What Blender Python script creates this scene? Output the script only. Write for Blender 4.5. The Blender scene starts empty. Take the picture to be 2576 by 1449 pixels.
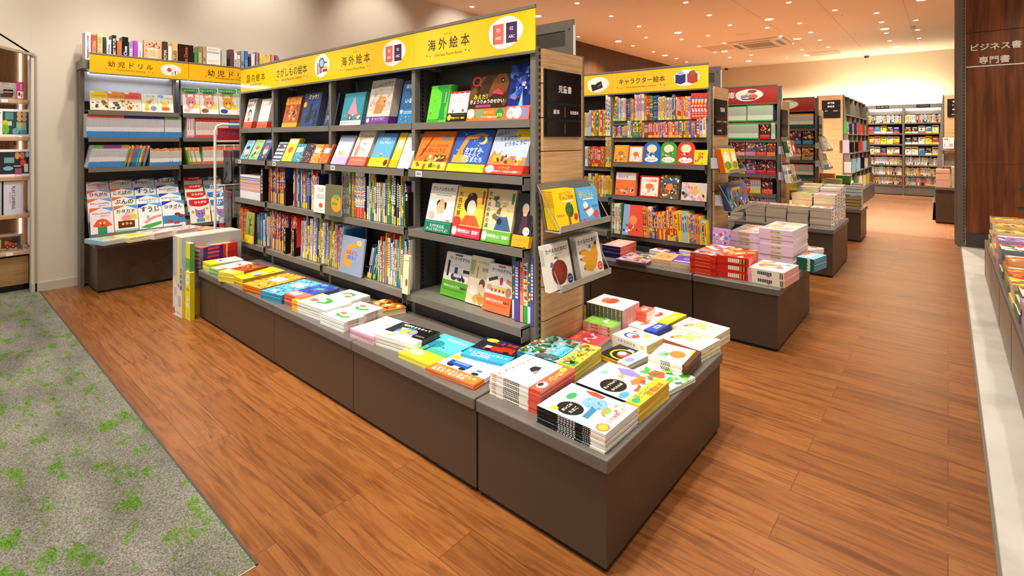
import bpy, math, random
from mathutils import Vector, Matrix
C = bpy.context.scene.collection
SC = bpy.context.scene
R = random.Random(7)
# ---------------------------------------------------------------- survey: metres in the shop from sight lines at eye height
PX, YH, F, EYE = 1288.0, 350.0, 1279.774, 1.3
UX, UZ, VX, VZ = 0.75924, -0.65081, 0.65081, 0.75924
def fl(x, y, z=0.0):
    d = F*(EYE-z)/(y-YH); l = (x-PX)*d/F
    return Vector((l*UX+d*UZ, l*VX+d*VZ, z))
def onY(x, y, Y):
    lx = (x-PX)/F; d = Y/(lx*VX+VZ)
    return Vector((d*(lx*UX+UZ), Y, EYE-(y-YH)*d/F))
def onX(x, y, X):
    lx = (x-PX)/F; d = X/(lx*UX+UZ)
    return Vector((X, d*(lx*VX+VZ), EYE-(y-YH)*d/F))
def depth(p): return p[0]*UZ+p[1]*VZ
# ---------------------------------------------------------------- colours and materials
def lin(c):
    c = c/255.0
    return c/12.92 if c <= 0.04045 else ((c+0.055)/1.055)**2.4
_hx = {}
def hx(s):
    if not isinstance(s, str): return s
    if s not in _hx: _hx[s] = tuple(lin(int(s[i:i+2], 16)) for i in (0, 2, 4))+(1.0,)
    return _hx[s]
def mat(name, col=None, rough=.5, spec=.4, metal=0.0):
    m = bpy.data.materials.new(name); m.use_nodes = True
    b = m.node_tree.nodes['Principled BSDF']
    b.inputs['Roughness'].default_value = rough
    b.inputs['Specular IOR Level'].default_value = spec
    b.inputs['Metallic'].default_value = metal
    if col: b.inputs['Base Color'].default_value = hx(col)
    return m, m.node_tree.nodes, m.node_tree.links, b
def nd(ns, t, **k):
    n = ns.new(t)
    for a, v in k.items():
        if a.startswith('i_'): n.inputs[a[2:].replace('_', ' ')].default_value = v
        else: setattr(n, a, v)
    return n
def ramp(ns, pts):
    r = ns.new('ShaderNodeValToRGB'); e = r.color_ramp.elements
    while len(e) < len(pts): e.new(.5)
    for q, (p, c) in zip(e, pts): q.position = p; q.color = hx(c)
    return r
M = {}
def m_attr(name, rough, spec, bump=0):
    m, ns, ls, b = mat(name, None, rough, spec)
    a = nd(ns, 'ShaderNodeAttribute', attribute_name='Col'); ls.new(a.outputs['Color'], b.inputs['Base Color'])
    if bump:
        t = nd(ns, 'ShaderNodeTexCoord'); n = nd(ns, 'ShaderNodeTexNoise'); n.inputs['Scale'].default_value = bump
        ls.new(t.outputs['Object'], n.inputs['Vector'])
        u = nd(ns, 'ShaderNodeBump'); u.inputs['Strength'].default_value = .06; ls.new(n.outputs['Fac'], u.inputs['Height']); ls.new(u.outputs['Normal'], b.inputs['Normal'])
    M[name] = m
m_attr('print', .32, .35); m_attr('matte', .7, .2, 300); m_attr('gloss', .1, .45)
# page edges: fine leaf lines across the thickness of the block
m, ns, ls, b = mat('pages', None, .85, .1)
a = nd(ns, 'ShaderNodeAttribute', attribute_name='Col'); t = nd(ns, 'ShaderNodeTexCoord')
mp = nd(ns, 'ShaderNodeMapping'); mp.inputs['Scale'].default_value = (6, 6, 900); n = nd(ns, 'ShaderNodeTexNoise'); n.inputs['Scale'].default_value = 1
ls.new(t.outputs['Object'], mp.inputs['Vector']); ls.new(mp.outputs['Vector'], n.inputs['Vector'])
r = ramp(ns, [(.3, 'b8b0a8'), (.6, 'ffffff')]); ls.new(n.outputs['Fac'], r.inputs['Fac'])
x = nd(ns, 'ShaderNodeMix', data_type='RGBA', blend_type='MULTIPLY'); x.inputs[0].default_value = 1
ls.new(a.outputs['Color'], x.inputs[6]); ls.new(r.outputs['Color'], x.inputs[7]); ls.new(x.outputs[2], b.inputs['Base Color']); M['pages'] = m
def m_metal(name, c, rough, spec=.5):
    m, ns, ls, b = mat(name, c, rough, spec)
    t = nd(ns, 'ShaderNodeTexCoord'); n = nd(ns, 'ShaderNodeTexNoise'); n.inputs['Scale'].default_value = 900
    ls.new(t.outputs['Object'], n.inputs['Vector']); u = nd(ns, 'ShaderNodeBump'); u.inputs['Strength'].default_value = .05; u.inputs['Distance'].default_value = .001
    ls.new(n.outputs['Fac'], u.inputs['Height']); ls.new(u.outputs['Normal'], b.inputs['Normal']); M[name] = m
m_metal('steel', '6f6a62', .42); m_metal('steel_dark', '47433f', .5); m_metal('bronze', '4a3c30', .42); m_metal('bronze_top', '66605a', .4)
m_metal('kick', '0c0a0a', .6); m_metal('white_metal', 'f0eeea', .3); m_metal('lit_steel', 'c4c8d0', .5); m_metal('wire', '9a958c', .3)  # lit_steel is steel with the strip light's brightness put into its colour
m_metal('black', '14110f', .35); m_metal('putty', 'a09584', .5)
mat_, ns, ls, b = mat('chrome', 'd8d8d8', .2, .5, 1.0); M['chrome'] = mat_
def m_wood(name, cols, scale, rough, spec=.35, stretch=(1, 1, 1), dist=2.0):
    m, ns, ls, b = mat(name, None, rough, spec)
    t = nd(ns, 'ShaderNodeTexCoord'); mp = nd(ns, 'ShaderNodeMapping'); mp.inputs['Scale'].default_value = stretch
    n = nd(ns, 'ShaderNodeTexNoise'); n.inputs['Scale'].default_value = scale; n.inputs['Detail'].default_value = 6; n.inputs['Distortion'].default_value = dist
    ls.new(t.outputs['Object'], mp.inputs['Vector']); ls.new(mp.outputs['Vector'], n.inputs['Vector'])
    r = ramp(ns, cols); ls.new(n.outputs['Fac'], r.inputs['Fac']); ls.new(r.outputs['Color'], b.inputs['Base Color']); M[name] = m
m_wood('oak', [(.3, 'b98d60'), (.5, 'cda274'), (.7, 'd8b080')], 6, .5, stretch=(.6, .6, 14), dist=.6)
m_wood('walnut', [(.3, '5a2f14'), (.5, '7c4421'), (.62, '8f5429'), (.75, '6a3818')], 3.2, .45, stretch=(5, 5, .35), dist=.8)
m_wood('darkwood', [(.35, '3a2111'), (.55, '5a361c'), (.7, '482a15')], 4, .55, stretch=(6, 6, .4), dist=.8)
m_wood('toywood', [(.3, '7a5230'), (.5, '9a6c42'), (.7, '84593a')], 3.5, .5, stretch=(7, 7, .5), dist=.8)
m_wood('toyboard', [(.3, 'b98f6a'), (.6, 'd0a985')], 5, .45, stretch=(1, 1, 12), dist=.5)
m_wood('toybase', [(.3, '8a6a3c'), (.6, 'a58250')], 4, .5, stretch=(1, .5, 9), dist=.5)
# plank floor: boards run along X, 0.15 m wide
m, ns, ls, b = mat('planks', None, .33, .42)
t = nd(ns, 'ShaderNodeTexCoord'); br = nd(ns, 'ShaderNodeTexBrick')
br.offset = .37; br.inputs['Scale'].default_value = 1; br.inputs['Brick Width'].default_value = 1.2; br.inputs['Row Height'].default_value = .15
br.inputs['Mortar Size'].default_value = .0012; br.inputs['Mortar Smooth'].default_value = .2; br.inputs['Bias'].default_value = 0
for k, c in (('Color1', '000000'), ('Color2', 'ffffff'), ('Mortar', '808080')): br.inputs[k].default_value = hx(c)
ls.new(t.outputs['Object'], br.inputs['Vector'])
sv = nd(ns, 'ShaderNodeVectorMath', operation='MULTIPLY_ADD'); sv.inputs[1].default_value = (7, 3, 5)
ls.new(br.outputs['Color'], sv.inputs[0]); ls.new(t.outputs['Object'], sv.inputs[2])
mp = nd(ns, 'ShaderNodeMapping'); mp.inputs['Scale'].default_value = (1.3, 17, 1); ls.new(sv.outputs[0], mp.inputs['Vector'])
n = nd(ns, 'ShaderNodeTexNoise'); n.inputs['Scale'].default_value = 1.6; n.inputs['Detail'].default_value = 7; n.inputs['Distortion'].default_value = 1.6; n.inputs['Roughness'].default_value = .62
ls.new(mp.outputs['Vector'], n.inputs['Vector'])
r = ramp(ns, [(.26, '5f3315'), (.45, '855025'), (.58, '9a6232'), (.75, '72441c')]); ls.new(n.outputs['Fac'], r.inputs['Fac'])
r2 = ramp(ns, [(0, 'd8cfc4'), (.5, 'f4efe8'), (1, 'ffffff')]); ls.new(br.outputs['Color'], r2.inputs['Fac'])
x = nd(ns, 'ShaderNodeMix', data_type='RGBA', blend_type='MULTIPLY'); x.inputs[0].default_value = .8
ls.new(r.outputs['Color'], x.inputs[6]); ls.new(r2.outputs['Color'], x.inputs[7])
x2 = nd(ns, 'ShaderNodeMix', data_type='RGBA'); x2.inputs[7].default_value = hx('5a3418')
ls.new(br.outputs['Fac'], x2.inputs[0]); ls.new(x.outputs[2], x2.inputs[6]); ls.new(x2.outputs[2], b.inputs['Base Color'])
u = nd(ns, 'ShaderNodeBump'); u.inputs['Strength'].default_value = .12; u.inputs['Distance'].default_value = .002
ls.new(n.outputs['Fac'], u.inputs['Height']); ls.new(u.outputs['Normal'], b.inputs['Normal']); M['planks'] = m
# stone tile floor beyond the planks
m, ns, ls, b = mat('brown_tile', None, .4, .4)
t = nd(ns, 'ShaderNodeTexCoord'); br = nd(ns, 'ShaderNodeTexBrick'); br.offset = 0
for k, v in (('Scale', 1), ('Brick Width', .3), ('Row Height', .3), ('Mortar Size', .002)): br.inputs[k].default_value = v
for k, c in (('Color1', 'a87550'), ('Color2', '9c6945'), ('Mortar', 'b58a66')): br.inputs[k].default_value = hx(c)
n = nd(ns, 'ShaderNodeTexNoise'); n.inputs['Scale'].default_value = 40; ls.new(t.outputs['Object'], n.inputs['Vector']); ls.new(t.outputs['Object'], br.inputs['Vector'])
r = ramp(ns, [(.35, 'd0c4b8'), (.65, 'ffffff')]); ls.new(n.outputs['Fac'], r.inputs['Fac'])
x = nd(ns, 'ShaderNodeMix', data_type='RGBA', blend_type='MULTIPLY'); x.inputs[0].default_value = 1
ls.new(br.outputs['Color'], x.inputs[6]); ls.new(r.outputs['Color'], x.inputs[7]); ls.new(x.outputs[2], b.inputs['Base Color']); M['brown_tile'] = m
m, ns, ls, b = mat('white_tile', None, .35, .4)
t = nd(ns, 'ShaderNodeTexCoord'); n = nd(ns, 'ShaderNodeTexNoise'); n.inputs['Scale'].default_value = 2.5; n.inputs['Detail'].default_value = 8
ls.new(t.outputs['Object'], n.inputs['Vector']); r = ramp(ns, [(.35, 'b9b5ac'), (.5, 'cfccc4'), (.65, 'd9d6cf')])
ls.new(n.outputs['Fac'], r.inputs['Fac']); ls.new(r.outputs['Color'], b.inputs['Base Color']); M['white_tile'] = m
# carpet: grey loops with leaf-green patches
m, ns, ls, b = mat('carpet', None, 1, .05)
t = nd(ns, 'ShaderNodeTexCoord')
nf = nd(ns, 'ShaderNodeTexNoise'); nf.inputs['Scale'].default_value = 210; nf.inputs['Detail'].default_value = 2
ng = nd(ns, 'ShaderNodeTexNoise'); ng.inputs['Scale'].default_value = 6; ng.inputs['Detail'].default_value = 8; ng.inputs['Roughness'].default_value = .74
nb = nd(ns, 'ShaderNodeTexNoise'); nb.inputs['Scale'].default_value = 2.2; nb.inputs['Detail'].default_value = 3
mp = nd(ns, 'ShaderNodeMapping'); mp.inputs['Scale'].default_value = (1, 2.2, 1); ls.new(t.outputs['Object'], mp.inputs['Vector'])
for q in (ng, nb): ls.new(mp.outputs['Vector'], q.inputs['Vector'])
ls.new(t.outputs['Object'], nf.inputs['Vector'])
rg = ramp(ns, [(.3, '5d5b54'), (.5, '86847a'), (.72, 'aaa89e')]); ls.new(nf.outputs['Fac'], rg.inputs['Fac'])
rn = ramp(ns, [(.3, '355c18'), (.5, '5c8430'), (.75, '86a456')]); ls.new(nf.outputs['Fac'], rn.inputs['Fac'])
ad = nd(ns, 'ShaderNodeMath', operation='ADD'); ls.new(ng.outputs['Fac'], ad.inputs[0])
mu = nd(ns, 'ShaderNodeMath', operation='MULTIPLY'); mu.inputs[1].default_value = .12; ls.new(nf.outputs['Fac'], mu.inputs[0]); ls.new(mu.outputs[0], ad.inputs[1])
rm = ramp(ns, [(.60, '000000'), (.64, 'ffffff')]); ls.new(ad.outputs[0], rm.inputs['Fac'])
rb = ramp(ns, [(.35, 'cfcfcb'), (.65, 'ffffff')]); ls.new(nb.outputs['Fac'], rb.inputs['Fac'])
x = nd(ns, 'ShaderNodeMix', data_type='RGBA'); ls.new(rm.outputs['Color'], x.inputs[0]); ls.new(rg.outputs['Color'], x.inputs[6]); ls.new(rn.outputs['Color'], x.inputs[7])
x2 = nd(ns, 'ShaderNodeMix', data_type='RGBA', blend_type='MULTIPLY'); x2.inputs[0].default_value = 1
ls.new(x.outputs[2], x2.inputs[6]); ls.new(rb.outputs['Color'], x2.inputs[7]); ls.new(x2.outputs[2], b.inputs['Base Color'])
u = nd(ns, 'ShaderNodeBump'); u.inputs['Strength'].default_value = .5; u.inputs['Distance'].default_value = .004; ls.new(nf.outputs['Fac'], u.inputs['Height']); ls.new(u.outputs['Normal'], b.inputs['Normal'])
M['carpet'] = m
def m_paint(name, c):
    m, ns, ls, b = mat(name, c, .8, .2)
    t = nd(ns, 'ShaderNodeTexCoord'); n = nd(ns, 'ShaderNodeTexNoise'); n.inputs['Scale'].default_value = 160; ls.new(t.outputs['Object'], n.inputs['Vector'])
    u = nd(ns, 'ShaderNodeBump'); u.inputs['Strength'].default_value = .04; ls.new(n.outputs['Fac'], u.inputs['Height']); ls.new(u.outputs['Normal'], b.inputs['Normal']); M[name] = m
m_paint('wall_paint', 'cfc5b6'); m_paint('wall_back', 'd8c8ae'); m_paint('ceiling', 'f0e2d0'); m_paint('skirt', 'bdb3a6')
def m_emit(name, c, s):
    m = bpy.data.materials.new(name); m.use_nodes = True; ns = m.node_tree.nodes; ns.remove(ns['Principled BSDF'])
    e = ns.new('ShaderNodeEmission'); e.inputs['Color'].default_value = hx(c); e.inputs['Strength'].default_value = s
    m.node_tree.links.new(e.outputs[0], ns['Material Output'].inputs['Surface']); M[name] = m
m_emit('lamp', 'fff2dc', 14); m_emit('lamp_big', 'ffeccb', 40); m_emit('led', 'f4f6ff', 9); m_emit('cove', 'ffe9c0', 8); m_emit('led_soft', 'f0f4ff', 3)
m, ns, ls, b = mat('clear', 'ffffff', .05, .5); b.inputs['Transmission Weight'].default_value = 1; b.inputs['IOR'].default_value = 1.05; M['clear'] = m
# thin plastic film: mostly seen through, sharp highlights
m = bpy.data.materials.new('film'); m.use_nodes = True; ns = m.node_tree.nodes; ls = m.node_tree.links; ns.remove(ns['Principled BSDF'])
tr = ns.new('ShaderNodeBsdfTransparent'); gl = ns.new('ShaderNodeBsdfGlossy'); gl.inputs['Roughness'].default_value = .12
mx = ns.new('ShaderNodeMixShader'); fr = ns.new('ShaderNodeFresnel'); fr.inputs['IOR'].default_value = 1.45
ls.new(fr.outputs[0], mx.inputs[0]); ls.new(tr.outputs[0], mx.inputs[1]); ls.new(gl.outputs[0], mx.inputs[2]); ls.new(mx.outputs[0], ns['Material Output'].inputs['Surface']); M['film'] = m
# ---------------------------------------------------------------- mesh building
class MB:
    def __init__(s): s.v = []; s.f = []; s.c = []
    def poly(s, pts, c='ffffff'):
        i = len(s.v); s.v += [tuple(p) for p in pts]; s.f.append(tuple(range(i, i+len(pts)))); s.c.append(c); return s
    def tris(s, vs, fs, c):
        i = len(s.v); n = getattr(fs, 'cop', 1)
        if n > 1 and fs:        # each laid-down outline a hair above the one before
            a, b_, d = (Vector(vs[q]) for q in fs[0][:3]); N = (b_-a).cross(d-a); N = N.normalized() if N.length > 1e-12 else Vector((0, 0, 1)); k = len(vs)//n
            vs = [tuple(Vector(p)+N*(q//k)*1.2e-5) for q, p in enumerate(vs)]
        s.v += vs
        for f in fs: s.f.append(tuple(q+i for q in f)); s.c.append(c)
        return s
    def box(s, lo, hi, c='ffffff', cs=None):
        (a, b, d), (e, f, g) = lo, hi; i = len(s.v)
        s.v += [(a, b, d), (e, b, d), (e, f, d), (a, f, d), (a, b, g), (e, b, g), (e, f, g), (a, f, g)]
        for k, q in enumerate(((0, 3, 2, 1), (4, 5, 6, 7), (0, 1, 5, 4), (2, 3, 7, 6), (0, 4, 7, 3), (1, 2, 6, 5))):  # -z +z -y +y -x +x
            s.f.append(tuple(j+i for j in q)); s.c.append(cs[k] if cs else c)
        return s
    def tube(s, pts, r, c='ffffff', n=8):
        pts = [Vector(p) for p in pts]; i0 = len(s.v)
        for k, p in enumerate(pts):
            d = (pts[min(k+1, len(pts)-1)]-pts[max(k-1, 0)]).normalized()
            a = d.cross(Vector((0, 0, 1)) if abs(d.z) < .9 else Vector((1, 0, 0))).normalized(); b_ = d.cross(a)
            for q in range(n): s.v.append(tuple(p+r*(a*math.cos(q*6.2832/n)+b_*math.sin(q*6.2832/n))))
        for k in range(len(pts)-1):
            for q in range(n):
                s.f.append((i0+k*n+q, i0+k*n+(q+1) % n, i0+(k+1)*n+(q+1) % n, i0+(k+1)*n+q)); s.c.append(c)
        s.f.append(tuple(i0+q for q in range(n))); s.c.append(c); s.f.append(tuple(i0+(len(pts)-1)*n+q for q in reversed(range(n)))); s.c.append(c)
        return s
    def lathe(s, prof, c='ffffff', n=20, center=(0, 0, 0)):
        i0 = len(s.v); cx, cy, cz = center
        for r_, z in prof:
            for q in range(n): s.v.append((cx+r_*math.cos(q*6.2832/n), cy+r_*math.sin(q*6.2832/n), cz+z))
        for k in range(len(prof)-1):
            for q in range(n): s.f.append((i0+k*n+q, i0+k*n+(q+1) % n, i0+(k+1)*n+(q+1) % n, i0+(k+1)*n+q)); s.c.append(c)
        return s
    def mesh(s, name, ma):
        me = bpy.data.meshes.new(name); me.from_pydata(s.v, [], s.f); me.materials.append(M[ma] if isinstance(ma, str) else ma)
        at = me.attributes.new('Col', 'FLOAT_COLOR', 'CORNER'); buf = []
        for f, c in zip(s.f, s.c): buf += list(hx(c))*len(f)
        at.data.foreach_set('color', buf); return me
    def build(s, name, ma, parent=None, loc=None):
        o = bpy.data.objects.new(name, s.mesh(name, ma)); C.objects.link(o)
        if parent: o.parent = parent
        if loc: o.location = loc
        return o
def bevel(o, w=.004, seg=2):
    b = o.modifiers.new('bevel', 'BEVEL'); b.width = w; b.segments = seg; b.limit_method = 'ANGLE'; b.angle_limit = .6; return o
def tag(o, label, cat, group=None):
    o['label'] = label; o['category'] = cat
    if group: o['group'] = group
    return o
def empty(name, label, cat, loc=(0, 0, 0), group=None, mw=None):
    o = bpy.data.objects.new(name, None); C.objects.link(o); o.empty_display_size = .1
    if mw is not None: o.matrix_world = mw
    else: o.location = loc
    return tag(o, label, cat, group)
def struct(name, mb, ma):
    o = mb.build(name, ma); o['kind'] = 'structure'; return o
def bx(lo, hi, c='ffffff'): return MB().box(lo, hi, c)
def frame(o, u, v, n):
    u, v, n = Vector(u).normalized(), Vector(v).normalized(), Vector(n).normalized()
    return Matrix(((u.x, v.x, n.x, o[0]), (u.y, v.y, n.y, o[1]), (u.z, v.z, n.z, o[2]), (0, 0, 0, 1)))
# glyph outlines from Blender's built-in font
_tx = {}
class Faces(list): cop = 1
def glyphs(body, bold=0.0):
    k = (body, bold)
    if k not in _tx:
        cu = bpy.data.curves.new('lettering', 'FONT'); cu.body = body; cu.size = 1; cu.resolution_u = 3
        o = bpy.data.objects.new('lettering', cu); C.objects.link(o); bpy.context.view_layer.update()
        me = o.to_mesh(); vs = [(p.co.x, p.co.y) for p in me.vertices]; fs = [tuple(p.vertices) for p in me.polygons]
        o.to_mesh_clear(); bpy.data.objects.remove(o); bpy.data.curves.remove(cu)
        if not vs: vs = [(0, 0)]; fs = []
        if bold >= .015:        # heavier strokes: the outline laid down four times a hair apart
            b0, v0, f0 = bold*.55, vs, fs; vs, fs = [], []
            for dx, dy in ((-b0, -b0), (b0, -b0), (-b0, b0), (b0, b0)):
                k0 = len(vs); vs += [(a+dx, c+dy) for a, c in v0]; fs += [tuple(q+k0 for q in f) for f in f0]
            fs = Faces(fs); fs.cop = 4
        x0, x1 = min(p[0] for p in vs), max(p[0] for p in vs); y0, y1 = min(p[1] for p in vs), max(p[1] for p in vs)
        _tx[k] = (vs, fs, x0, x1, y0, y1)
    return _tx[k]
SMALL = [(None, None)]
def ordn(n):
    a = 'zeroth first second third fourth fifth sixth seventh eighth ninth tenth eleventh twelfth thirteenth fourteenth fifteenth sixteenth seventeenth eighteenth nineteenth'.split()
    if n < 20: return a[n]
    t = 'twenty thirty forty fifty sixty seventy eighty ninety'.split()
    if n < 100:
        x = t[n//10-2]
        return (x[:-1]+'ieth') if n % 10 == 0 else x+'-'+a[n % 10]
    return 'hundredth' if n == 100 else 'hundred-and-'+ordn(n-100)
# ---------------------------------------------------------------- room
CZ, XW, YB = 3.35, -5.89, 15.0
XE = -1.378                      # end plane of the gondolas
Y1, Y2, Y3, Y4 = 1.766, 3.90, 5.90, 8.0
struct('floor', MB().poly([(-9, .672, 0), (.118, .672, 0), (.118, 8.75, 0), (-9, 8.75, 0)]), 'planks')
struct('floor_front', MB().poly([(-1.6, -6, 0), (.118, -6, 0), (.118, .672, 0), (-1.6, .672, 0)]), 'planks')
struct('floor_tiled', MB().poly([(-9, 8.75, 0), (9, 8.75, 0), (9, 17, 0), (-9, 17, 0)]), 'brown_tile')
struct('floor_white', MB().poly([(.118, -6, 0), (9, -6, 0), (9, 8.75, 0), (.118, 8.75, 0)]), 'white_tile')
o = struct('floor_carpet', MB().poly([(-9, -6, .003), (-1.6, -6, .003), (-1.6, .672, .003), (-9, .672, .003)]), 'carpet')
struct('trim_1', bx((-9, .668, 0), (-1.6, .675, .005)), 'steel_dark')
struct('trim_2', bx((.112, -2, 0), (.122, 8.2, .004)), 'steel')
struct('wall_left', MB().box((XW-.1, .62, 0), (XW, YB, CZ)), 'wall_paint')
o = struct('wall_left_clad', MB().box((XW, 8.2, 1.6), (XW+.02, YB, CZ)), 'darkwood'); o.name = 'wall_left_wood'
struct('baseboard_left', bx((XW, .62, 0), (XW+.012, .95, .075)), 'skirt')
struct('wall_back', bx((-6, YB+.25, 0), (9, YB+.35, CZ)), 'wall_back')
struct('ceiling', bx((-6.2, -4, CZ), (9, YB+.3, CZ+.1)), 'ceiling')
for k, px in enumerate((1935, 2110, 2290)):
    p = fl(px, 60, CZ); struct('trim_%d' % (10+k), bx((p.x-.002, .5, CZ-.002), (p.x+.002, YB, CZ+.001)), 'skirt')
# wood-clad wall at the aisle end, with slotted metal edge post
b = MB()
for z0, z1 in ((.17, 1.01), (1.016, 2.575), (2.581, CZ)): b.box((.165, 8.25, z0), (3.2, 8.4, z1))
struct('wall_right', b, 'walnut')
struct('baseboard_right', bx((.165, 8.235, 0), (3.2, 8.4, .17)), 'steel_dark')
t = struct('trim_3', MB().box((.085, 8.23, 0), (.16, 8.42, CZ)), 'steel')
b = MB()
for k in range(80): b.box((.142, 8.2285, .06+k*.041), (.15, 8.2315, .084+k*.041))
struct('trim_4', b, 'black')
struct('trim_5', bx((.06, 8.38, 0), (.085, 8.42, CZ)), 'putty')
o = bpy.data.objects['trim_3']
# raised wall lettering
def lettering(name, lines, origin, u, w, colour, label, th=.012, gap=.06):
    mb = MB(); y = 0
    for body, ww, dx in lines:
        vs, fs, x0, x1, y0, y1 = glyphs(body, .03); s = ww/(x1-x0)
        for zz in (0, th): mb.tris([(dx+(a-x0)*s, y+(c-y1)*s, zz) for a, c in vs], fs, colour)
        ed = {}
        for f in fs:
            for i in range(len(f)):
                e = (f[i], f[(i+1) % len(f)]); ed[e] = 1
        for (i, j) in ed:
            if (j, i) not in ed:
                a, c = vs[i], vs[j]; P = lambda q, zz: (dx+(q[0]-x0)*s, y+(q[1]-y1)*s, zz)
                mb.poly([P(a, 0), P(c, 0), P(c, th), P(a, th)], colour)
        y -= (y1-y0)*s+gap
    o = mb.build(name, 'matte'); o.matrix_world = frame(origin, u, (0, 0, 1), Vector(u).cross(Vector((0, 0, 1)))); return tag(o, label, 'lettering')
p0, p1 = onY(2442, 112, 8.249), onY(2570, 100, 8.249)
lettering('wall_lettering', [('ビジネス書', p1.x-p0.x, 0), ('専門書', (p1.x-p0.x)*.62, (p1.x-p0.x)*.16)], (p0.x, 8.249, p0.z), (1, 0, 0), 0, 'fffdf0', 'white raised Japanese lettering in two lines on the wood wall', gap=.07)
p0 = onY(2430, 169.5, 8.25); tag(bevel(bx((p0.x, 8.235, p0.z-.008), (1.2, 8.25, p0.z+.008), 'ffffff').build('wall_rail', 'white_metal'), .003), 'thin white rail under the lettering on the wood wall', 'rail')
# ---------------------------------------------------------------- shelving
def slots(mb, x, y, z0, z1, n, axis):
    for k in range(n):
        z = z0+(z1-z0)*(k+.2)/n; dz = (z1-z0)/n*.55
        if axis == 'x': mb.box((x-.0008, y-.005, z), (x+.0008, y+.005, z+dz))
        else: mb.box((x-.005, y-.0008, z), (x+.005, y+.0008, z+dz))
GW = .394
def gondola(name, label, Y, xs, rows, zpost, z0, joints, faces=True):
    """xs: divider positions from the end panel leftwards; rows: per bay a list of (top height, reach in front of the posts)."""
    r = empty(name, label, 'bookshelf', (xs[0], Y, 0))
    L = lambda p: (p[0]-xs[0], p[1]-Y, p[2])
    def bb(lo, hi): return bx(L(lo), L(hi))
    for k, x in enumerate(xs):
        o = bb((x-.029, Y, z0), (x, Y+.035, zpost)).build('upright_post', 'steel', r)
        if k == 0: sb = MB(); slots(sb, 0.0005, .028, z0, zpost, 46, 'x'); sb.build('post_slot', 'black', o)
        bb((x-.029, Y+GW-.035, z0), (x, Y+GW, zpost)).build('upright_post', 'steel', r)
        o = bb((x-.022, Y+.035, z0), (x-.008, Y+GW-.035, zpost)).build('side_panel', 'steel_dark', r)
        if k:
            sb = MB()
            for yy in (.06, .165): slots(sb, x-xs[0]-.0075, yy, z0, zpost, 60, 'x')
            sb.build('peg_slot', 'black', o)
    b = bb((xs[-1], Y+GW/2-.008, z0), (xs[0]-.03, Y+GW/2+.008, zpost)); b.build('back_panel', 'steel_dark', r)
    for k in range(len(xs)-1):
        xa, xb = xs[k+1]+.001, xs[k]-.03
        for z, reach in rows[k]:
            mb = MB(); f = Y-reach
            mb.box(L((xa, f+.004, z-.006)), L((xb, Y+GW/2-.01, z))); mb.box(L((xa, f, z-.034)), L((xb, f+.006, z+.003)))
            if reach > .01:
                for q in (xa, xb-.003): mb.box(L((q, f, z-.06)), L((q+.003, Y, z+.012)))
            mb.build('shelf', 'steel', r)
        zk = rows[k][-1][0]-.034
        if zk > z0+.02:
            o = bb((xa, Y+.006, z0), (xb, Y+.03, zk)).build('kick_panel', 'steel_dark', r)
            hb = MB()
            for q in (xa+.05, xb-.05): hb.lathe([(0, 0), (.008, 0)], n=10)
            hb = MB().box(L((xa+.03, Y+.004, zk-.035)), L((xa+.042, Y+.0065, zk-.023))).box(L((xb-.042, Y+.004, zk-.035)), L((xb-.03, Y+.0065, zk-.023)))
            hb.build('peg_hole', 'black', o)
        bb((xa, Y, zpost-.03), (xb, Y+.02, zpost)).build('cross_rail', 'steel', r)
        bb((xa, Y+.02, zpost-.012), (xb, Y+GW-.02, zpost-.004)).build('top_panel', 'steel_dark', r)
    # wood end panel in boards
    mb = MB(); zs = [z0]+joints+[zpost-.006]
    for a, b_ in zip(zs, zs[1:]): mb.box((.001, .036, a+.002), (.014, GW-.036, b_-.002))
    mb.build('end_panel', 'oak', r)
    return r
def panel_joints(p, X): return sorted(onX(x, y, X).z for x, y in p)
xs1 = [onY(x, 300, Y1).x for x in (1347, 1044, 833, 688, 606)]
z = lambda x, y, Y: onY(x, y, Y).z
r1, r2, r3, r4 = 1.386, 1.133, .815, .471
ZP = onX(1347, 115, XE).z; ZS = onY(1346, 12, Y1).z; ZSB = onY(1336, 128.5, Y1).z
J1 = panel_joints([(1348, 207.8), (1348, 295.3), (1348.8, 381), (1348.8, 466.3), (1348.9, 813), (1420, 700)], XE)
G1 = gondola('picture_book_shelf', 'long grey steel bookshelf under yellow picture-book signs, behind the low front table', Y1, xs1,
             [[(r1, .004), (r2, .05), (r3, .05), (r4, .06)]]*4, ZP, .34, J1)
xs2 = [onY(1788, 300, Y2).x, onY(1543, 300, Y2).x, onY(1543, 300, Y2).x-.84, onY(1543, 300, Y2).x-1.68]
Z2 = onX(1788, 215.5, XE-.005).z
rows2 = [[(z(1660, 303, Y2), .004), (z(1660, 347, Y2), .004), (z(1660, 412.5, Y2), .03), (z(1660, 499, Y2), .03), (z(1660, 602, Y2-.05), .05)],
         [(z(1508, 343, Y2), .004), (z(1508, 420, Y2), .004), (z(1508, 495, Y2), .03), (.5, .05)], [(1.4, .004), (1.1, .004), (.8, .03), (.5, .05)]]
G2 = gondola('character_book_shelf', 'grey steel bookshelf under the yellow sign, second row from the camera', Y2, xs2, rows2, Z2, .37, [.56, .9, 1.07, 1.24, 1.41])
xs3 = [onY(1962, 300, Y3).x, onY(1962, 300, Y3).x-.84, onY(1962, 300, Y3).x-1.68]
rows3 = [[(z(1900, 306, Y3), .004), (z(1900, 350.5, Y3), .004), (z(1900, 393, Y3), .02), (z(1900, 438.5, Y3), .02), (z(1900, 486.5, Y3), .03), (z(1900, 528, Y3-.03), .03)]]*2
G3 = gondola('library_book_shelf', 'grey steel bookshelf under the red sign with the reading child', Y3, xs3, rows3, ZP, .44, [.7, .95, 1.2, 1.45])
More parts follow.
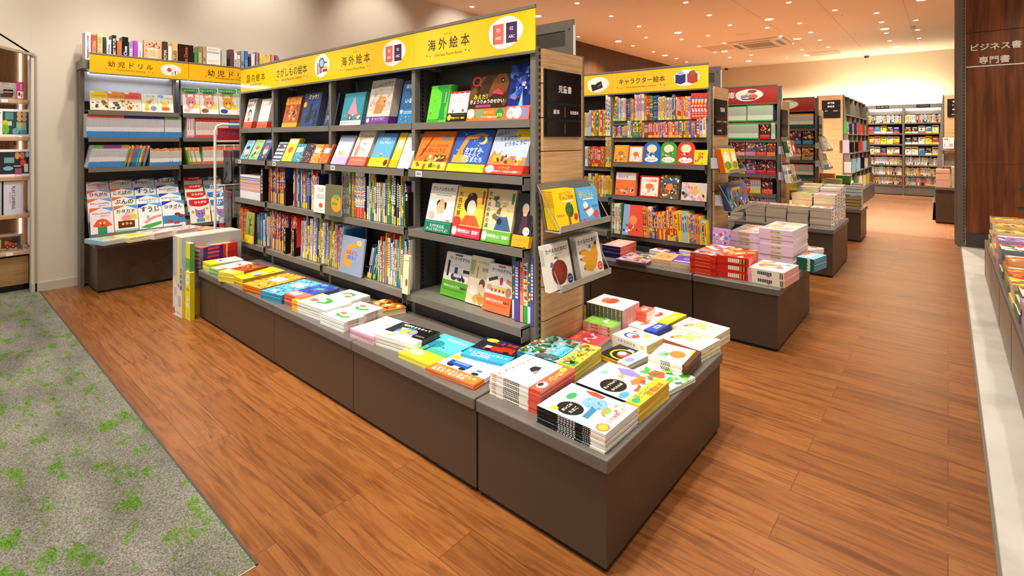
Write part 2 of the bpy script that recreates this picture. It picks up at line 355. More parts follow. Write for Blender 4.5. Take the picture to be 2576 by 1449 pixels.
xs4 = [onY(2056, 300, Y4).x, onY(2056, 300, Y4).x-.84]
rows4 = [[(z(2020, y, Y4), .004) for y in (323, 364, 403.5, 447, 491)]]
G4 = gondola('comic_shelf', 'grey steel bookshelf under the red sign with the open book', Y4, xs4, rows4, ZP, .44, [.7, .95, 1.2, 1.45])
# ---------------------------------------------------------------- low display plinths
def plinth(name, label, x0, x1, y0, y1, zt, lip=(1, 1), group=None):
    r = empty(name, label, 'display table', ((x0+x1)/2, (y0+y1)/2, 0), group)
    cx, cy = (x0+x1)/2, (y0+y1)/2
    def bb(lo, hi): return bx((lo[0]-cx, lo[1]-cy, lo[2]), (hi[0]-cx, hi[1]-cy, hi[2]))
    e = .012 if lip[1] else 0
    bevel(bb((x0+.0015, y0-.012, zt-.045), (x1-.0015+e, y1, zt)).build('table_top', 'bronze_top', r), .006, 3)
    bb((x0+.002, y0+.002, .02), (x1-.002, y1-.002, zt-.045)).build('cabinet_body', 'bronze', r)
    bb((x0+.006, y0+.012, 0), (x1-.012, y1-.012, .02)).build('kick_base', 'kick', r)
    return r
ZT1 = .354
sx = [-4.13, -3.826, -2.943, -2.125, -1.312]
nm = ['narrow brown cabinet at the far corner of the low front table', 'brown cabinet of the low front table holding the yellow and orange stacks', 'brown cabinet of the low front table holding the striped caterpillar-green stacks',
      'brown cabinet of the low front table holding the black globe stack']
for k in range(4): plinth('display_plinth', nm[k], sx[k], sx[k+1], 1.33, 1.762, ZT1, (1, 0), None)
plinth('display_plinth', 'brown end cabinet with the dinosaur book stacks, nearest the camera', -1.306, -.77, 1.33, 2.325, ZT1)
ZT2 = onY(1957.7, 727, 3.40).z
plinth('display_plinth', 'brown end cabinet under the tall pink boxed sets', onY(1742, 700, 3.40).x+.003, -.783, 3.40, 4.33, ZT2)
plinth('display_plinth', 'brown cabinet of the second table behind the fruit-book rack', onY(1742, 700, 3.40).x-.8, onY(1742, 700, 3.40).x-.003, 3.40, 3.895, ZT2, (1, 0))
plinth('display_plinth', 'brown cabinet of the second table half hidden by the wood end panel', onY(1742, 700, 3.40).x-1.62, onY(1742, 700, 3.40).x-.806, 3.40, 3.895, ZT2, (1, 0))
ZT3 = onY(2096, 578, 5.56).z
plinth('display_plinth', 'dark cabinet behind the tall pink boxed sets', -2.2, -.87, 4.335, 4.75, ZT2)
plinth('display_plinth', 'brown end cabinet piled with pocket paperbacks', -1.355, -.818, 5.56, 6.49, ZT3)
plinth('display_plinth', 'brown cabinet of paperbacks in front of the third end panel', -1.70, -1.357, 5.56, 5.89, ZT3, (1, 0))
ZT4 = onY(2164, 528, 7.72).z
plinth('display_plinth', 'brown end cabinet piled with dark thick volumes', -1.355, -.832, 7.72, 8.3, ZT4)
plinth('display_plinth', 'brown cabinet of thick volumes in front of the fourth end panel', -1.62, -1.357, 7.72, 7.99, ZT4, (1, 0))
# ---------------------------------------------------------------- header signs
def banner(mb, cx, cy, w, c1='333333'):
    for k in range(4): q = cx+(k-1.5)*w*.27; d = abs(k-1.5)*.12*w; mb.poly([(q-w*.09, cy+d, SL()), (q+w*.09, cy+d, SL()), (q, cy+d-w*.2, SL())], ['222222', 'e8b0a0', '3a5f6a', 'c9a24a'][k])
_sl = [0]
def SL(): return .0012+_sl[0]*.00006
def tx(mb, body, cx, cy, w, col, bold=0.0, n=None, skew=0):
    vs, fs, x0, x1, y0, y1 = glyphs(body, bold); s = w/(x1-x0); _sl[0] += 1
    mb.tris([(cx+(a-(x0+x1)/2)*s, cy+(c-(y0+y1)/2)*s, n if n is not None else SL()) for a, c in vs], fs, col)
def el(mb, cx, cy, rx, ry, col, n=24, z=None, wob=0):
    _sl[0] += 1; zz = SL() if z is None else z
    mb.poly([(cx+rx*(1+wob*math.sin(3*k*6.2832/n+1))*math.cos(k*6.2832/n), cy+ry*(1+wob*math.sin(2*k*6.2832/n))*math.sin(k*6.2832/n), zz) for k in range(n)], col)
def rc(mb, x, y, w, h, col, rot=0):
    _sl[0] += 1; ca, sa = math.cos(rot), math.sin(rot)
    mb.poly([(x+ca*a-sa*b_, y+sa*a+ca*b_, SL()) for a, b_ in ((-w/2, -h/2), (w/2, -h/2), (w/2, h/2), (-w/2, h/2))], col)
def header(label, o, u, n, w, h, col, title, sub, tcol, tw, tcx, icon, back=True):
    """A board hung from a rail; local x along u, y up from the lower edge, z out."""
    r = empty('header_sign', label, 'sign', mw=frame(o, u, (0, 0, 1), n))
    rh = h*.085; _sl[0] = 0
    bx((.001, 0, -.004), (w-.001, h-rh, .001), col).build('sign_board', 'gloss', r)
    bevel(bx((.001, h-rh, -.008), (w-.001, h, .004)).build('top_rail', 'steel', r), .002)
    bx((.001, -.012, -.006), (w-.001, 0, .002)).build('lower_rail', 'steel', r)
    mb = MB(); hb = h-rh
    if title:
        gap = w*tw
        tx(mb, ' '.join(title) if len(title) < 6 else title, w*tcx, hb*.55, gap, tcol, .016)
        if sub: tx(mb, sub, w*tcx, hb*.25, gap*.66, tcol, .008)
        _sl[0] += 1
        for s in (-1, 1): banner(mb, w*tcx+s*gap*.47, hb*.24, gap*.15)
        for k in range(5): rc(mb, w*tcx+(k-2)*gap*.04, hb*.8, w*.003, hb*.05, tcol, -(k-2)*.25)
    if icon: icon(mb, w, hb)
    if mb.v: mb.build('lettering', 'gloss', r)
    return r
def ic_books(mb, w, h):
    cx = w*.79; el(mb, cx, h*.54, w*.125, h*.4, 'f2efe9', wob=.05)
    for dx, c, t in ((-.048, 'd9695c', '01'), (.048, '4a2a58', '02')):
        rc(mb, cx+w*dx, h*.52, w*.078, h*.5, c); rc(mb, cx+w*dx-w*.036, h*.52, w*.006, h*.5, '7a2f2a' if t == '01' else '2d1838')
        tx(mb, t, cx+w*dx, h*.62, w*.025, 'ffffff', .01); tx(mb, 'ABC', cx+w*dx, h*.42, w*.045, 'ffffff', .01)
def ic_glass(mb, w, h):
    cx = w*.86; el(mb, cx, h*.54, w*.11, h*.42, 'f2efe9', wob=.05)
    for k, c in enumerate(('3d5a9a', 'd96a5a', '26324f', 'b84a3f')): rc(mb, cx-w*.06+k*w*.02, h*.45, w*.014, h*(.42-.03*k), c)
    rc(mb, cx+w*.05, h*.36, w*.07, h*.1, '7a3a30'); rc(mb, cx+w*.05, h*.47, w*.07, h*.08, 'd9a23a')
    el(mb, cx, h*.64, w*.042, h*.19, '26242a'); el(mb, cx, h*.64, w*.032, h*.145, '9fc0dc'); rc(mb, cx+w*.055, h*.64, w*.05, h*.05, '26242a')
def ic_draw(mb, w, h):
    cx = w*.8; el(mb, cx, h*.5, w*.11, h*.34, 'eee9e4', wob=.06)
    rc(mb, cx-w*.02, h*.52, w*.115, h*.36, '8a8a90'); rc(mb, cx-w*.02, h*.52, w*.111, h*.345, 'f4f2f0')
    el(mb, cx-w*.015, h*.5, w*.026, h*.125, 'd8402c'); rc(mb, cx-w*.015, h*.64, w*.004, h*.05, '3a6a2a')
    for k, c in enumerate(('c08a60', '4a3a60', 'b8b0a0')): rc(mb, cx+w*.02+k*w*.03, h*.3+k*h*.06, w*.012, h*.2, c, -.2+.2*k)
def ic_two(mb, w, h):
    cx = w*.79; el(mb, cx, h*.5, w*.125, h*.36, 'f2efe9', wob=.05)
    for dx, c, hc in ((-.055, '2f2c66', '9db8d8'), (.06, 'a8392c', '8a5a3c')):
        el(mb, cx+w*dx, h*.66, w*.036, h*.15, hc)
        for s in (-1, 1): mb.poly([(cx+w*dx, h*.62, SL()+.0001), (cx+w*dx+s*w*.05, h*.68, SL()+.0001), (cx+w*dx+s*w*.05, h*.3, SL()+.0001), (cx+w*dx, h*.22, SL()+.0001)][::s], c)
        rc(mb, cx+w*dx, h*.43, w*.003, h*.4, 'ffffff'); _sl[0] += 3
def ic_open(mb, w, h):
    cx = w*.83; el(mb, cx, h*.5, w*.13, h*.38, 'f2efe9', wob=.05); rc(mb, cx-w*.01, h*.42, w*.13, h*.34, '1c1a1e', .25); rc(mb, cx+w*.02, h*.45, w*.05, h*.02, 'e8c84a', .6)
    el(mb, cx-w*.04, h*.66, w*.035, h*.15, 'f6f3ee')
def ic_reader(mb, w, h):
    cx = w*.66; el(mb, cx, h*.52, w*.17, h*.36, 'f2ece4', wob=.05); el(mb, cx+w*.05, h*.42, w*.06, h*.16, 'dc6a58'); el(mb, cx+w*.03, h*.66, w*.05, h*.12, 'eeb098'); el(mb, cx+w*.045, h*.74, w*.055, h*.09, '7a4a3a')
    rc(mb, cx-w*.05, h*.44, w*.09, h*.2, '8e94a8', .2); rc(mb, cx, h*.27, w*.16, h*.06, '2a2a48')
def ic_study(mb, w, h):
    cx = w*.42; el(mb, cx, h*.52, w*.24, h*.38, 'efe6da', wob=.05); rc(mb, cx-w*.09, h*.6, w*.13, h*.09, '26222a'); rc(mb, cx-w*.1, h*.38, w*.12, h*.1, 'b0503c')
    for s in (-1, 1): rc(mb, cx+w*.09+s*w*.05, h*.5, w*.1, h*.26, 'f6f2e6', s*.12)
    rc(mb, cx+w*.13, h*.76, w*.1, h*.04, '1c1a1e')
YEL, RED = 'f2c21c', 'a8352a'
sg = [(1040.5, 1347, '海外絵本', 'Overseas Picture Books', .37, .33, ic_books, 'yellow overseas picture-book header sign at the near end of the long shelf'),
      (833.7, 1040.5, '海外絵本', 'Overseas Picture Books', .37, .33, ic_books, 'yellow overseas picture-book header sign, second from the near end'),
      (684.5, 833.7, 'さがしもの絵本', 'Activity Books for Children', .54, .36, ic_glass, 'yellow header sign with a magnifying glass drawing'),
      (606, 684.5, '国内絵本', 'Japanese Picture Books', .58, .5, None, 'narrow yellow header sign at the far end of the long shelf')]
for a, b_, t1, t2, tw, tc, ic, lb in sg:
    xa, xb = onY(a, 100, Y1-.012).x, onY(b_, 100, Y1-.012).x
    header(lb, (xa, Y1-.012, ZSB), (1, 0, 0), (0, -1, 0), xb-xa, ZS-ZSB, YEL, t1, t2, '3a2c18', tw, tc, ic)
def back_sign(label, Y, xa, xb, z0, z1):
    r = empty('header_sign', label, 'sign', ((xa+xb)/2, Y, z0)); w = xb-xa; h = z1-z0
    m_ = MB(); t = .05
    m_.box((-w/2, -.004, 0), (-w/2+t, .004, h)).box((w/2-t, -.004, 0), (w/2, .004, h)).box((-w/2+t, -.004, 0), (w/2-t, .004, t)).box((-w/2+t, -.004, h-t), (w/2-t, .004, h))
    m_.build('sign_frame', 'steel', r); bx((-w/2+t, 0, t), (w/2-t, .004, h-t)).build('sign_board', 'steel_dark', r)
    bx((w/2, -.006, -.02), (w/2+.006, .006, h-.03)).build('edge_strip', 'white_metal', r)
    for q in (-w/2+.025, w/2-.025): bx((q-.004, -.0055, h-.05), (q+.004, -.0035, h-.042)).build('screw_hole', 'black', r)
back_sign('grey reverse of the header sign behind the near end of the long shelf', Y1+GW-.06, XE-.9, XE-.02, ZP+.003, ZS)
back_sign('grey reverse of the header sign behind the second shelf', Y2+GW-.06, XE-.9, XE-.02, Z2+.003, ZS)
back_sign('grey reverse of the header sign behind the shelf of the reading child sign', Y3+GW-.06, XE-.9, XE-.02, ZP+.003, ZS)
back_sign('grey reverse of the header sign behind the shelf of the open book sign', Y4+GW-.06, XE-.9, XE-.02, ZP+.003, ZS)
zs2, zb2 = onY(1782, 156.5, Y2-.012).z, onY(1783, 220, Y2-.012).z
xa, xb = onY(1540, 200, Y2-.012).x, onY(1782.5, 200, Y2-.012).x
header('yellow header sign for character picture books above the second shelf', (xa, Y2-.012, zb2), (1, 0, 0), (0, -1, 0), xb-xa, zs2-zb2, YEL, 'キャラクター絵本', 'Picture Books with Popular Characters', '3a2c18', .5, .33, ic_two)
header('yellow header sign with a black open book drawing, cut off by the wood end panel', (xa-.84, Y2-.012, zb2), (1, 0, 0), (0, -1, 0), .84, zs2-zb2, YEL, '国内絵本', '', '3a2c18', .4, .3, ic_open)
zs3, zb3 = onY(1955, 211, Y3-.012).z, onY(1954, 258, Y3-.012).z
xb = onY(1955.5, 230, Y3-.012).x
header('red header sign with a drawing of a reading child', (xb-.84, Y3-.012, zb3), (1, 0, 0), (0, -1, 0), .84, zs3-zb3, RED, '児童文庫', 'Children Books in Paperback', 'fff4e6', .44, .27, ic_reader)
xb = onY(2049.5, 260, Y4-.012).x
header('red header sign with a drawing of an open study book', (xb-.6, Y4-.012, onY(2048, 277.5, Y4).z), (1, 0, 0), (0, -1, 0), .6, onY(2049, 243.3, Y4).z-onY(2048, 277.5, Y4).z, RED, '', '', 'fff4e6', .4, .2, ic_study)
# black directory boards on the wood end panels
def directory(label, X, pts, y0, y1, cells, top=.49):
    """pts: upper and lower pixel corners; cells: list of (text, cx, cy, width) in 0..1 of the board."""
    a, b_ = onX(pts[0], y0, X), onX(pts[1], y0, X); w = b_.y-a.y; h = a.z-onX(pts[0], y1, X).z
    r = empty('directory_sign', label, 'sign', mw=frame((X, a.y, a.z-h), (0, 1, 0), (0, 0, 1), (1, 0, 0))); _sl[0] = 0
    bx((0, 0, 0), (w, h, .006), '181412').build('sign_frame', 'black', r)
    mb = MB(); t = w*.035; zz = [0, .25, .5, 1]
    for k in range(3): bx((t, h*zz[k]+t*.6, .006), (w-t, h*zz[k+1]-t*.6, .012), '1d1613').build('sign_plate', 'gloss', r)
    for body, cx, cy, ww in cells: tx(mb, body, w*cx, h*cy, w*ww, 'f4f0ea', .02, .0135)
    for q in (.125, .375): mb.box((w*.498, h*(q-.08), .012), (w*.502, h*(q+.08), .0134), '8a8480')
    mb.build('lettering', 'matte', r)
directory('black directory sign board on the near wood end panel', xs1[0]+.0145, (1367.5, 1459.5), 172, 344, [('児童書', .5, .72, .36), ('絵本', .27, .375, .16), ('幼児絵本', .76, .375, .24)])
directory('black directory sign board on the second wood end panel', xs2[0]+.0145, (1795.5, 1827), 248, 340, [('児童書', .55, .72, .36), ('キャラクター', .27, .375, .36), ('キャラクター', .75, .375, .34), ('しかけ絵本', .3, .13, .3)])
directory('black directory sign board on the third wood end panel', xs3[0]+.0145, (1964, 1979.5), 275, 344, [])
directory('black directory sign board on the fourth wood end panel', xs4[0]+.0145, (2057, 2066), 291, 344, [])
# ---------------------------------------------------------------- bookcase on the left wall
XB, XR = -5.77, -5.62
ya, yd = onX(205, 400, XB).y, onX(460, 300, XR).y
LCY = [ya+.02, yd, yd+(yd-ya)*1.0, yd+(yd-ya)*2.0]
lr = [onX(330, 281, XR).z, onX(330, 346.5, XR).z, onX(330, 420, XR).z]
ztop = onX(210, 150, -5.65).z
lc = empty('workbook_bookcase', 'grey steel bookcase of children workbooks against the left wall', 'bookshelf', (XW, ya, 0))
def lb(lo, hi, c='ffffff'): return bx((lo[0]-XW, lo[1]-ya, lo[2]), (hi[0]-XW, hi[1]-ya, hi[2]), c)
for k, y in enumerate(LCY):
    lb((XW, y-.028, 0), (XB, y, ztop-.08)).build('upright_post', 'steel', lc)
    if k: lb((XB, y-.022, .9), (XR-.04, y-.006, ztop-.1)).build('side_panel', 'steel_dark', lc)
lb((XW, ya-.02, ztop-.075), (-5.62, LCY[-1], ztop)).build('top_panel', 'steel', lc)
lb((XW+.002, ya, .38), (XW+.02, LCY[-1], 1.63)).build('back_panel', 'steel_dark', lc)
for k in range(3):
    y0, y1 = LCY[k]+.002, LCY[k+1]-.03
    lb((XW+.02, y0, 1.64), (XW+.05, y1, ztop-.08)).build('lit_panel', 'lit_steel', lc)
    lb((XW+.06, y0+.03, ztop-.1), (XW+.08, y1-.03, ztop-.085)).build('light_strip', 'led_soft', lc)
    for z_ in lr:
        mb = MB(); mb.box((XW+.02-XW, y0-ya, z_-.006), (XR-XW-.003, y1-ya, z_)); mb.box((XR-XW-.006, y0-ya, z_-.036), (XR-XW, y1-ya, z_+.003))
        mb.build('shelf', 'steel', lc)
    bz = .43
    mb = MB()       # sloped display rack in four steps for the lowest workbooks
    mb.poly([(.03, y0-ya, .90), (.03, y1-ya, .90), (.33, y1-ya, bz), (.33, y0-ya, bz)])
    for q in range(4):
        x_ = .11+.07*q; z_ = .78-.105*q
        mb.box((x_, y0-ya, z_-.012), (x_+.035, y1-ya, z_)).box((x_+.033, y0-ya, z_-.012), (x_+.036, y1-ya, z_+.02))
    mb.build('stepped_rack', 'steel', lc)
plinth('display_plinth', 'brown plinth along the wall bookcase with white workbook stacks', -5.765, -5.43, ya+.045, LCY[2]+.3, .42, (1, 1))
for k, (pa, pb) in enumerate(((224.8, 474.5), (475, 723))):
    XS = -5.58
    a, b_ = onX(pa, 130.8 if k == 0 else 156, XS), onX(pb, 160, XS)
    zt_, zb_ = onX(224.8, 130.8, XS).z, onX(224.8, 181.2, XS).z
    header(['yellow workbook header sign at the near end of the wall bookcase', 'yellow workbook header sign, second along the wall bookcase, partly hidden'][k], (XS, a.y, zb_), (0, 1, 0), (1, 0, 0), b_.y-a.y, zt_-zb_, 'ecb414', '幼児ドリル', 'Workbooks for Children', '3a2410', .44, .39, ic_draw)
# ---------------------------------------------------------------- toy recess at the far left
yj0, yj1 = onX(88, 700, XW).y, .655
pj = onX(88, 142, XW)
pl = onX(0, 121, XW); sl = (pj.z-pl.z)/(pj.y-pl.y); yl = pl.y-1.6; zl = pl.z-1.6*sl
mb = MB()
for x in (XW-.1, XW): mb.poly([(x, yj0, pj.z+.01), (x, .6205, pj.z+.01), (x, .6205, CZ), (x, yl, CZ), (x, yl, zl+.01)])
mb.poly([(XW, yj0, pj.z+.01), (XW-.1, yj0, pj.z+.01), (XW-.1, yl, zl+.01), (XW, yl, zl+.01)])
struct('wall_left_upper', mb, 'wall_paint')
struct('trim_6', MB().box((XW-.5, yj0, 0), (XW+.012, yj1, pj.z+.008)), 'putty')
mb = MB()
for d in (0, .02): mb.poly([(XW+.012-d, yj0, pj.z), (XW+.012-d, yj0, pj.z+.022), (XW+.012-d, yl, zl+.022), (XW+.012-d, yl, zl)])
mb.poly([(XW+.012, yj0, pj.z+.022), (XW-.008, yj0, pj.z+.022), (XW-.008, yl, zl+.022), (XW+.012, yl, zl+.022)])
struct('trim_7', mb, 'putty')
XT = XW-.45
struct('wall_recess', bx((XT-.1, yl, 0), (XT, yj0, 3.0)), 'toywood')
struct('baseboard_recess', bx((XT, yl, 0), (XT+.01, yj0, .09)), 'steel_dark')
XF = XT+.32
ts = empty('toy_shelf', 'wooden wall shelves of boxed toys beside the grey wall', 'shelf', (XT, 0, 0))
yt = lambda px: onX(px, 300, XF).y
tz = [onX(20, y, XF).z for y in (249, 344.5, 445, 541.5, 634)]
for k, z_ in enumerate(tz):
    e = yt(74 if k < 4 else 80)
    bevel(MB().box((0.003, yl, z_-.035), (XF-XT+(.02 if k == 4 else 0), e, z_)).build('shelf_board', 'toyboard', ts), .004)
    if k < 4:
        mb = MB()
        for y_ in (e-.07, e-.055): mb.poly([(.01, y_, z_-.0355), (.16, y_, z_-.0355), (.01, y_, z_-.075)])
        mb.poly([(.16, e-.07, z_-.0356), (.16, e-.055, z_-.0356), (.01, e-.055, z_-.075), (.01, e-.07, z_-.075)]).build('bracket', 'black', ts)
    MB().box((XF-XT+.001+(.02 if k == 4 else 0), yl, z_-.034), (XF-XT+.002+(.02 if k == 4 else 0), yl+.01, z_-.03)).build('edge_band', 'toyboard', ts)
e = yt(63)
bx((.004, e-.006, tz[4]), (.012, e+.006, 2.4)).build('light_strip', 'led', ts)
tb = empty('toy_cabinet', 'light wooden base cabinet under the toy shelves', 'cabinet', (XT, 0, 0))
bx((.01, yl, .06), (XF-XT, yt(72), tz[4]-.05)).build('cabinet_body', 'toybase', tb); bx((.02, yl, 0), (XF-XT-.03, yt(72)-.03, .06)).build('kick_base', 'kick', tb)
def toybox(name, label, pa, pb, y0, y1, row, d, art, win=None):
    z_ = tz[row]+.002; a, b_ = onX(pa, y0, XF-.01), onX(pb, y0, XF-.01); w = b_.y-a.y; h = (onX((pa+pb)/2, y0, XF-.01).z)-z_
    r = empty(name, label, 'toy box', mw=frame((XF-.012, a.y, z_), (0, 1, 0), (0, 0, 1), (1, 0, 0))); _sl[0] = 0
    bx((0, 0, -d), (w, h, 0), art['c']).build('carton', 'print', r)
    mb = MB()
    for i in art['i']:
        k = i[0]
        if k == 'r': rc(mb, w*i[1], h*i[2], w*i[3], h*i[4], i[5])
        elif k == 'e': el(mb, w*i[1], h*i[2], w*i[3], h*i[4], i[5])
        elif k == 't':
            n0 = len(mb.v); tx(mb, i[1], 0, 0, i[4]*(h if i[6] else w), i[5], .01)
            for q in range(n0, len(mb.v)):
                a_, b2, c_ = mb.v[q]; mb.v[q] = (w*i[2]+(b2 if i[6] else a_), h*i[3]+(-a_ if i[6] else b2), c_)
    mb.build('box_print', 'print', r); return r
toybox('toy_box', 'grey toy box with a dark chocolate set picture on the top toy shelf', -60, 41.5, 206, 249, 0, .2, {'c': '9a8f8a', 'i': [('r', .5, .75, 1, .5, 'a8a09c'), ('r', .79, .42, .25, .5, '2c1a16'), ('r', .79, .62, .25, .05, 'e0b8b0'), ('r', .79, .42, .22, .06, 'b8a098'), ('r', .74, .2, .3, .22, '4a2c24'), ('e', .66, .9, .02, .05, 'd05a5a'), ('e', .72, .9, .02, .05, '5aa05a'), ('e', .78, .9, .02, .05, '5a7ad0')]})
toybox('toy_box', 'narrow magenta toy box on the top toy shelf', 41.8, 61, 206, 249, 0, .2, {'c': 'd63a86', 'i': [('r', .5, .25, .75, .42, 'f6ece4'), ('e', .35, .3, .14, .12, '3a2a20'), ('e', .65, .2, .12, .12, 'd8a83a'), ('t', 'WOOD', .6, .72, .36, 'ffffff', 1)]})
toybox('toy_box', 'white window box of toy kitchen pieces on the second toy shelf', -45, 83, 274, 344.5, 1, .12, {'c': 'f2f0f4', 'i': [('r', .65, .5, .52, .82, '2e4a48'), ('e', .72, .82, .05, .1, 'd8a878'), ('e', .82, .82, .05, .1, 'd8a878'), ('e', .72, .65, .05, .1, 'd8a878'), ('e', .82, .65, .05, .1, 'd8a878'), ('r', .52, .75, .16, .26, '5a8a8a'), ('r', .52, .48, .1, .16, 'c8ccd0'), ('e', .44, .5, .06, .1, 'd8c020'), ('e', .45, .27, .07, .18, '6cb43c'), ('r', .76, .38, .2, .3, '7cc4bc'), ('e', .76, .43, .05, .08, 'eeb020'), ('e', .65, .2, .07, .12, '6aaab0'), ('r', .8, .18, .14, .14, '5a9aa0'), ('r', .25, .3, .1, .3, 'd8e0d0'), ('e', .3, .85, .05, .05, '2a2a2a')]})
toybox('toy_box', 'white window box of doll clothes on the third toy shelf', -45, 83, 376, 445, 2, .12, {'c': 'f6f3f8', 'i': [('r', .62, .5, .6, .82, '30262e'), ('r', .52, .6, .2, .2, '6aa8a8'), ('e', .5, .3, .1, .08, '7ab8c8'), ('e', .68, .76, .05, .13, 'e09a50'), ('e', .78, .76, .05, .13, 'e8705a'), ('e', .8, .5, .06, .12, 'e0503c'), ('r', .68, .38, .14, .03, 'f0eef0'), ('r', .7, .18, .14, .22, 'b04a80'), ('r', .86, .3, .08, .3, 'e8e4ee'), ('e', .88, .8, .04, .1, '8ac0e0')]})
toybox('toy_box', 'pale lilac camping toy box with vertical black lettering', 9, 58, 455, 541, 3, .1, {'c': 'd2cfe2', 'i': [('r', .5, .95, 1, .1, 'b8b0a8'), ('t', 'PLAY CAMPING', .5, .5, .68, '1c1a20', 1), ('t', 'OUTDOOR TOY SET', .33, .5, .34, '6a6a78', 1)]})
toybox('toy_box', 'black edged grey box at the end of the camping toy shelf', -50, 7.5, 455, 541, 3, .1, {'c': 'b4b8c4', 'i': [('r', .97, .5, .06, 1, '0c0c0e')]})
toybox('toy_box', 'kraft toy-car box with a red cement mixer truck picture', -45, 59, 592, 634, 4, .18, {'c': 'a58c70', 'i': [('r', .62, .55, .62, .66, '4a3a2c'), ('r', .68, .42, .3, .2, 'c8402a'), ('r', .58, .52, .1, .2, 'd04a30'), ('e', .78, .62, .1, .17, '26262a'), ('e', .6, .28, .05, .12, '1e1a18'), ('e', .74, .28, .05, .12, '1e1a18'), ('e', .6, .28, .025, .06, 'd87040'), ('e', .74, .28, .025, .06, 'd87040'), ('r', .9, .2, .12, .2, '3a5a58'), ('r', .42, .5, .05, .5, 'c8b83a'), ('t', 'TOY CARS', .5, .1, .3, '1c1610', 0)]})
for pa, pb, y0, k in ((3, 20, 247, 0), (15, 33, 641, 4)):
    dx = .0225 if k == 4 else .0025
    a, b_ = onX(pa, y0, XF+dx), onX(pb, y0, XF+dx)
    tag(bx((XF+dx, a.y, tz[k]-.03), (XF+dx+.002, b_.y, tz[k]-.004), 'e8e8ee').build('price_card', 'matte'), 'white price card clipped to the %s toy shelf edge' % ['top', '', '', '', 'lowest'][k], 'price card')
# ---------------------------------------------------------------- far bookcase, angled bookcases
YK = 14.8
bxs = [onY(p, 300, YK).x for p in (2180, 2272.5, 2371)]
bz = [onY(2272, y, YK).z for y in (309, 335.5, 362.5, 389, 415, 441, 465)]
bzt = onY(2272, 263, YK).z
bk = empty('far_bookcase', 'wide lit bookcase of novels on the far wall at the end of the aisle', 'bookshelf', (bxs[0], YK, 0))
def kb(lo, hi): return bx((lo[0]-bxs[0], lo[1]-YK, lo[2]), (hi[0]-bxs[0], hi[1]-YK, hi[2]))
bxl = [bxs[0]-.8]+bxs
for k, x in enumerate(bxl): kb((x-.02, -.0+YK, 0), (x+.02, YK+.3, bzt)).build('upright_post', 'steel', bk)
kb((bxl[0], YK+.3, 0), (bxl[-1], YK+.32, bzt-.2)).build('back_panel', 'steel_dark', bk)
for k in range(3):
    a, b_ = bxl[k]+.021, bxl[k+1]-.021
    for z_ in bz: mb = MB().box((a-bxs[0], 0, z_-.03), (b_-bxs[0], .3, z_)); mb.build('shelf', 'steel', bk)
    kb((a, YK+.01, .02), (b_, YK+.03, bz[-1]-.03)).build('kick_panel', 'steel', bk); kb((a, YK+.02, 0), (b_, YK+.04, .02)).build('kick_base', 'kick', bk)
    kb((a, YK+.28, bz[0]+.2), (b_, YK+.298, bzt-.08)).build('lit_panel', 'lit_steel', bk)
    kb((a, YK-.03, bzt-.09), (b_, YK+.02, bzt)).build('header_rail', 'steel', bk)
    kb((a+.05, YK+.05, bzt-.03), (b_-.05, YK+.09, bzt-.02)).build('light_strip', 'led_soft', bk)
for px, w, t in ((2220, 32, '政治・国際・社会'), (2322, 34, 'ノンフィクション')):
    a, b_ = onY(px-w/2, 266, YK-.035), onY(px+w/2, 266, YK-.035)
    r = empty('shelf_sign', 'small black category sign with white lettering on the far bookcase, %s bay' % ('first' if px < 2300 else 'second'), 'sign', mw=frame((a.x, YK-.032, bzt-.075), (1, 0, 0), (0, 0, 1), (0, -1, 0)))
    bx((0, 0, 0), (b_.x-a.x, .06, .004), '1a1614').build('sign_plate', 'black', r); mb = MB(); _sl[0] = 80; tx(mb, t, (b_.x-a.x)/2, .03, (b_.x-a.x)*.85, 'f0ece4', .01); mb.build('lettering', 'matte', r)
ST = [(-1.30, 13.45)]
def slant_case(label, xt, xb, xin, y0, y1, zt, rows, cols, sgn, jx):
    """Double-sided case seen from its end; the visible side leans outward towards the floor."""
    r = empty('slanted_bookcase', label, 'bookshelf', ((xt+xin)/2, y0, 0)); ox = (xt+xin)/2
    a, b_ = min(xin, xt)-ox, max(xin, xt)-ox
    mb = MB()
    for k in range(10): mb.box((a+.02, -.012, zt*k/10+.002), (b_-.02, 0, zt*(k+1)/10-.0005))
    mb.build('end_panel', 'oak', r)
    for q in (a, b_-.02): bx((q, -.01, 0), (q+.02, .03, zt)).build('upright_post', 'steel', r)
    e = b_ if sgn > 0 else a
    s2 = MB(); slots(s2, e-.01*sgn, -.0105, 0, zt, 60, 'y'); s2.build('post_slot', 'black', r)
    bx((a+.01, .002, zt-.02), (b_-.01, y1-y0, zt)).build('top_panel', 'steel', r)
    c = -.05*sgn; bx((min(c, c+.02), .01, 0), (max(c, c+.02), y1-y0, zt-.02)).build('back_panel', 'steel_dark', r)
    X_ = lambda z_: (xb+(xt-xb)*z_/zt)-ox
    zz = [zt*(.15+.85*k/rows) for k in range(rows)]
    for z_ in zz: bx((min(0, X_(z_)), .03, z_-.018), (max(0, X_(z_)), y1-y0, z_)).build('shelf', 'steel', r)
    for k in range(cols+1):
        y = (y1-y0)*k/cols; mb = MB()
        for yy in (y, y+.012): mb.poly([(0, yy, 0), (X_(0), yy, 0), (X_(zt), yy, zt), (0, yy, zt)])
        mb.poly([(X_(0), y, 0), (X_(0), y+.012, 0), (X_(zt), y+.012, zt), (X_(zt), y, zt)]); mb.build('divider', 'steel', r)
    bx((min(0, X_(.05)), .0, 0), (max(0, X_(.05)), y1-y0, zz[0]-.02)).build('kick_panel', 'steel', r)
    return zz, X_, ox
ya5, yb5 = 11.1, 14.3
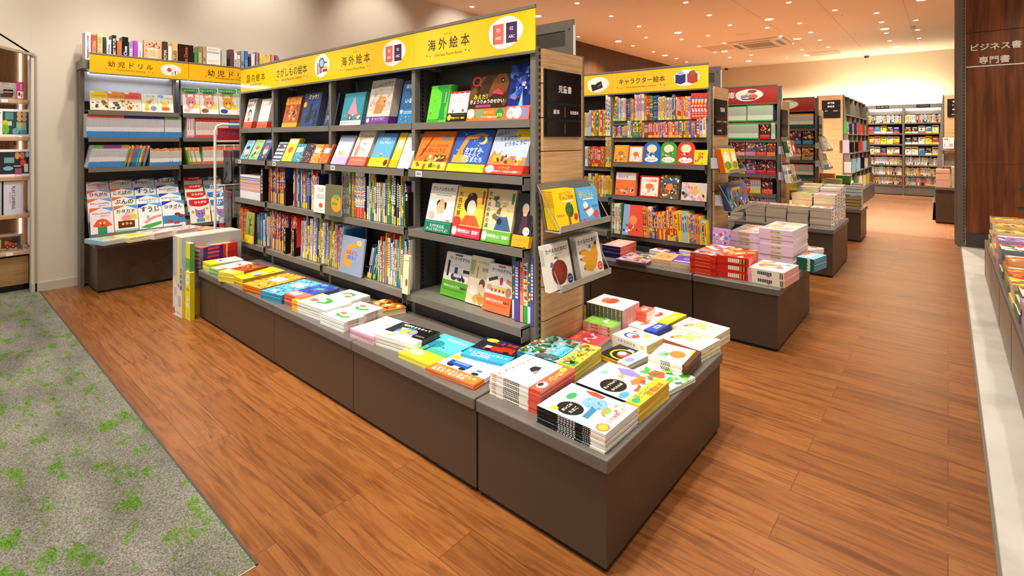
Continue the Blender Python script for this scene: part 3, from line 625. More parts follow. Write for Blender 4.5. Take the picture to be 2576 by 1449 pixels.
z5, X5, o5 = slant_case('slanted dark bookcase with a wood end panel, along the aisle towards the far wall', -1.455, -1.28, -1.89, ya5, yb5, 2.12, 5, 5, 1, 0)
zr_, Xr_, or_ = slant_case('slanted dark bookcase with a wood end panel, beside the metal wall post', -.065, -.19, .55, 10.62, 13.9, 2.0, 5, 5, -1, 0)
p = [onY(x, y, ya5-.014) for x, y in ((2067.5, 253), (2114, 296))]
def board(label, p, Y, rows):
    w, h = p[1].x-p[0].x, p[0].z-p[1].z
    r = empty('directory_sign', label, 'sign', mw=frame((p[0].x, Y, p[1].z), (1, 0, 0), (0, 0, 1), (0, -1, 0))); _sl[0] = 60
    for a, b_ in ((.0, .27), (.28, .52), (.53, 1)): bx((0, h*a, 0), (w, h*b_, .012), '1b1412').build('sign_plate', 'black', r)
    mb = MB(); [tx(mb, t, w*cx, h*cy, w*ww, 'f4f0ea', .02, .0135) for t, cx, cy, ww in rows]; mb.build('lettering', 'matte', r)
board('black directory sign on the wood end panel of the slanted bookcase', p, ya5-.013, [('専門書', .5, .84, .38), ('資格書', .5, .64, .38), ('教育', .25, .39, .14), ('資格試験', .74, .39, .24)])
p = [onY(x, y, 10.605) for x, y in ((2383, 249), (2420, 293))]
board('black directory sign cut off by the metal wall post', p, 10.607, [('専門書', .6, .84, .5), ('ビジネス書', .7, .64, .7), ('経済', .5, .4, .3), ('自己啓発', .5, .13, .4)])
plinth('display_plinth', 'brown end cabinet holding peach and green paper stacks, beside the metal wall post', -.15, .50, 10.25, 10.6, onY(2370, 470, 10.3).z)
plinth('display_plinth', 'long low display cabinet of wrapped magazines at the white floor', .262, 1.5, 2.2, 6.6, .345)
M_ = bpy.data.objects['display_plinth.%03d' % (len([o for o in bpy.data.objects if o.name.startswith('display_plinth')])-1)]
for ch in M_.children:
    if ch.name.startswith('cabinet_body'): ch.data.materials[0] = M['putty']
for k in range(1, 6): bx((.262+.0005-.881, 2.2+k*.85-4.4, .03), (.2635-.881, 2.204+k*.85-4.4, .3)).build('panel_seam', 'kick', M_)
# ---------------------------------------------------------------- ceiling fittings and lights
def spot(p, W, ang=1.9, blend=.8, col=(1, .86, .68), r=.05, tilt=None):
    l = bpy.data.lights.new('downlight_beam', 'SPOT'); l.energy = W; l.spot_size = ang; l.spot_blend = blend; l.color = col; l.shadow_soft_size = r
    o = bpy.data.objects.new('downlight_beam', l); C.objects.link(o); o.location = p
    if tilt: o.rotation_euler = (Vector(tilt)-Vector(p)).to_track_quat('-Z', 'Y').to_euler()
    return o
def lum(px, py): return 1350+px/2.4075, py/2.4075
big = [(495, 250), (855, 198), (1408, 117), (1137, 311), (778, 335), (1283, 369), (1579, 235), (2108, 175), (2178, 282), (1636, 335), (2335, -3), (4, 98)]
sml = [(245, 20), (452, 98), (620, 160), (903, 15), (1046, 92), (1170, 152), (663, 227), (877, 238), (583, 277), (425, 288), (293, 253), (252, 223), (535, 319), (640, 345), (707, 314), (845, 354), (728, 370), (908, 375), (1037, 216), (985, 280), (1135, 261), (1225, 300), (1080, 317), (1168, 348), (1300, 333), (1398, 168), (1478, 218), (1546, 264), (1527, 15), (1806, 62), (1593, 141), (1658, 196), (1715, 243), (1764, 285), (1605, 300), (1515, 352), (1863, 320), (2027, 305), (2060, 79), (2090, 134), (2118, 200), (2138, 247), (2297, 123), (2308, 181), (2315, 231), (2328, 277), (-392, 41)]
bl = MB().lathe([(0, 0), (.062, 0)], n=20).mesh('downlight_lens', 'lamp_big'); bl.flip_normals()
br_ = MB().lathe([(.062, .004), (.066, -.004), (.085, -.004), (.09, .0)], n=24).mesh('downlight_rim', 'white_metal')
sl_ = MB().lathe([(0, 0), (.034, 0)], n=16).mesh('spotlight_lens', 'lamp'); sl_.flip_normals()
sr = MB().lathe([(.034, .006), (.04, -.003), (.052, -.003), (.056, .0)], n=20).mesh('spotlight_rim', 'white_metal')
sb_ = MB().lathe([(.034, .004), (.044, -.0042), (.0445, -.0042)], n=20).mesh('spotlight_baffle', 'black')
LP = []
def fitting(kind, q, k):
    p = fl(*q, CZ)
    if p.y > 14.6 or p.x < XW+.1: return
    r = empty('flood_downlight' if kind else 'recessed_spotlight', '%s in the ceiling, %s nearest to the camera' % ('bright round flood downlight' if kind else 'small recessed spotlight', ordn(k)), 'ceiling light', p, 'bright flood downlights in the ceiling' if kind else 'small recessed spotlights in the ceiling')
    for nm_, me, dz in ((('lens', bl, -.001), ('rim', br_, 0)) if kind else (('lens', sl_, -.001), ('rim', sr, 0), ('baffle', sb_, 0))):
        o = bpy.data.objects.new(nm_, me); C.objects.link(o); o.parent = r; o.location = (0, 0, dz)
    LP.append((kind, p))
for kind, L_ in ((1, big), (0, sml)):
    L_ = sorted([lum(*q) for q in L_], key=lambda q: fl(*q, CZ).length)
    for k, q in enumerate(L_): fitting(kind, q, k+1)
for kind, p in LP:
    if kind: spot((p.x, p.y, CZ-.02), 420, 2.3, .7, (1, .9, .74), .06)
    elif p.y < 11 and hash(round(p.x*10)) % 2: spot((p.x, p.y, CZ-.02), 200, 1.3, .6, (1, .92, .8), .035)
# unseen fittings nearer than the top edge of the picture, placed for their light
NL = [(x, y, None, 260, 1.9) for x, y in ((-.2, 1.0), (-.2, 3.4), (.1, 5.6), (-2.2, -.4), (-4.2, -.2), (-3.2, -1.6), (-1.0, -1.2), (-5.0, 1.2), (-3.4, .9), (-1.6, .9), (-3.0, 3.1), (-1.4, 3.1), (-1.0, 5.1), (.9, 4.2), (.9, 6.2))]
NL += [(x, .1, (x, 1.75, .95), 300, .95) for x in (-1.6, -2.6, -3.6, -4.6)]
NL += [(-1.0, .9, (-1.0, 1.75, .4), 420, .75), (-1.1, 2.9, (-1.05, 2.1, .45), 300, .7), (-2.9, .75, (-2.9, 1.5, .4), 240, .8), (-2.0, .7, (-2.0, 1.5, .4), 240, .8), (-3.8, .75, (-3.8, 1.5, .4), 240, .8)]
NL += [(-4.2, y, (-5.7, y, 1.1), 220, 1.1) for y in (1.2, 2.5)]+[(x, 2.5, (x, 3.9, .9), 240, 1.0) for x in (-1.9, -3.0)]+[(-1.2, 2.9, (-1.2, 3.8, .5), 260, .8), (-1.7, 4.7, (-1.7, 5.9, 1.0), 220, 1.0), (-1.2, 5.0, (-1.2, 6.0, .7), 200, .9), (-1.6, 6.9, (-1.6, 8.0, 1.0), 200, 1.0)]
NL += [(.3, .6, (-1.38, 2.0, 1.1), 160, .8), (.0, 2.8, (-1.38, 4.1, 1.1), 140, .8), (-5.0, -.3, (-5.9, -.2, 2.4), 260, 1.2), (-5.1, 2.2, (-5.9, 2.4, 2.5), 50, 1.3), (1.0, 6.6, (1.0, 8.25, 1.5), 150, 1.2)]
NL += [(-5.0, y, (-5.95, y+.1, 2.6), 130, 1.5) for y in (.9, 2.4, 3.9, 5.4)]  # wall washers added out of view to brighten the upper left wall
for k, (x, y, t_, W, an) in enumerate(NL):
    r = empty('recessed_spotlight', 'unseen recessed spotlight above the shop front, %s of the near ceiling rows' % ordn(k+1), 'ceiling light', (x, y, CZ), 'recessed spotlights above the shop front')
    for nm_, me in (('lens', sl_), ('rim', sr), ('baffle', sb_)):
        o = bpy.data.objects.new(nm_, me); C.objects.link(o); o.parent = r; o.location = (0, 0, -.001 if nm_ == 'lens' else 0)
    spot((x, y, CZ-.02), W*.4, an, .75, (1, .93, .82), .04, t_)
# air conditioner cassette, hatches, detectors, cameras
def quad_on_ceiling(c4): return [fl(*lum(*c), CZ) for c in c4]
q = quad_on_ceiling([(1200, 265), (1440, 233), (1500, 262), (1265, 293)])
ctr = sum(q, Vector())/4
ac = empty('ceiling_air_conditioner', 'cream square air-conditioner cassette in the ceiling', 'air conditioner', (ctr.x, ctr.y, CZ)); s = .55
bevel(bx((-s, -s, -.03), (s, s, 0), 'e6dccb').build('cassette_panel', 'matte', ac), .012)
bx((-s*.5, -s*.5, -.034), (s*.5, s*.5, -.03), 'b8ab98').build('air_grille', 'matte', ac)
mb = MB(); [mb.box((-s*.48, -s*.48+k*s*.12, -.038), (s*.48, -s*.48+k*s*.12+.02, -.034), 'a89a86') for k in range(8)]; mb.build('grille_slats', 'matte', ac)
for a in range(4):
    o = bx((-s*.55, s*.68, -.033), (s*.55, s*.85, -.029)).build('air_vane', 'black', ac); o.rotation_euler.z = a*math.pi/2
for k, c4 in enumerate([[(1052, 288), (1145, 277), (1190, 290), (1097, 303)], [(1660, 322), (1760, 308), (1815, 322), (1715, 336)]]):
    c = sum(quad_on_ceiling(c4), Vector())/4; r = empty('ceiling_hatch', 'flush square access hatch in the ceiling, %s the air conditioner' % ['this side of', 'beyond'][k], 'hatch', (c.x, c.y, CZ))
    bx((-.3, -.3, -.004), (.3, .3, 0), 'd9c4ae').build('hatch_panel', 'matte', r)
    mb = MB(); [mb.box(*b4, 'a8967e') for b4 in (((-.31, -.31, -.003), (-.302, .31, 0)), ((.302, -.31, -.003), (.31, .31, 0)), ((-.302, -.31, -.003), (.302, -.302, 0)), ((-.302, .302, -.003), (.302, .31, 0)))]; mb.build('hatch_frame', 'matte', r)
for k, q in enumerate([(1150, 408), (1998, 332)]):
    p = fl(*lum(*q), CZ); r = empty('security_camera', 'small black dome security camera on the ceiling, %s' % ['over the second shelf', 'before the far wall'][k], 'camera', p)
    MB().lathe([(0, -.03), (.07, -.03), (.075, 0)], 'e8e0d4', 20).build('mount_ring', 'matte', r)
    MB().lathe([(.055*math.cos(a*.26), -.03-.055*math.sin(a*.26)) for a in range(7)], n=20).build('dome', 'gloss', r)
    for ch in r.children:
        if ch.name.startswith('dome'): ch.data.materials[0] = M['black']
p = fl(*lum(2275, 160), CZ); r = empty('smoke_detector', 'small round smoke detector on the ceiling by the wood wall', 'detector', p)
MB().lathe([(0, -.05), (.035, -.05), (.045, -.025), (.05, 0)], 'cfc4b2', 20).build('sensor_head', 'matte', r); MB().lathe([(.05, -.012), (.06, -.01), (.062, 0)], 'e0d6c6', 20).build('mount_ring', 'matte', r)
p = fl(*lum(1240, 208), CZ); r = empty('ceiling_speaker', 'round flush ceiling speaker beside the air conditioner', 'speaker', p)
MB().lathe([(0, -.006), (.11, -.006), (.12, 0)], 'e6d6c2', 24).build('grille', 'matte', r); MB().lathe([(.12, -.004), (.128, -.003), (.13, 0)], 'efe4d4', 24).build('rim', 'matte', r)
for k, q in enumerate([(540, 268), (1932, 197), (1849, 86), (2012, 298)]):
    p = fl(*lum(*q), CZ); r = empty('sprinkler_head', 'tiny sprinkler head in the ceiling, %s from the shop front' % ordn([2, 3, 1, 4][k]), 'sprinkler', p)
    MB().lathe([(0, -.03), (.012, -.03), (.006, -.02), (.006, 0)], n=10).build('deflector', 'chrome', r); MB().lathe([(.006, -.004), (.03, -.003), (.032, 0)], n=14).build('escutcheon', 'white_metal', r)
# lamps of the place that are only seen by their light: shelf strips, cove, wall washers
def area(p, sx_, sy_, W, col, rot):
    l = bpy.data.lights.new('strip_glow', 'AREA'); l.shape = 'RECTANGLE'; l.size = sx_; l.size_y = sy_; l.energy = W; l.color = col
    o = bpy.data.objects.new('strip_glow', l); C.objects.link(o); o.location = p; o.rotation_euler = rot; return o
tag(bx((bxl[0], YK+.1, bzt+.005), (bxl[-1], YK+.16, bzt+.03)).build('cove_light', 'cove'), 'warm light strip lying on top of the far bookcase', 'light')
area(((bxl[0]+bxl[-1])/2, YK+.1, bzt+.06), bxl[-1]-bxl[0], .06, 42, (1, .85, .58), (math.pi-.45, 0, 0))
area((-5.72, (LCY[0]+LCY[2])/2, ztop-.11), .06, LCY[2]-LCY[0]-.1, 3.5, (.92, .95, 1), (0, -.35, 0))
w = bpy.data.worlds.new('mall'); w.use_nodes = True; SC.world = w
w.node_tree.nodes['Background'].inputs[0].default_value = (1, .93, .84, 1); w.node_tree.nodes['Background'].inputs[1].default_value = .8
# ---------------------------------------------------------------- camera
cam = bpy.data.cameras.new('camera'); co = bpy.data.objects.new('camera', cam); C.objects.link(co); SC.camera = co
cam.sensor_width = 36; cam.lens = F/2576*36; cam.shift_y = -(724.5-YH)/2576; cam.clip_start = .05
co.location = (0, 0, EYE); co.rotation_euler = (math.pi/2, 0, math.atan2(-UZ, VZ))
SC.view_settings.view_transform = 'Standard'; SC.view_settings.look = 'None'; SC.view_settings.gamma = 1; SC.view_settings.exposure = 0
SC.view_settings.use_curve_mapping = False
SC.cycles.max_bounces = 6; SC.cycles.diffuse_bounces = 4; SC.cycles.glossy_bounces = 2; SC.cycles.use_adaptive_sampling = True; SC.cycles.adaptive_threshold = .045; SC.cycles.adaptive_min_samples = 12; SC.cycles.transmission_bounces = 4; SC.cycles.transparent_max_bounces = 8
SC.cycles.sample_clamp_indirect = 6; SC.cycles.caustics_reflective = False; SC.cycles.caustics_refractive = False
# ---------------------------------------------------------------- printed matter
def clip01(pts):
    for ax, lo in ((0, True), (0, False), (1, True), (1, False)):
        out = []; ins = (lambda p: p[ax] >= 0) if lo else (lambda p: p[ax] <= 1); b0 = 0.0 if lo else 1.0
        for i in range(len(pts)):
            a, b_ = pts[i-1], pts[i]
            if ins(a) != ins(b_):
                t = (b0-a[ax])/(b_[ax]-a[ax]); q = [a[0]+t*(b_[0]-a[0]), a[1]+t*(b_[1]-a[1])]; q[ax] = b0; out.append(tuple(q))
            if ins(b_): out.append(b_)
        pts = out
        if not pts: return pts
    return pts
LAY = 5e-5
def draw(mb, items, w, h, P, n0=.0003):
    """items in unit cover coordinates; P(u, v, n) gives the point."""
    n = n0
    def put(pts, c):
        q = clip01(pts)
        if len(q) > 2: mb.poly([P(a*w, b_*h, n) for a, b_ in q], c)
    for it in items:
        k = it[0]; n += LAY
        if k == 'r':
            _, x, y, ww, hh, c = it[:6]; r = it[6] if len(it) > 6 else 0; ca, sa = math.cos(r), math.sin(r); A = h/w
            put([(x+ca*a-sa*b_*A, y+sa*a/A+ca*b_) for a, b_ in ((-ww/2, -hh/2), (ww/2, -hh/2), (ww/2, hh/2), (-ww/2, hh/2))], c)
        elif k == 'e':
            _, x, y, rx, ry, c = it[:6]; m = 18 if rx > .08 else 10; wob = it[6] if len(it) > 6 else 0
            put([(x+rx*(1+wob*math.sin(3*q*6.2832/m))*math.cos(q*6.2832/m), y+ry*(1+wob*math.sin(2*q*6.2832/m+1))*math.sin(q*6.2832/m)) for q in range(m)], c)
        elif k == 'p': put(list(it[1]), it[2])
        elif k == 'o':      # ring
            _, x, y, r, th, c = it; A = w/h
            for q in range(24):
                a, b_ = q*6.2832/24, (q+1)*6.2832/24
                put([(x+r*math.cos(a), y+A*r*math.sin(a)), (x+r*math.cos(b_), y+A*r*math.sin(b_)), (x+(r+th)*math.cos(b_), y+A*(r+th)*math.sin(b_)), (x+(r+th)*math.cos(a), y+A*(r+th)*math.sin(a))], c)
        elif k == 't':
            _, s, x, y, ww, c = it[:6]; bo = it[6] if len(it) > 6 else .02; r = it[7] if len(it) > 7 else 0
            vs, fs, x0, x1, y0, y1 = glyphs(s, bo); sc = ww*w/(x1-x0); ca, sa = math.cos(r), math.sin(r)
            mb.tris([P(x*w+((a-(x0+x1)/2)*ca-(b_-(y0+y1)/2)*sa)*sc, y*h+((a-(x0+x1)/2)*sa+(b_-(y0+y1)/2)*ca)*sc, n) for a, b_ in vs], fs, c)
        elif k == 'v':      # upright column of characters
            _, s, x, yt_, ch, c = it[:6]; y = yt_
            for q in s:
                if q == ' ': y -= ch*.6; continue
                vs, fs, x0, x1, y0, y1 = glyphs(q, .02); sc = ch*h*.92
                mb.tris([P(x*w+(a-(x0+x1)/2)*sc, (y-ch/2)*h+(b_-.36)*sc, n) for a, b_ in vs], fs, c); y -= ch
        elif k == 'd':      # lines of print too small to read
            _, x, y, ww, rows, c = it; g = R.random
            for q in range(rows):
                a = x-ww/2
                while a < x+ww/2-.02:
                    l = .015+.03*g(); yy = y-q*.035; put([(a, yy), (a+l, yy), (a+l, yy+.014), (a, yy+.014)], c); a += l+.012
        elif k == 'b':      # scattered shapes
            _, seed, cnt, pal, x0, y0, x1, y1, s = it; g = random.Random(seed)
            for q in range(cnt):
                x, y = x0+(x1-x0)*g.random(), y0+(y1-y0)*g.random(); r = s*(.4+g.random()); c = pal[g.randrange(len(pal))]; n += LAY*.35
                if g.random() < .5: put([(x+r*math.cos(a*.785), y+r*w/h*(.6+.5*g.random())*math.sin(a*.785)) for a in range(8)], c)
                else:
                    t = g.random()*3; put([(x+r*math.cos(t+a), y+r*w/h*math.sin(t+a)) for a in ((0, 2.1, 4.2) if g.random() < .5 else (.5, 2.6, 3.64, 5.74))], c)
        elif k == 's':      # rays
            _, x, y, cnt, c = it
            for q in range(cnt):
                a, b_ = q*6.2832/cnt, (q+.5)*6.2832/cnt; put([(x, y), (x+2*math.cos(a), y+2*math.sin(a)), (x+2*math.cos(b_), y+2*math.sin(b_))], c)
class Spec:
    """One title: how its cover, spine and wrapper look."""
    def __init__(s, d, c, items=(), spine=None, sp=(), band=None, bi=(), pg='f3ece0', back=None, hard=True, name='picture_book'):
        s.d, s.c, s.items, s.spine, s.sp, s.band, s.bi, s.pg, s.back, s.hard, s.name = d, c, items, spine or c, sp, band, bi, pg, back or c, hard, name; s.cache = {}
    def meshes(s, w, h, t, art=True):
        k = (round(w, 4), round(h, 4), round(t, 4), art)
        if k in s.cache: return s.cache[k]
        bt = min(.0022, t*.2); mb = MB()
        if s.hard:
            mb.box((0, 0, -bt), (w, h, 0), s.c).box((0, 0, -t), (w, h, -t+bt), s.back).box((-.0002, 0, -t), (bt, h, 0), s.spine)
        else: mb.box((0, 0, -t), (w, h, 0), cs=[s.back, s.c, s.pg, s.pg, s.spine, s.pg])
        if art: draw(mb, s.items, w, h, lambda u, v, n: (u, v, n))
        draw(mb, s.sp, t, h, lambda u, v, n: (-n-.0001, v, u-t))
        pm = MB().box((bt, .003, -t+bt), (w-.003, h-.003, -bt), s.pg).mesh('page_block', 'pages') if s.hard else None
        bm = None
        if s.band:
            f, c = s.band; m2 = MB(); e = .0011+(len(s.items)*LAY if art else 0); e2 = .0006
            m2.box((-e2, 0, -t-.0004), (w+.0003, h*f, e), c)
            if art: draw(m2, s.bi, w, h*f, lambda u, v, n: (u, v, n+e))
            bm = m2.mesh('paper_band', 'print')
        s.cache[k] = (mb.mesh(s.name, 'print'), pm, bm); return s.cache[k]
NB = {}
def book(sp, w, h, t, mw, label, group=None, art=True, cat='book'):
    cm, pm, bm = sp.meshes(w, h, t, art)
    o = bpy.data.objects.new(sp.name, cm); C.objects.link(o); o.matrix_world = mw; NB[sp.name] = NB.get(sp.name, 0)+1
    for nm_, me in (('page_block', pm), ('paper_band', bm)):
        if me:
            c = bpy.data.objects.new(nm_, me); C.objects.link(c); c.parent = o
    return tag(o, label, cat, group)
Z_ = Vector((0, 0, 1))
class Line:
    """A shelf edge to stand things on: along = towards the reader's right, out = towards the reader."""
    def __init__(s, axis, plane, z): s.axis, s.pl, s.z = axis, plane, z; s.al = Vector((1, 0, 0)) if axis == 'y' else Vector((0, 1, 0)); s.out = Vector((0, -1, 0)) if axis == 'y' else Vector((1, 0, 0))
    def pos(s, px, y=300): return (onY(px, y, s.pl).x if s.axis == 'y' else onX(px, y, s.pl).y)
    def pt(s, a, back=0.0, dz=0.0):
        p = Vector((a, s.pl, s.z+dz)) if s.axis == 'y' else Vector((s.pl, a, s.z+dz)); return p-s.out*back
def face(L, x0, x1, ytop, sp, n=1, t=.011, tilt=14, back=.0, where='', gap=.0025):
    a, b_ = L.pos(x0), L.pos(x1); w = abs(b_-a)-.001; T = math.radians(tilt); p = L.pt(a, back, t*math.sin(T)+.0005)
    V = Vector((0, 0, math.cos(T)))-L.out*math.sin(T); N = L.al.cross(V); k = (ytop-YH)/F; d0, dv = depth(p), depth(V)
    h = (EYE-p.z-k*d0)/(V.z+k*dv)
    if sp.name == 'picture_book': sp.name = 'display_book'
    for q in range(n):
        o = p-L.out*((t+gap)*q/math.cos(T))
        lb = '%s standing %s' % (sp.d, where) if q == 0 else '%s copy hidden behind the %s %s' % (ordn(q), sp.d, where)
        book(sp, w, h, t, frame(o, L.al, V, N), lb, 'copies of the '+sp.d if n > 1 else None, art=(q == 0))
    return h
CN = {}
def spines(L, x0, x1, pool, hr, where, tr=(.006, .014), lean=0.0, depth_=.17, seed=0, back=.012, fixed=None, jag=.01, meters=False, group=None, ordinal=1, d2='from the left'):
    """A row of books standing spine outwards."""
    a, b_ = (x0, x1) if meters else (L.pos(x0), L.pos(x1)); g = random.Random(seed); k = ordinal; i = 0
    T = lean
    while a < b_-tr[0]*.8:
        sp = pool[i % len(pool)] if fixed else pool[g.randrange(len(pool))]; i += 1
        hs = sorted(hr); h = round(hs[0]+(hs[1]-hs[0])*g.randrange(4)/3.0, 3); t = round(tr[0]+(tr[1]-tr[0])*g.randrange(4)/3.0, 4)
        t = min(t, b_-a-.0004)
        if t < .003: break
        t = round(t, 4); w = depth_ if not jag else depth_-round(.02*g.random(), 2)
        V = (Z_*math.cos(T)+L.al*math.sin(T)); N = (-L.out).cross(V)
        o = L.pt(a+t*math.cos(T), back+jag*g.random(), 0 if T >= 0 else 0)
        if T < 0: o = o+Z_*t*abs(math.sin(T))
        book(sp, w, h, t, frame(o, -L.out, V, N), '%s book %s, %s, %s' % (ordn(k), d2, sp.d, where), group or ('books '+where), art=False)
        k += 1; a += (t+.0006)/math.cos(T)
    return k
def stack(FL, FR, BR, yb, n, sp, zt, where, o=0, jit=.004, seed=1, top=True, kindw='stack', rot=0.0):
    """A pile lying flat: pixel corners of its top face, and the foot of its near corner."""
    P = fl(FR[0], yb, zt); d = depth(P); zt2 = EYE-(FR[1]-YH)*d/F; H = max(zt2-zt, .01)
    A, B = fl(FL[0], FL[1], zt2), fl(BR[0], BR[1], zt2); Q = fl(FR[0], FR[1], zt2)
    lx, ly = (A-Q).length, (B-Q).length; ang = (math.atan2(-(A-Q).y, -(A-Q).x)+math.atan2((B-Q).y, (B-Q).x)-math.pi/2)/2
    return pile((Q.x, Q.y), lx, ly, H, ang, n, sp, zt, where, o, jit, seed, kindw)
def pile(Q, lx, ly, H, ang, n, sp, zt, where, o=0, jit=.004, seed=1, kindw='stack', frm='top'):
    g = random.Random(seed*31+n); t = H/n; X = Vector((math.cos(ang), math.sin(ang), 0)); Y = Vector((-math.sin(ang), math.cos(ang), 0)); Qv = Vector((Q[0], Q[1], 0))
    for q in range(n):
        z_ = zt+t*(q+1); w_, h_ = (lx, ly) if o in (0, 2) else (ly, lx); jx, jy = jit*(g.random()-.5), jit*(g.random()-.5)
        c = Qv-X*lx/2+Y*ly/2+X*jx+Y*jy
        U, V = ((X, Y), (Y, -X), (-X, -Y), (-Y, X))[o]
        a = (g.random()-.5)*.02 if jit else 0; U = Matrix.Rotation(a, 3, 'Z') @ U; V = Matrix.Rotation(a, 3, 'Z') @ V
        og = c-U*w_/2-V*h_/2; og.z = z_-.0002
        k = n-q
        s_ = sp if not isinstance(sp, (list, tuple)) else sp[(n-1-q) % len(sp)]
        tt = t-.0006
        lb = ('topmost %s, %s' % (s_.d, where)) if k == 1 else '%s from the top, %s, %s' % (ordn(k), s_.d, where)
        book(s_, w_, h_, tt, frame(og, U, V, Z_), lb, 'copies of the '+s_.d, art=(k == 1))
# palettes of spines
def SPN(name, c, marks='333333', kind=0, foot=None, head=None, hard=True, pg='efe8dc', lab=None):
    sp = []
    if foot: sp.append(('r', .5, foot[0]/2, 1, foot[0], foot[1]))
    if head: sp.append(('r', .5, 1-head[0]/2, 1, head[0], head[1]))
    g = R
    lo, hi = (foot[0] if foot else .08)+.04, 1-(head[0] if head else .06)-.03; y = lo
    if kind == 0:
        y = hi; m = lo+(hi-lo)*.35
        while y > m: l = .035+.02*g.random(); sp.append(('r', .5, y-l/2, .5, l*.72, marks)); y -= l*1.1
    elif kind == 1:
        y = lo
        while y < hi: l = .02+.03*g.random(); sp.append(('r', .3+.4*g.random(), y, .6, l, [marks, 'e8c030', 'd04030', '3070b0'][g.randrange(4)])); y += l*1.2
    elif kind == 2: sp += [('r', .5, .5, .4, .3, marks), ('r', .5, .8, .5, .1, marks)]
    return Spec(lab or '%s spine' % name, c, (), None, sp, pg=pg, hard=hard, name='storybook')
CNAME = [('e8e4dc', 'white'), ('d8402c', 'red'), ('e8862c', 'orange'), ('ecc82c', 'yellow'), ('4a9a48', 'green'), ('3a78b8', 'blue'), ('22345f', 'navy'), ('7a4a92', 'purple'), ('e8a0b4', 'pink'), ('1c1a1e', 'black'), ('9ac4d8', 'pale blue'), ('8a5a38', 'brown'), ('2f8a8a', 'teal'), ('b8b4ae', 'grey'), ('f0e2b8', 'cream')]
def pool(names, kinds=(0, 0, 2), nm='storybook', hard=True):
    out = []
    for k, n in enumerate(names.split(',')):
        c = dict((b_, a) for a, b_ in CNAME)[n]; L_ = sum(int(c[q:q+2], 16) for q in (0, 2, 4))
        s = SPN(n, c, 'f2efe8' if L_ < 330 else ['2a2a2c', 'b03028', '28509a'][k % 3], kinds[k % len(kinds)], hard=hard); s.name = nm; out.append(s)
        if k % 2: s.sp = list(s.sp)+[('r', .5, .08, 1, .16, ['d84030', 'ecc82c', 'f4f0e8', '3a78b8'][k % 4])]; s.d = n+' spine with coloured foot'
    return out
# ---------------------------------------------------------------- long shelf, face-out rows
S = Spec
W4, W3, W2, W1 = 'bay nearest the camera', 'second bay from the camera', 'third bay from the camera', 'far narrow bay'
P_ = ['e8c030', 'd04030', '3070b0', '3a9a50', 'f4f0e8', 'e88a9a', '2a2a40']
L1 = Line('y', Y1+.006, r1)
face(L1, 610, 631, 249.6, S('white cartoon-girl storybook', 'f4f0ea', [('t', '日本の昔ばなし', .5, .78, .85, 'c03028'), ('e', .5, .48, .22, .16, '1c1a1c'), ('e', .5, .44, .17, .13, 'f2cfae'), ('e', .45, .45, .02, .02, '1c1a1c'), ('e', .55, .45, .02, .02, '1c1a1c'), ('r', .5, .3, .26, .12, 'd05060'), ('d', .5, .92, .8, 1, '555555'), ('e', .85, .88, .1, .08, '6aa0d0')], 'b83a2c', band=(.22, 'e2502c'), bi=[('d', .5, .7, .8, 2, 'f8d8b0')]), 6, .006, 12, 0, 'top row, far narrow bay')
face(L1, 644.6, 670, 249.6, S('white grey-rabbit storybook', 'f2eee8', [('t', 'イソップどうわ', .5, .78, .85, 'c03028'), ('e', .5, .45, .24, .16, 'c9c4be'), ('e', .42, .62, .05, .1, 'c9c4be'), ('e', .6, .62, .05, .1, 'c9c4be'), ('e', .45, .46, .02, .02, '1c1a1c'), ('e', .56, .46, .02, .02, '1c1a1c'), ('d', .5, .92, .8, 1, '555555'), ('e', .86, .88, .1, .08, 'e09050')], 'b83a2c', band=(.22, 'e2502c'), bi=[('d', .5, .7, .8, 2, 'f8d8b0')]), 6, .006, 12, 0, 'top row, far narrow bay')
mk = [('b', 3, 26, ['7a2a18', '3a1a14', 'c88a3c', '5a3a28', 'd0a050'], .2, .2, .9, .7, .07), ('r', .5, .84, 1, .2, 'e0a020'), ('t', 'ミッケ！', .5, .85, .7, 'b02018', .03)]
face(L1, 708, 745, 245, S('orange search picture book', 'a8481c', mk, '8a3018', band=(.14, 'e0a020'), bi=[('d', .5, .5, .8, 1, '5a2a10')]), 4, .009, 12, 0, 'top row, third bay')
face(L1, 752.5, 794, 236, S('dark blue castle book', '1c3a70', [('b', 5, 20, ['14284e', '2a4a86', '0e1c3a'], .1, .1, .9, .7, .1), ('p', [(.4, .15), (.42, .6), (.46, .68), (.5, .6), (.52, .74), (.57, .6), (.6, .15)], '0c1830'), ('t', 'ミッケ！', .55, .88, .55, 'f4ecc8', .03), ('e', .12, .66, .1, .08, 'd8a838')], '1a5a86'), 8, .0085, 12, 0, 'top row, third bay')
face(L1, 813, 838, 236, S('dark grey-blue story book', '2a3c58', [('b', 6, 14, ['1a2638', '3a5070', '4a6a90'], .1, .1, .9, .9, .1), ('d', .4, .3, .4, 4, 'b8c4d8')]), 1, .01, 12, 0, 'top row, third bay')
pk = [('p', [(.26, .3), (.52, .88), (.78, .32)], 'd8889c'), ('b', 8, 40, ['e8e4d8', 'c04838', '2a3a5a', 'd8a838', '6a8a5a'], .08, .2, .92, .33, .035), ('r', .5, .07, 1, .14, 'f4f0ea'), ('t', 'おばけのバーバパパ', .5, .07, .85, '3a2a2a')]
face(L1, 854.4, 906, 236, S('teal pink-cone picture book', '2a8ca0', pk, '2a7a90'), 6, .0095, 12, 0, 'top row, second bay')
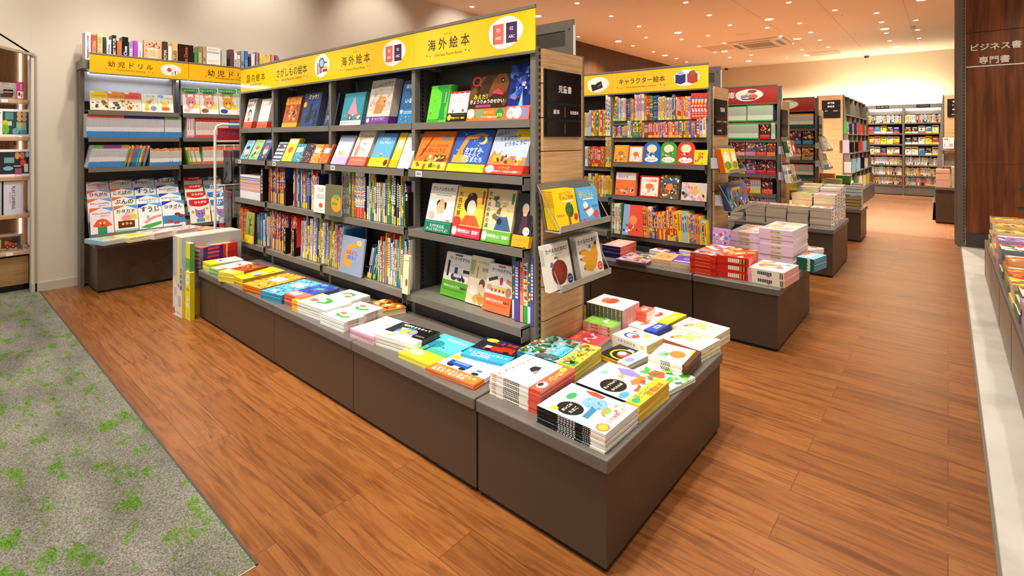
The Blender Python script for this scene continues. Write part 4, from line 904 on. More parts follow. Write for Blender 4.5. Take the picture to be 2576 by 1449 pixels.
ln = [('r', .5, .55, .96, .5, 'c8beb4'), ('b', 9, 30, ['b8a898', 'd8ccbc', 'a89888'], .1, .36, .95, .78, .06), ('p', [(.3, .24), (.34, .5), (.5, .62), (.66, .58), (.72, .4), (.64, .24)], 'b8844c'), ('e', .62, .52, .14, .1, 'c8955a'), ('e', .7, .5, .03, .02, '5a3a22'), ('t', 'としょかんライオン', .5, .88, .88, '2a2420', .015, .12)]
face(L1, 918, 975.5, 204, S('pale grey lion picture book', 'd4cdc6', ln, 'cfc9c2', band=(.17, '6a3a86'), bi=[('t', 'るールってなに？', .55, .72, .55, 'f0e4f4'), ('d', .55, .45, .7, 2, 'd8c0e4'), ('e', .1, .55, .07, .3, 'f0e4f4')]), 5, .0095, 12, 0, 'top row, second bay')
face(L1, 999, 1039, 204, S('blue penguin-crowd picture book', '2a5a8c', [('r', .5, .16, 1, .32, '2c7ab0'), ('t', 'ほら、', .45, .86, .45, 'eaf0f8'), ('t', 'いるよ', .6, .52, .6, 'eaf0f8'), ('b', 12, 12, ['1a2c50', 'e8c060', 'd8e8f0', 'c04838'], .05, .05, .95, .2, .03), ('e', .15, .27, .08, .05, 'f4f4f0'), ('d', .6, .26, .6, 2, 'e8f0f8'), ('e', .7, .7, .2, .08, '1e3a62')]), 1, .01, 12, 0, 'top row, second bay')
gt = [('p', [(.6, .12), (.64, .5), (.6, .8), (.45, 1), (.98, 1), (.94, .6), (.86, .35), (.9, .12), (.97, .08), (.72, .05), (.52, .07)], '2c8a3c'), ('b', 4, 12, ['2c8a3c'], .4, .88, 1, 1, .1), ('e', .16, .25, .03, .05, 'c03a2a'), ('e', .16, .32, .03, .025, 'f0d0b0'), ('e', .3, .58, .03, .02, 'c8402c'), ('v', 'おおきな木', .83, .8, .06, 'e8f8d8'), ('d', .35, .06, .6, 2, '144a18')]
face(L1, 1072, 1120, 217, S('bright green tree-shape picture book', '5cc434', gt, '4cb02c'), 5, .008, 12, 0, 'top row, nearest bay')
face(L1, 1123, 1171, 232, S('small white red-curtain book', 'f2ede6', [('e', .1, 1, .12, .08, 'd83a2c'), ('e', .35, 1, .14, .08, 'd83a2c'), ('e', .62, 1, .14, .08, 'd83a2c'), ('e', .9, 1, .14, .08, 'd83a2c'), ('t', 'おこりたくなったら', .5, .76, .7, 'b04a3a', .01), ('t', 'やってみて！', .5, .66, .5, 'b04a3a', .01), ('o', .5, .48, .1, .012, 'c08a6a'), ('e', .25, .35, .04, .07, 'c04a38'), ('e', .78, .36, .07, .05, 'd04030')], band=(.28, '1c1818'), bi=[('e', .12, .5, .1, .36, 'ecb83a'), ('t', '呼吸セラピー絵本', .58, .42, .7, 'f4e030'), ('d', .6, .78, .6, 1, 'f4f0e8')]), 1, .012, 12, 0, 'top row, nearest bay')
dn = [('b', 21, 26, ['3a2412', '6a4420', '241408', '4a3014'], .05, .35, .95, .95, .16), ('p', [(.5, .55), (.58, .78), (.72, .92), (.9, .9), (.99, .74), (.95, .56), (.86, .5), (.7, .6), (.62, .5)], '6e4420'), ('e', .83, .78, .05, .05, '2a1a0c'), ('e', .83, .78, .018, .02, 'e0a020'), ('p', [(.58, .56), (.74, .63), (.9, .5), (.8, .5), (.68, .52)], 'c03a4a'), ('e', .14, .8, .11, .1, 'b83028'), ('e', .14, .8, .08, .075, '241a14'), ('t', 'みえた！', .3, .48, .36, 'e8d020', .03), ('t', 'きょうりゅうのせかい', .48, .38, .88, 'f4f0e8', .03), ('r', .4, .29, .4, .05, 'b03a7a')]
face(L1, 1173, 1269.5, 183, S('large brown dinosaur picture book', '382410', dn, '6a3418', band=(.24, 'e8702c'), bi=[('e', .1, .6, .1, .42, 'e8ead8'), ('e', .33, .6, .11, .42, '7a9a6a'), ('t', '光でよむ', .58, .68, .26, 'f4e030'), ('t', 'ワクワク探検えほん', .6, .28, .42, 'f8f0e0'), ('e', .86, .56, .1, .42, '2c8a4c'), ('t', '370', .86, .42, .13, 'f0f040')]), 3, .011, 12, 0, 'top row, nearest bay')
face(L1, 1269.5, 1330, 162, S('deep blue shimmering picture book', '182a78', [('b', 31, 30, ['24409a', '101c58', '3058b8', '4a86c8'], .05, .35, .95, .95, .14), ('b', 32, 16, ['6a96c8', 'd8e0ec', 'c8a0b8'], .3, .5, .8, .8, .05), ('t', 'にじいろ', .35, .4, .5, 'c8302c', .03), ('p', [(.5, .24), (.6, .5), (.68, .24)], '88b8e0')], band=(.24, 'ee6a58'), bi=[('e', .22, .5, .17, .42, 'f8f4ee'), ('t', '30', .22, .48, .16, 'b06050'), ('e', .5, .52, .18, .46, 'f8f4ee'), ('d', .5, .6, .25, 3, '3a4a6a'), ('r', .8, .5, .18, .64, '6a8ad0')]), 2, .012, 12, 0, 'top row, nearest bay')
# second row, tilted
L2 = Line('y', Y1-.043, r2+.003)
tt = 24
for k, (a, b_, nm_, c, n, ti) in enumerate([(603, 622, 'pale blue peach-hero fairy-tale book', '7ab8d8', 1, 'ももたろう'), (624, 646, 'green old-man fairy-tale book', '8ac07a', 1, '花さかじい'), (648, 668, 'dark blue mermaid fairy-tale book', '1c3a80', 5, 'にんぎょひめ')]):
    face(L2, a, b_, 353-k, S(nm_, c, [('t', ti, .5, .9, .8, 'c83030' if k < 2 else 'f0f0f8', .03), ('e', .5, .45, .25, .2, 'f0c8a0'), ('e', .5, .6, .22, .1, '3a2a2a' if k == 0 else 'd05a30'), ('b', 40+k, 12, P_, .1, .08, .9, .35, .08)]), n, .006, tt, 0, 'second row, far narrow bay')
face(L2, 684, 704, 358, S('navy and white striped book', 'e8e8ec', [('r', .5, .1+.2*q, 1, .1, '24386a') for q in range(5)]+[('e', .45, .75, .3, .12, '3a2418')], '24386a'), 2, .008, tt, 0, 'second row, third bay')
face(L2, 706.7, 731, 348.5, S('yellow lamp-drawing picture book', 'ecc820', [('r', .5, .86, .7, .2, 'f4ecd8'), ('d', .5, .9, .6, 3, 'b03828'), ('e', .5, .5, .22, .14, 'd8501c'), ('r', .5, .22, .04, .36, '3a5a7a')], '5a3a18'), 3, .011, tt, 0, 'second row, third bay')
mz = lambda s, pal: [('b', s, 110, pal, 0, 0, 1, 1, .035)]
bw = ['2a6a80', '5aa0b8', 'e8f0f0', '1c4a60', '9ad0e0']; orr = ['d8502c', 'e8a03c', 'f0e0c0', 'a83818', 'ecc040']
face(L2, 732, 754, 362, S('teal speckled maze book', '3a8aa0', mz(51, bw)+[('r', .5, .68, .7, .26, 'f4f4f0', .05), ('t', 'ウォーリーを', .5, .72, .56, '2a4a8a', .02), ('t', 'さがせ！', .5, .64, .4, 'c83030', .02)]), 1, .008, tt, 0, 'second row, third bay')
face(L2, 755, 777, 361, S('dark red speckled maze book', '402430', mz(52, ['b03028', '201c30', 'e0b040', 'f0e8e0', '3a5a90'])+[('r', .5, .7, .7, .18, '1c2a50')]), 1, .008, tt, 0, 'second row, third bay')
for k in (0, 1): face(L2, 778+22*k, 799+22*k, 363, S(['orange ray-patterned maze book', 'coral speckled maze book'][k], 'd8602c', ([('s', .5, .5, 14, 'ecb040')] if k == 0 else [])+mz(53+k, orr)+[('r', .5, .66, .62, .26, 'f6f2ea'), ('t', 'さがせ！', .5, .66, .42, 'c03028')], 'c03018'), 1+k, .008, tt, 0, 'second row, third bay')
face(L2, 831, 868, 341, S('lilac and white animal book', 'f2eef4', [('r', .5, .88, 1, .24, '9aa4c8'), ('b', 60, 10, ['e8b8a0', 'c8a088', 'f0d8c8'], .3, .35, .7, .55, .12), ('d', .5, .82, .6, 1, '4a4a6a')], band=(.26, 'e8a8e0'), bi=[('d', .5, .6, .7, 2, 'fff0ff')]), 1, .01, tt, 0, 'second row, second bay')
face(L2, 873.6, 915, 329, S('cream hugging-rabbit picture book', 'f2ecd4', [('e', .24, .68, .08, .1, 'e0a888'), ('e', .2, .82, .03, .1, 'e0a888'), ('e', .3, .82, .03, .1, 'e0a888'), ('e', .25, .42, .12, .18, 'd88a70'), ('t', 'だいすき', .65, .82, .55, '4a8a6a', .03), ('t', 'ぎゅっ', .62, .62, .34, '5a78b8', .03), ('t', 'ぎゅっ', .62, .45, .34, 'c85a4a', .03)], band=(.25, 'ee6a5a'), bi=[('d', .5, .6, .8, 2, 'fff0e8')]), 5, .009, tt, 0, 'second row, second bay')
face(L2, 924, 971, 335.6, S('sky blue lone-child picture book', '5aa0d8', [('t', 'I Wish', .45, .84, .5, 'd8ecf8', .01), ('t', 'You More', .5, .72, .62, 'd8ecf8', .01), ('e', .5, .36, .05, .05, 'e8c8a0'), ('e', .5, .32, .05, .05, 'd83a2c'), ('p', [(0, .25), (.5, .3), (1, .25), (1, .2), (0, .2)], '7ab04a')], '2a6aa0', band=(.25, 'ecb828'), bi=[('e', .88, .5, .1, .36, '4a3018'), ('d', .42, .6, .6, 2, '6a4810')]), 5, .01, tt, 0, 'second row, second bay')
face(L2, 977, 996, 334, S('yellow cat-face picture book', 'ecd040', [('e', .5, .66, .3, .14, 'f4f0e0'), ('e', .42, .67, .04, .02, '2a2a2a'), ('e', .6, .67, .04, .02, '2a2a2a')], band=(.22, 'e0a820')), 1, .01, tt, 0, 'second row, second bay')
face(L2, 998, 1027, 336, S('white vertical-title picture book', 'f6f4f0', [('v', 'だいすきだよ', .78, .9, .11, '5a2a2a'), ('v', 'ずっとずっと', .52, .9, .09, '5a2a2a'), ('e', .3, .3, .14, .08, 'e8c8a0')]), 5, .007, tt, 0, 'second row, second bay')
wk = [('p', [(.1, .3), (.35, .85), (.38, .85), (.16, .3)], '6a3018'), ('e', .78, .82, .12, .08, '8a8078'), ('t', 'はたらくくるまたちの', .55, .62, .66, 'b02a1c', .03), ('t', 'かいたいこうじ', .5, .5, .72, '8a1c14', .03), ('e', .3, .3, .18, .08, 'e06a2c'), ('r', .75, .3, .34, .16, '5a3a28'), ('b', 71, 14, ['e8a030', '8a4a20', 'f0d8a0', '3a3a3a'], .1, .2, .95, .36, .06)]
face(L2, 1034.6, 1117, 331, S('orange wrecking-ball picture book', 'e0722a', wk, '5a1a10', band=(.2, 'f2cc30'), bi=[('t', 'シリーズ最新刊', .5, .5, .6, 'a06a20'), ('b', 72, 8, ['d04030', '3a6a3a', 'f4f0e0'], .1, .1, .95, .9, .05)]), 2, .011, tt, 0, 'second row, nearest bay')
nt = [('b', 73, 14, ['f4f0d8'], .05, .5, .95, .98, .012), ('p', [(.12, .3), (.2, .6), (.3, .85), (.7, .93), (.88, .88), (.86, .8), (.4, .78), (.3, .5), (.36, .3)], 'd88a2c'), ('e', .78, .74, .11, .09, 'ecd850'), ('e', .72, .77, .1, .08, '2a50a0'), ('r', .28, .3, .42, .18, 'e0a040'), ('t', 'おやすみ、', .62, .52, .5, 'f8f6f0', .03), ('t', 'はたらく', .58, .4, .42, 'f8f6f0', .03), ('t', 'くるまたち', .62, .29, .54, 'f8f6f0', .03)]
face(L2, 1122, 1213, 328, S('night blue digger picture book', '2c54a8', nt, '1c3a80', band=(.18, 'f2c828'), bi=[('d', .5, .7, .8, 2, 'a07a10')]), 2, .011, tt, 0, 'second row, nearest bay')
rd = [('e', .85, .9, .3, .14, 'e8c830'), ('t', 'はたらく', .22, .9, .3, '1c2440', .03, .2), ('t', 'くるまたちの', .45, .8, .52, '1c2440', .03, .15), ('t', 'どうろこうじ', .62, .68, .56, '2a1c50', .03, .12), ('p', [(0, .3), (.1, .52), (.2, .42), (.32, .5), (.45, .34), (1, .38), (1, .18), (0, .18)], 'c87848'), ('r', .25, .34, .26, .14, 'e8a030'), ('r', .7, .32, .3, .16, 'e07a28'), ('b', 75, 14, ['ecc040', '5a3a28', 'f0e0c0', '8a5a98'], .1, .2, .95, .44, .05)]
face(L2, 1218, 1312, 325, S('desert road-works picture book', 'a8b4c8', rd, 'a03018', band=(.2, 'dc3a28'), bi=[('e', .12, .5, .12, .42, 'f4f0ea'), ('t', 'はたらくくるまたち大集合！！', .6, .3, .7, 'f8f0e0'), ('t', 'シリーズ', .5, .7, .3, 'f0d030')]), 4, .009, tt, 0, 'second row, nearest bay')
# third row
L3 = Line('y', Y1-.035, r3+.003); tt = 14
an = [('t', 'アントンせんせい', .52, .9, .86, '1c1a1c', .03), ('d', .55, .76, .6, 1, '3a3a3a'), ('e', .5, .52, .16, .17, 'e8b488'), ('e', .4, .58, .07, .09, '2a2420'), ('e', .66, .56, .05, .08, '2a2420'), ('e', .5, .5, .15, .15, 'e8b488'), ('e', .45, .52, .012, .012, '1a1a1a'), ('e', .56, .52, .012, .012, '1a1a1a'), ('p', [(.3, .2), (.42, .38), (.62, .38), (.78, .2)], 'f8f8f6'), ('e', .2, .34, .12, .09, 'e8b098'), ('e', .84, .34, .1, .1, 'f0ece0'), ('e', .85, .24, .08, .05, 'd07a50')]
face(L3, 1065.6, 1130.6, 460.6, S('white doctor-and-pig picture book', 'f0ede8', an, 'e8e4de', band=(.24, '147a5a'), bi=[('d', .5, .85, .9, 1, 'e8f4ec'), ('t', 'たすけあえば、', .5, .55, .56, 'f4f8f4'), ('t', 'きっとうまくいくよ！', .5, .25, .8, 'f4f8f4')]), 3, .008, tt, 0, 'third row, nearest bay')
oo = [('v', '大名花屋', .13, .92, .13, '2a2018'), ('e', .55, .8, .17, .1, '1c1818'), ('e', .52, .66, .22, .17, '1c1818'), ('e', .57, .6, .15, .15, 'f4e0c8'), ('p', [(.25, .24), (.4, .44), (.75, .44), (.95, .24)], 'd85a30'), ('e', .12, .3, .16, .1, 'c03a30'), ('r', .93, .82, .07, .26, 'b03a30'), ('e', .5, .86, .04, .04, 'd04038')]
face(L3, 1133.6, 1205, 469, S('yellow kimono-woman picture book', 'ecc440', oo, 'e0b838', band=(.22, 'c02c40'), bi=[('e', .1, .5, .09, .4, 'f0d8d0'), ('t', '神田伯山！監修！', .58, .55, .74, 'fff4f0', .03), ('d', .55, .25, .7, 1, 'f8d8d8')]), 2, .009, tt, 0, 'third row, nearest bay')
tc = [('v', '荒大名の茶の湯', .1, .95, .1, '1c1a18'), ('b', 81, 26, ['6a8a5a', '4a6a8a', 'c8a070', '7a5a3a', '3a4a6a'], .3, .42, .75, .85, .08), ('e', .68, .58, .13, .1, 'e8c090'), ('p', [(.4, .24), (.5, .48), (.8, .5), (.98, .24)], '3a5a8a'), ('e', .55, .4, .09, .06, '2a2a22'), ('r', .92, .84, .08, .2, '3a7a4a')]
face(L3, 1209, 1280, 474, S('buff tea-ceremony picture book', 'd8c498', tc, 'c8b488', band=(.22, '62a832'), bi=[('e', .1, .5, .09, .4, 'e8f0d8'), ('t', '神田伯山！監修！', .58, .55, .74, 'f8fff0', .03), ('d', .55, .25, .7, 1, 'e0f0d0')]), 3, .008, tt, 0, 'third row, nearest bay')
face(L3, 1285.7, 1328, 486, S('dark old-lady picture book', '1c1a1e', [('e', .55, .72, .2, .1, 'b8b4b0'), ('e', .55, .66, .14, .1, 'd8b090'), ('p', [(.3, .25), (.4, .58), (.7, .58), (.85, .25)], '4a2a3a'), ('e', .75, .3, .2, .08, 'f0ece8'), ('t', 'うお', .78, .3, .26, '2a2a2a')], band=(.22, 'eca020'), bi=[('d', .5, .6, .8, 2, '5a3a08')]), 2, .01, tt, 0, 'third row, nearest bay')
L4 = Line('y', Y1-.015, r4+.003)
po = [('t', 'けいさつのずかん', .55, .88, .78, '1c1a1c', .03), ('r', .5, .96, .3, .04, '3a4a8a'), ('r', .16, .6, .08, .3, '1c2440'), ('e', .16, .78, .05, .04, '1c2440'), ('e', .48, .7, .07, .06, 'e8ecf4'), ('r', .47, .58, .12, .2, '24407a'), ('e', .42, .46, .12, .08, '3a3a44'), ('e', .66, .46, .12, .08, '3a3a44'), ('r', .55, .5, .3, .08, 'd8dce4'), ('r', .86, .62, .24, .07, '1c1c20'), ('e', .8, .42, .05, .05, '2a2a2a')]
face(L4, 1085, 1149, 632, S('white police picture dictionary', 'f2f0ee', po, 'e8e6e2', band=(.36, '62b428'), bi=[('t', '学研のえほんずかん', .42, .66, .66, 'f8fce8', .02), ('t', '新創刊！', .84, .66, .24, '1c2a10', .03), ('d', .5, .45, .8, 3, '2a5a10')]), 2, .008, tt, .06, 'bottom row, nearest bay')
be = [('t', 'ベティおばさんの', .62, .88, .54, '6a8a4a', .02), ('t', '台所', .72, .74, .26, 'c05a30', .02), ('r', .12, .75, .2, .3, 'a8b878'), ('e', .66, .44, .14, .1, '6a4228'), ('e', .64, .36, .1, .08, 'f0cdb0'), ('b', 91, 7, ['d8a850', 'c89440'], .4, .08, .9, .2, .13), ('e', .3, .28, .2, .1, 'f4f0e4'), ('r', .38, .66, .04, .24, 'a87a50')]
face(L4, 1151, 1204, 641, S('cream kitchen picture book', 'eedfbe', be, 'e0d0b0'), 1, .012, tt, .05, 'bottom row, nearest bay')
ck = [('t', 'ケーキのずかん', .5, .88, .7, '1c1a1c', .03), ('r', .5, .96, .26, .04, 'd04a5a'), ('r', .24, .68, .34, .07, '5a3420', .35), ('e', .55, .66, .06, .09, 'd02c38'), ('r', .85, .66, .24, .09, 'd88a5a', -.3), ('r', .5, .5, .5, .08, 'f0dc60'), ('e', .14, .5, .1, .06, 'e8a8a0'), ('e', .85, .46, .1, .1, 'c88a6a')]+[('e', .25+.14*q, .45, .045, .035, 'd04a50') for q in range(4)]
face(L4, 1201.5, 1270, 660, S('white cake picture dictionary', 'efedea', ck, 'e4e0da', band=(.36, 'ee6c3c'), bi=[('t', '学研のえほんずかん', .42, .66, .66, 'fff4e8', .02), ('t', '新創刊！', .84, .66, .24, '3a1408', .03), ('d', .5, .45, .8, 3, '8a2c10')]), 2, .008, tt, .03, 'bottom row, nearest bay')
spines(L4, 1277, 1338, [SPN('green speckled', '3a6a4a', 'd8e8d0', 1, (.3, 'c8dcec')), SPN('purple', '5a4a98', 'e8e4f0', 0), SPN('salmon pink', 'f0836c', 'b04838', 0, (.28, 'f4a8a0')), SPN('white', 'f4f2ee', 'c83a30', 1, (.28, '3aa838'))], (.27, .3), 'bottom row, nearest bay', (.012, .03), 0, .17, 5, fixed=True, jag=.02)
# spine rows of the three far bays
A_ = pool('white,red,orange,yellow,green,blue,navy,purple,pink,black,pale blue,brown,teal,cream', (0, 1, 2))
Bp = pool('blue,navy,pale blue,white,red,navy', (0, 2))
maz = [SPN('red checked', 'b82c24', 'f0e8d8', 1, (.3, 'ecc030')), SPN('purple checked', '4a2a7a', 'f0d8d0', 1, (.3, 'f0a030')), SPN('orange checked', 'e08a28', '3a2a60', 1, (.3, '24387a')), SPN('blue checked', '2a4a90', 'e8e0c8', 1, (.28, 'f0f0f0'))]
for s_ in maz: s_.name = 'maze_book'
strp = [SPN('white and pink', 'f2e6e6', 'c8505a', 1, (.3, 'e4e0ea'))]
def tab(L, px, py0, py1, txt, label, w=.022, back=-.004):
    a = L.pos(px); p = L.pt(a, back); d = depth(p); h = (py1-py0)*d/F; z0 = EYE-(py1-YH)*d/F-L.z
    r = empty('divider_tab', label, 'sign', mw=frame(L.pt(a, back, max(z0, .001)), L.al, Z_, L.out)); wd = max(w, h*.16)
    bx((0, 0, -.12), (wd, h, 0), '16120f').build('tab_plate', 'print', r); mb = MB()
    ch = min(.105, .86/len(txt)); draw(mb, [('v', txt, .5, .95, ch, 'f0ece6')], wd, h, lambda u, v, n: (u, v, n)); mb.build('lettering', 'matte', r)
L3b = Line('y', Y1-.03, r3+.003); L4b = Line('y', Y1-.04, r4+.003)
spines(L3b, 606, 656, strp, (.19, .19), 'third row, far narrow bay', (.006, .007), 0, .16, 1, back=-.005, jag=0, group='pink and white picture-book set on the third row')
tab(L3b, 657, 437, 521, 'さがしもの絵本', 'black divider tab for search picture books on the third row')
n = spines(L3b, 672, 712, maz, (.26, .28), 'third row, third bay', (.007, .011), 0, .17, 2)
tab(L3b, 715, 462, 529, 'ミッケ', 'black divider tab with three katakana characters on the third row')
n = spines(L3b, 732, 757, Bp, (.25, .28), 'third row, third bay', (.006, .01), 0, .17, 3, ordinal=n)
n = spines(L3b, 757, 797, [A_[1], A_[1], A_[6], A_[6], A_[0], A_[5]], (.22, .27), 'third row, third bay', (.008, .014), 0, .17, 4, ordinal=n)
face(L3b, 799, 829, 465, S('white apple counting picture book', 'f2f0ec', [('t', 'THE VERY', .55, .88, .6, '6a6a6a', .01), ('t', 'HUNGRY', .55, .81, .55, '6a6a6a', .01), ('d', .55, .66, .7, 5, '5a5a5a'), ('e', .6, .28, .17, .09, 'c85a2c'), ('d', .5, .12, .6, 2, '8a8a8a')]), 2, .008, 3, -.03, 'third row, third bay')
spines(L3b, 838, 872, pool('white,cream,white,pale blue', (1,)), (.27, .29), 'third row, second bay', (.006, .01), 0, .1, 6, back=.06)
face(L3b, 833, 873, 463, S('grey-green yellow-fish picture book', '6e6a50', [('e', .72, .42, .34, .28, 'd89a28'), ('e', .6, .4, .2, .05, '5a9a48'), ('e', .8, .55, .04, .04, '2a2a20'), ('e', .7, .62, .2, .08, '6aa850')], '1c2a50'), 1, .012, 2, -.045, 'third row, second bay')
n = spines(L3b, 875, 888, [A_[4], A_[2]], (.27, .28), 'third row, second bay', (.01, .014), 0, .2, 7, fixed=True)
n = spines(L3b, 888, 912, [SPN('white red-footed', 'f2eee8', '4a3a30', 1, (.24, 'd8402c'))], (.275, .285), 'third row, second bay', (.009, .009), 0, .17, 8, ordinal=n)
n = spines(L3b, 912, 970, [A_[9], A_[5], A_[0], A_[8], A_[0], A_[4], A_[12], A_[2], A_[3], A_[0]], (.2, .28), 'third row, second bay', (.007, .013), 0, .17, 9, fixed=True, ordinal=n)
n = spines(L3b, 970, 1020, [A_[3], A_[4], A_[0], A_[9], A_[7], A_[0], A_[2], A_[4]], (.19, .29), 'third row, second bay', (.008, .014), 0, .17, 10, ordinal=n)
tab(L3b, 1020, 484, 572, '絵本', 'black divider tab with two white characters at the end of the third row')
n = spines(L4b, 597, 622, [maz[0], A_[2], A_[1], A_[1]], (.25, .26), 'bottom row, far narrow bay', (.006, .01), 0, .17, 11)
face(L4b, 623, 642, 532, S('yellow-green branch picture book', '8a9838', [('p', [(.4, .3), (.45, .7), (.2, .9), (.5, .75), (.8, .95), (.55, .65), (.9, .6), (.52, .55), (.5, .3)], '2a3014'), ('r', .55, .13, .8, .1, 'f0ece0')], band=(.25, 'f0d428')), 1, .008, 3, -.02, 'bottom row, far narrow bay')
n = spines(L4b, 643, 670, [A_[0], A_[8], A_[9], A_[12], A_[5], A_[5]], (.2, .25), 'bottom row, far narrow bay', (.006, .01), 0, .17, 12, ordinal=n)
n = spines(L4b, 672, 718, maz, (.25, .285), 'bottom row, third bay', (.006, .009), .04, .17, 13)
tab(L4b, 715, 591, 655, '冒険！発見！大迷路', 'black divider tab with the maze series name on the bottom row')
n = spines(L4b, 727, 741, [maz[0], A_[1]], (.26, .28), 'bottom row, third bay', (.007, .01), .03, .17, 14, ordinal=n)
tab(L4b, 736, 600, 668, '海外絵本（出版社順）', 'black divider tab for overseas books by publisher on the bottom row')
n = spines(L4b, 752, 832, [A_[8], A_[0], A_[10], A_[5], A_[0], A_[1], A_[13], A_[5], A_[9], A_[14] if len(A_) > 14 else A_[3], A_[3], A_[4], A_[13]], (.23, .31), 'bottom row, third bay', (.007, .013), .05, .17, 15, fixed=True, ordinal=n)
n = spines(L4b, 836, 860, [A_[10], A_[5], A_[1], A_[5]], (.24, .28), 'bottom row, second bay', (.006, .009), .03, .17, 16)
face(L4b, 859, 915, 590, S('sky blue digger good-morning book', '8a96b0', [('p', [(.15, .2), (.2, .6), (.35, .8), (.8, .84), (.85, .76), (.4, .7), (.34, .4), (.5, .3), (.5, .2)], 'd8912c'), ('t', 'おはよう、', .5, .58, .5, 'b83a2c', .03), ('t', 'はたらく', .5, .45, .4, '2a4a9a', .03), ('e', .78, .86, .12, .07, 'd8b860')], '3a62a8'), 1, .011, 8, -.02, 'bottom row, second bay')
n = spines(L4b, 916, 938, [A_[4], A_[5], A_[0], A_[9]], (.19, .22), 'bottom row, second bay', (.008, .011), .28, .17, 17, ordinal=n)
n = spines(L4b, 945, 1024, [A_[0], A_[12], A_[1], A_[0], A_[10], A_[12], A_[2], A_[3], A_[0], A_[5]], (.21, .29), 'bottom row, second bay', (.008, .014), .02, .17, 18, fixed=True, ordinal=n)
face(L4b, 1026, 1041, 640, S('pale yellow bear picture book', 'ece4b0', [('t', 'クマの', .55, .86, .7, '2a2a2a'), ('e', .7, .3, .2, .1, '8a5a30')], '24509a'), 1, .014, 3, -.04, 'bottom row, second bay')
# bar-code tags on the shelf lips
for k, (px, Lx) in enumerate(((600, r2), (686, r2), (832, r2), (1046, r2))):
    a = Line('y', Y1-.0515, Lx-.03).pos(px); r = empty('price_tag', 'white bar-code tag on the second shelf lip, %s from the camera' % ordn(4-k), 'tag', (a, Y1-.0515, Lx-.03))
    bx((0, -.0012, 0), (.05, 0, .028), 'ecebe8').build('tag_card', 'matte', r); mb = MB(); [mb.box((.006+q*.004, -.0016, .006), (.006+q*.004+.0012+.001*(q % 3), -.0012, .022), '4a4a4c') for q in range(9)]; mb.build('bar_print', 'matte', r)
# ---------------------------------------------------------------- piles on the low tables
c6 = lambda x, y: (990+x/2.9942, 700+y/2.9942)
c5 = lambda x, y: (430+x/3.7838, 560+y/3.7838)
c2 = lambda x, y: (1330+x/3.4333, 560+y/3.4333)
c3 = lambda x, y: (1780+x/6.1333, 380+y/6.1333)
def pl6(FL, FR, BR, yb, n, sp, o=0, zt=ZT1, where='end table', cf=c6, **k): stack(cf(*FL), cf(*FR), cf(*BR), cf(0, yb)[1], n, sp, zt, where, o, **k)
mai = S('pale blue dinosaur-egg picture book', 'a8d4e4', [('r', .5, .75, 1, .5, 'c4e4ec'), ('e', .28, .64, .2, .18, '1c1a16'), ('t', 'まいごの', .28, .69, .26, 'f4f2ec', .03), ('t', 'たまご', .28, .59, .22, 'f4f2ec', .03), ('e', .66, .46, .2, .17, '7aa8c8'), ('b', 101, 26, ['a8c8dc', '4a78a0'], .52, .34, .8, .58, .018), ('e', .12, .8, .07, .06, 'ecc040'), ('p', [(.2, .34), (.5, .36), (.56, .46), (.48, .44), (.2, .42)], '3a78a8'), ('p', [(.4, .24), (.66, .22), (.7, .3), (.5, .3)], 'e89058'), ('e', .62, .8, .12, .06, '3a9a5a'), ('p', [(.84, .6), (.92, .74), (.98, .6), (.94, .44), (.86, .46)], 'd84830'), ('b', 102, 20, ['3a8a3c', '7ab83a', 'e8d040', 'd85030'], .3, .02, .98, .22, .05)], '16161a', [('t', '', .5, .5, .1, 'f0f0f0')] if 0 else [('r', .5, .66-.045*q, .5, .03, 'f0eee8') for q in range(6)]+[('r', .5, .3-.03*q, .4, .018, 'c8c8c4') for q in range(4)], band=(.2, 'f0ece4'), bi=[('e', .14, .5, .11, .4, 'd8502c'), ('e', .14, .5, .09, .33, 'e8b040'), ('t', 'この本読んで！', .58, .55, .54, 'd04830', .03), ('d', .55, .85, .7, 1, 'c0a030')])
pl6((1080, 955), (1595, 1180), (1840, 975), 1325, 10, mai, 1)
kyo = S('white dinosaur hide-and-seek book', 'f0f2ec', [('e', .3, .55, .22, .19, '1c1a16'), ('t', 'きょうりゅう', .3, .6, .34, 'f4f2ec', .03), ('t', 'かくれんぼ', .3, .49, .3, 'f4f2ec', .03), ('e', .14, .3, .12, .06, '4a9ac8'), ('e', .6, .86, .08, .06, '7ac8a8'), ('e', .66, .6, .07, .05, 'e8a060'), ('p', [(.5, .36), (.62, .44), (.8, .4), (.74, .52), (.86, .46), (.9, .3), (.6, .28)], 'e07a38'), ('p', [(.72, .64), (.9, .8), (.98, .6), (.9, .4), (.78, .44)], '8a7ac8'), ('b', 104, 20, ['4a9a4c', '9ac84a', 'd84a30'], .4, .04, .98, .3, .06)], '1c1a16', band=(.2, 'f0c830'), bi=[('t', '見つけた', .4, .62, .5, '2a8a5a', .03), ('t', '恐竜絵本', .62, .3, .5, 'c8402c', .03), ('e', .1, .5, .08, .3, '3a9a7a')])
pl6((1385, 772), (1850, 962), (2062, 775), 1098, 9, kyo, 1)
yas = S('green vegetable-faces picture book', 'ecf0e0', [('p', [(.2, .5), (.35, .72), (.6, .7), (.66, .5), (.44, .36)], 'd8502c'), ('e', .4, .56, .02, .02, '1a1a1a'), ('e', .5, .56, .02, .02, '1a1a1a'), ('p', [(.3, .7), (.1, .9), (.4, .84), (.6, .95), (.56, .76)], '4aa83c'), ('b', 106, 22, ['4aa83c', '2c7a2c', '86c850'], .4, .05, 1, .6, .1), ('v', 'みどり', .8, .8, .1, '1c1a16')], '2c6a2c')
pl6((1815, 690), (2065, 852), (2196, 720), 895, 5, yas, 1)
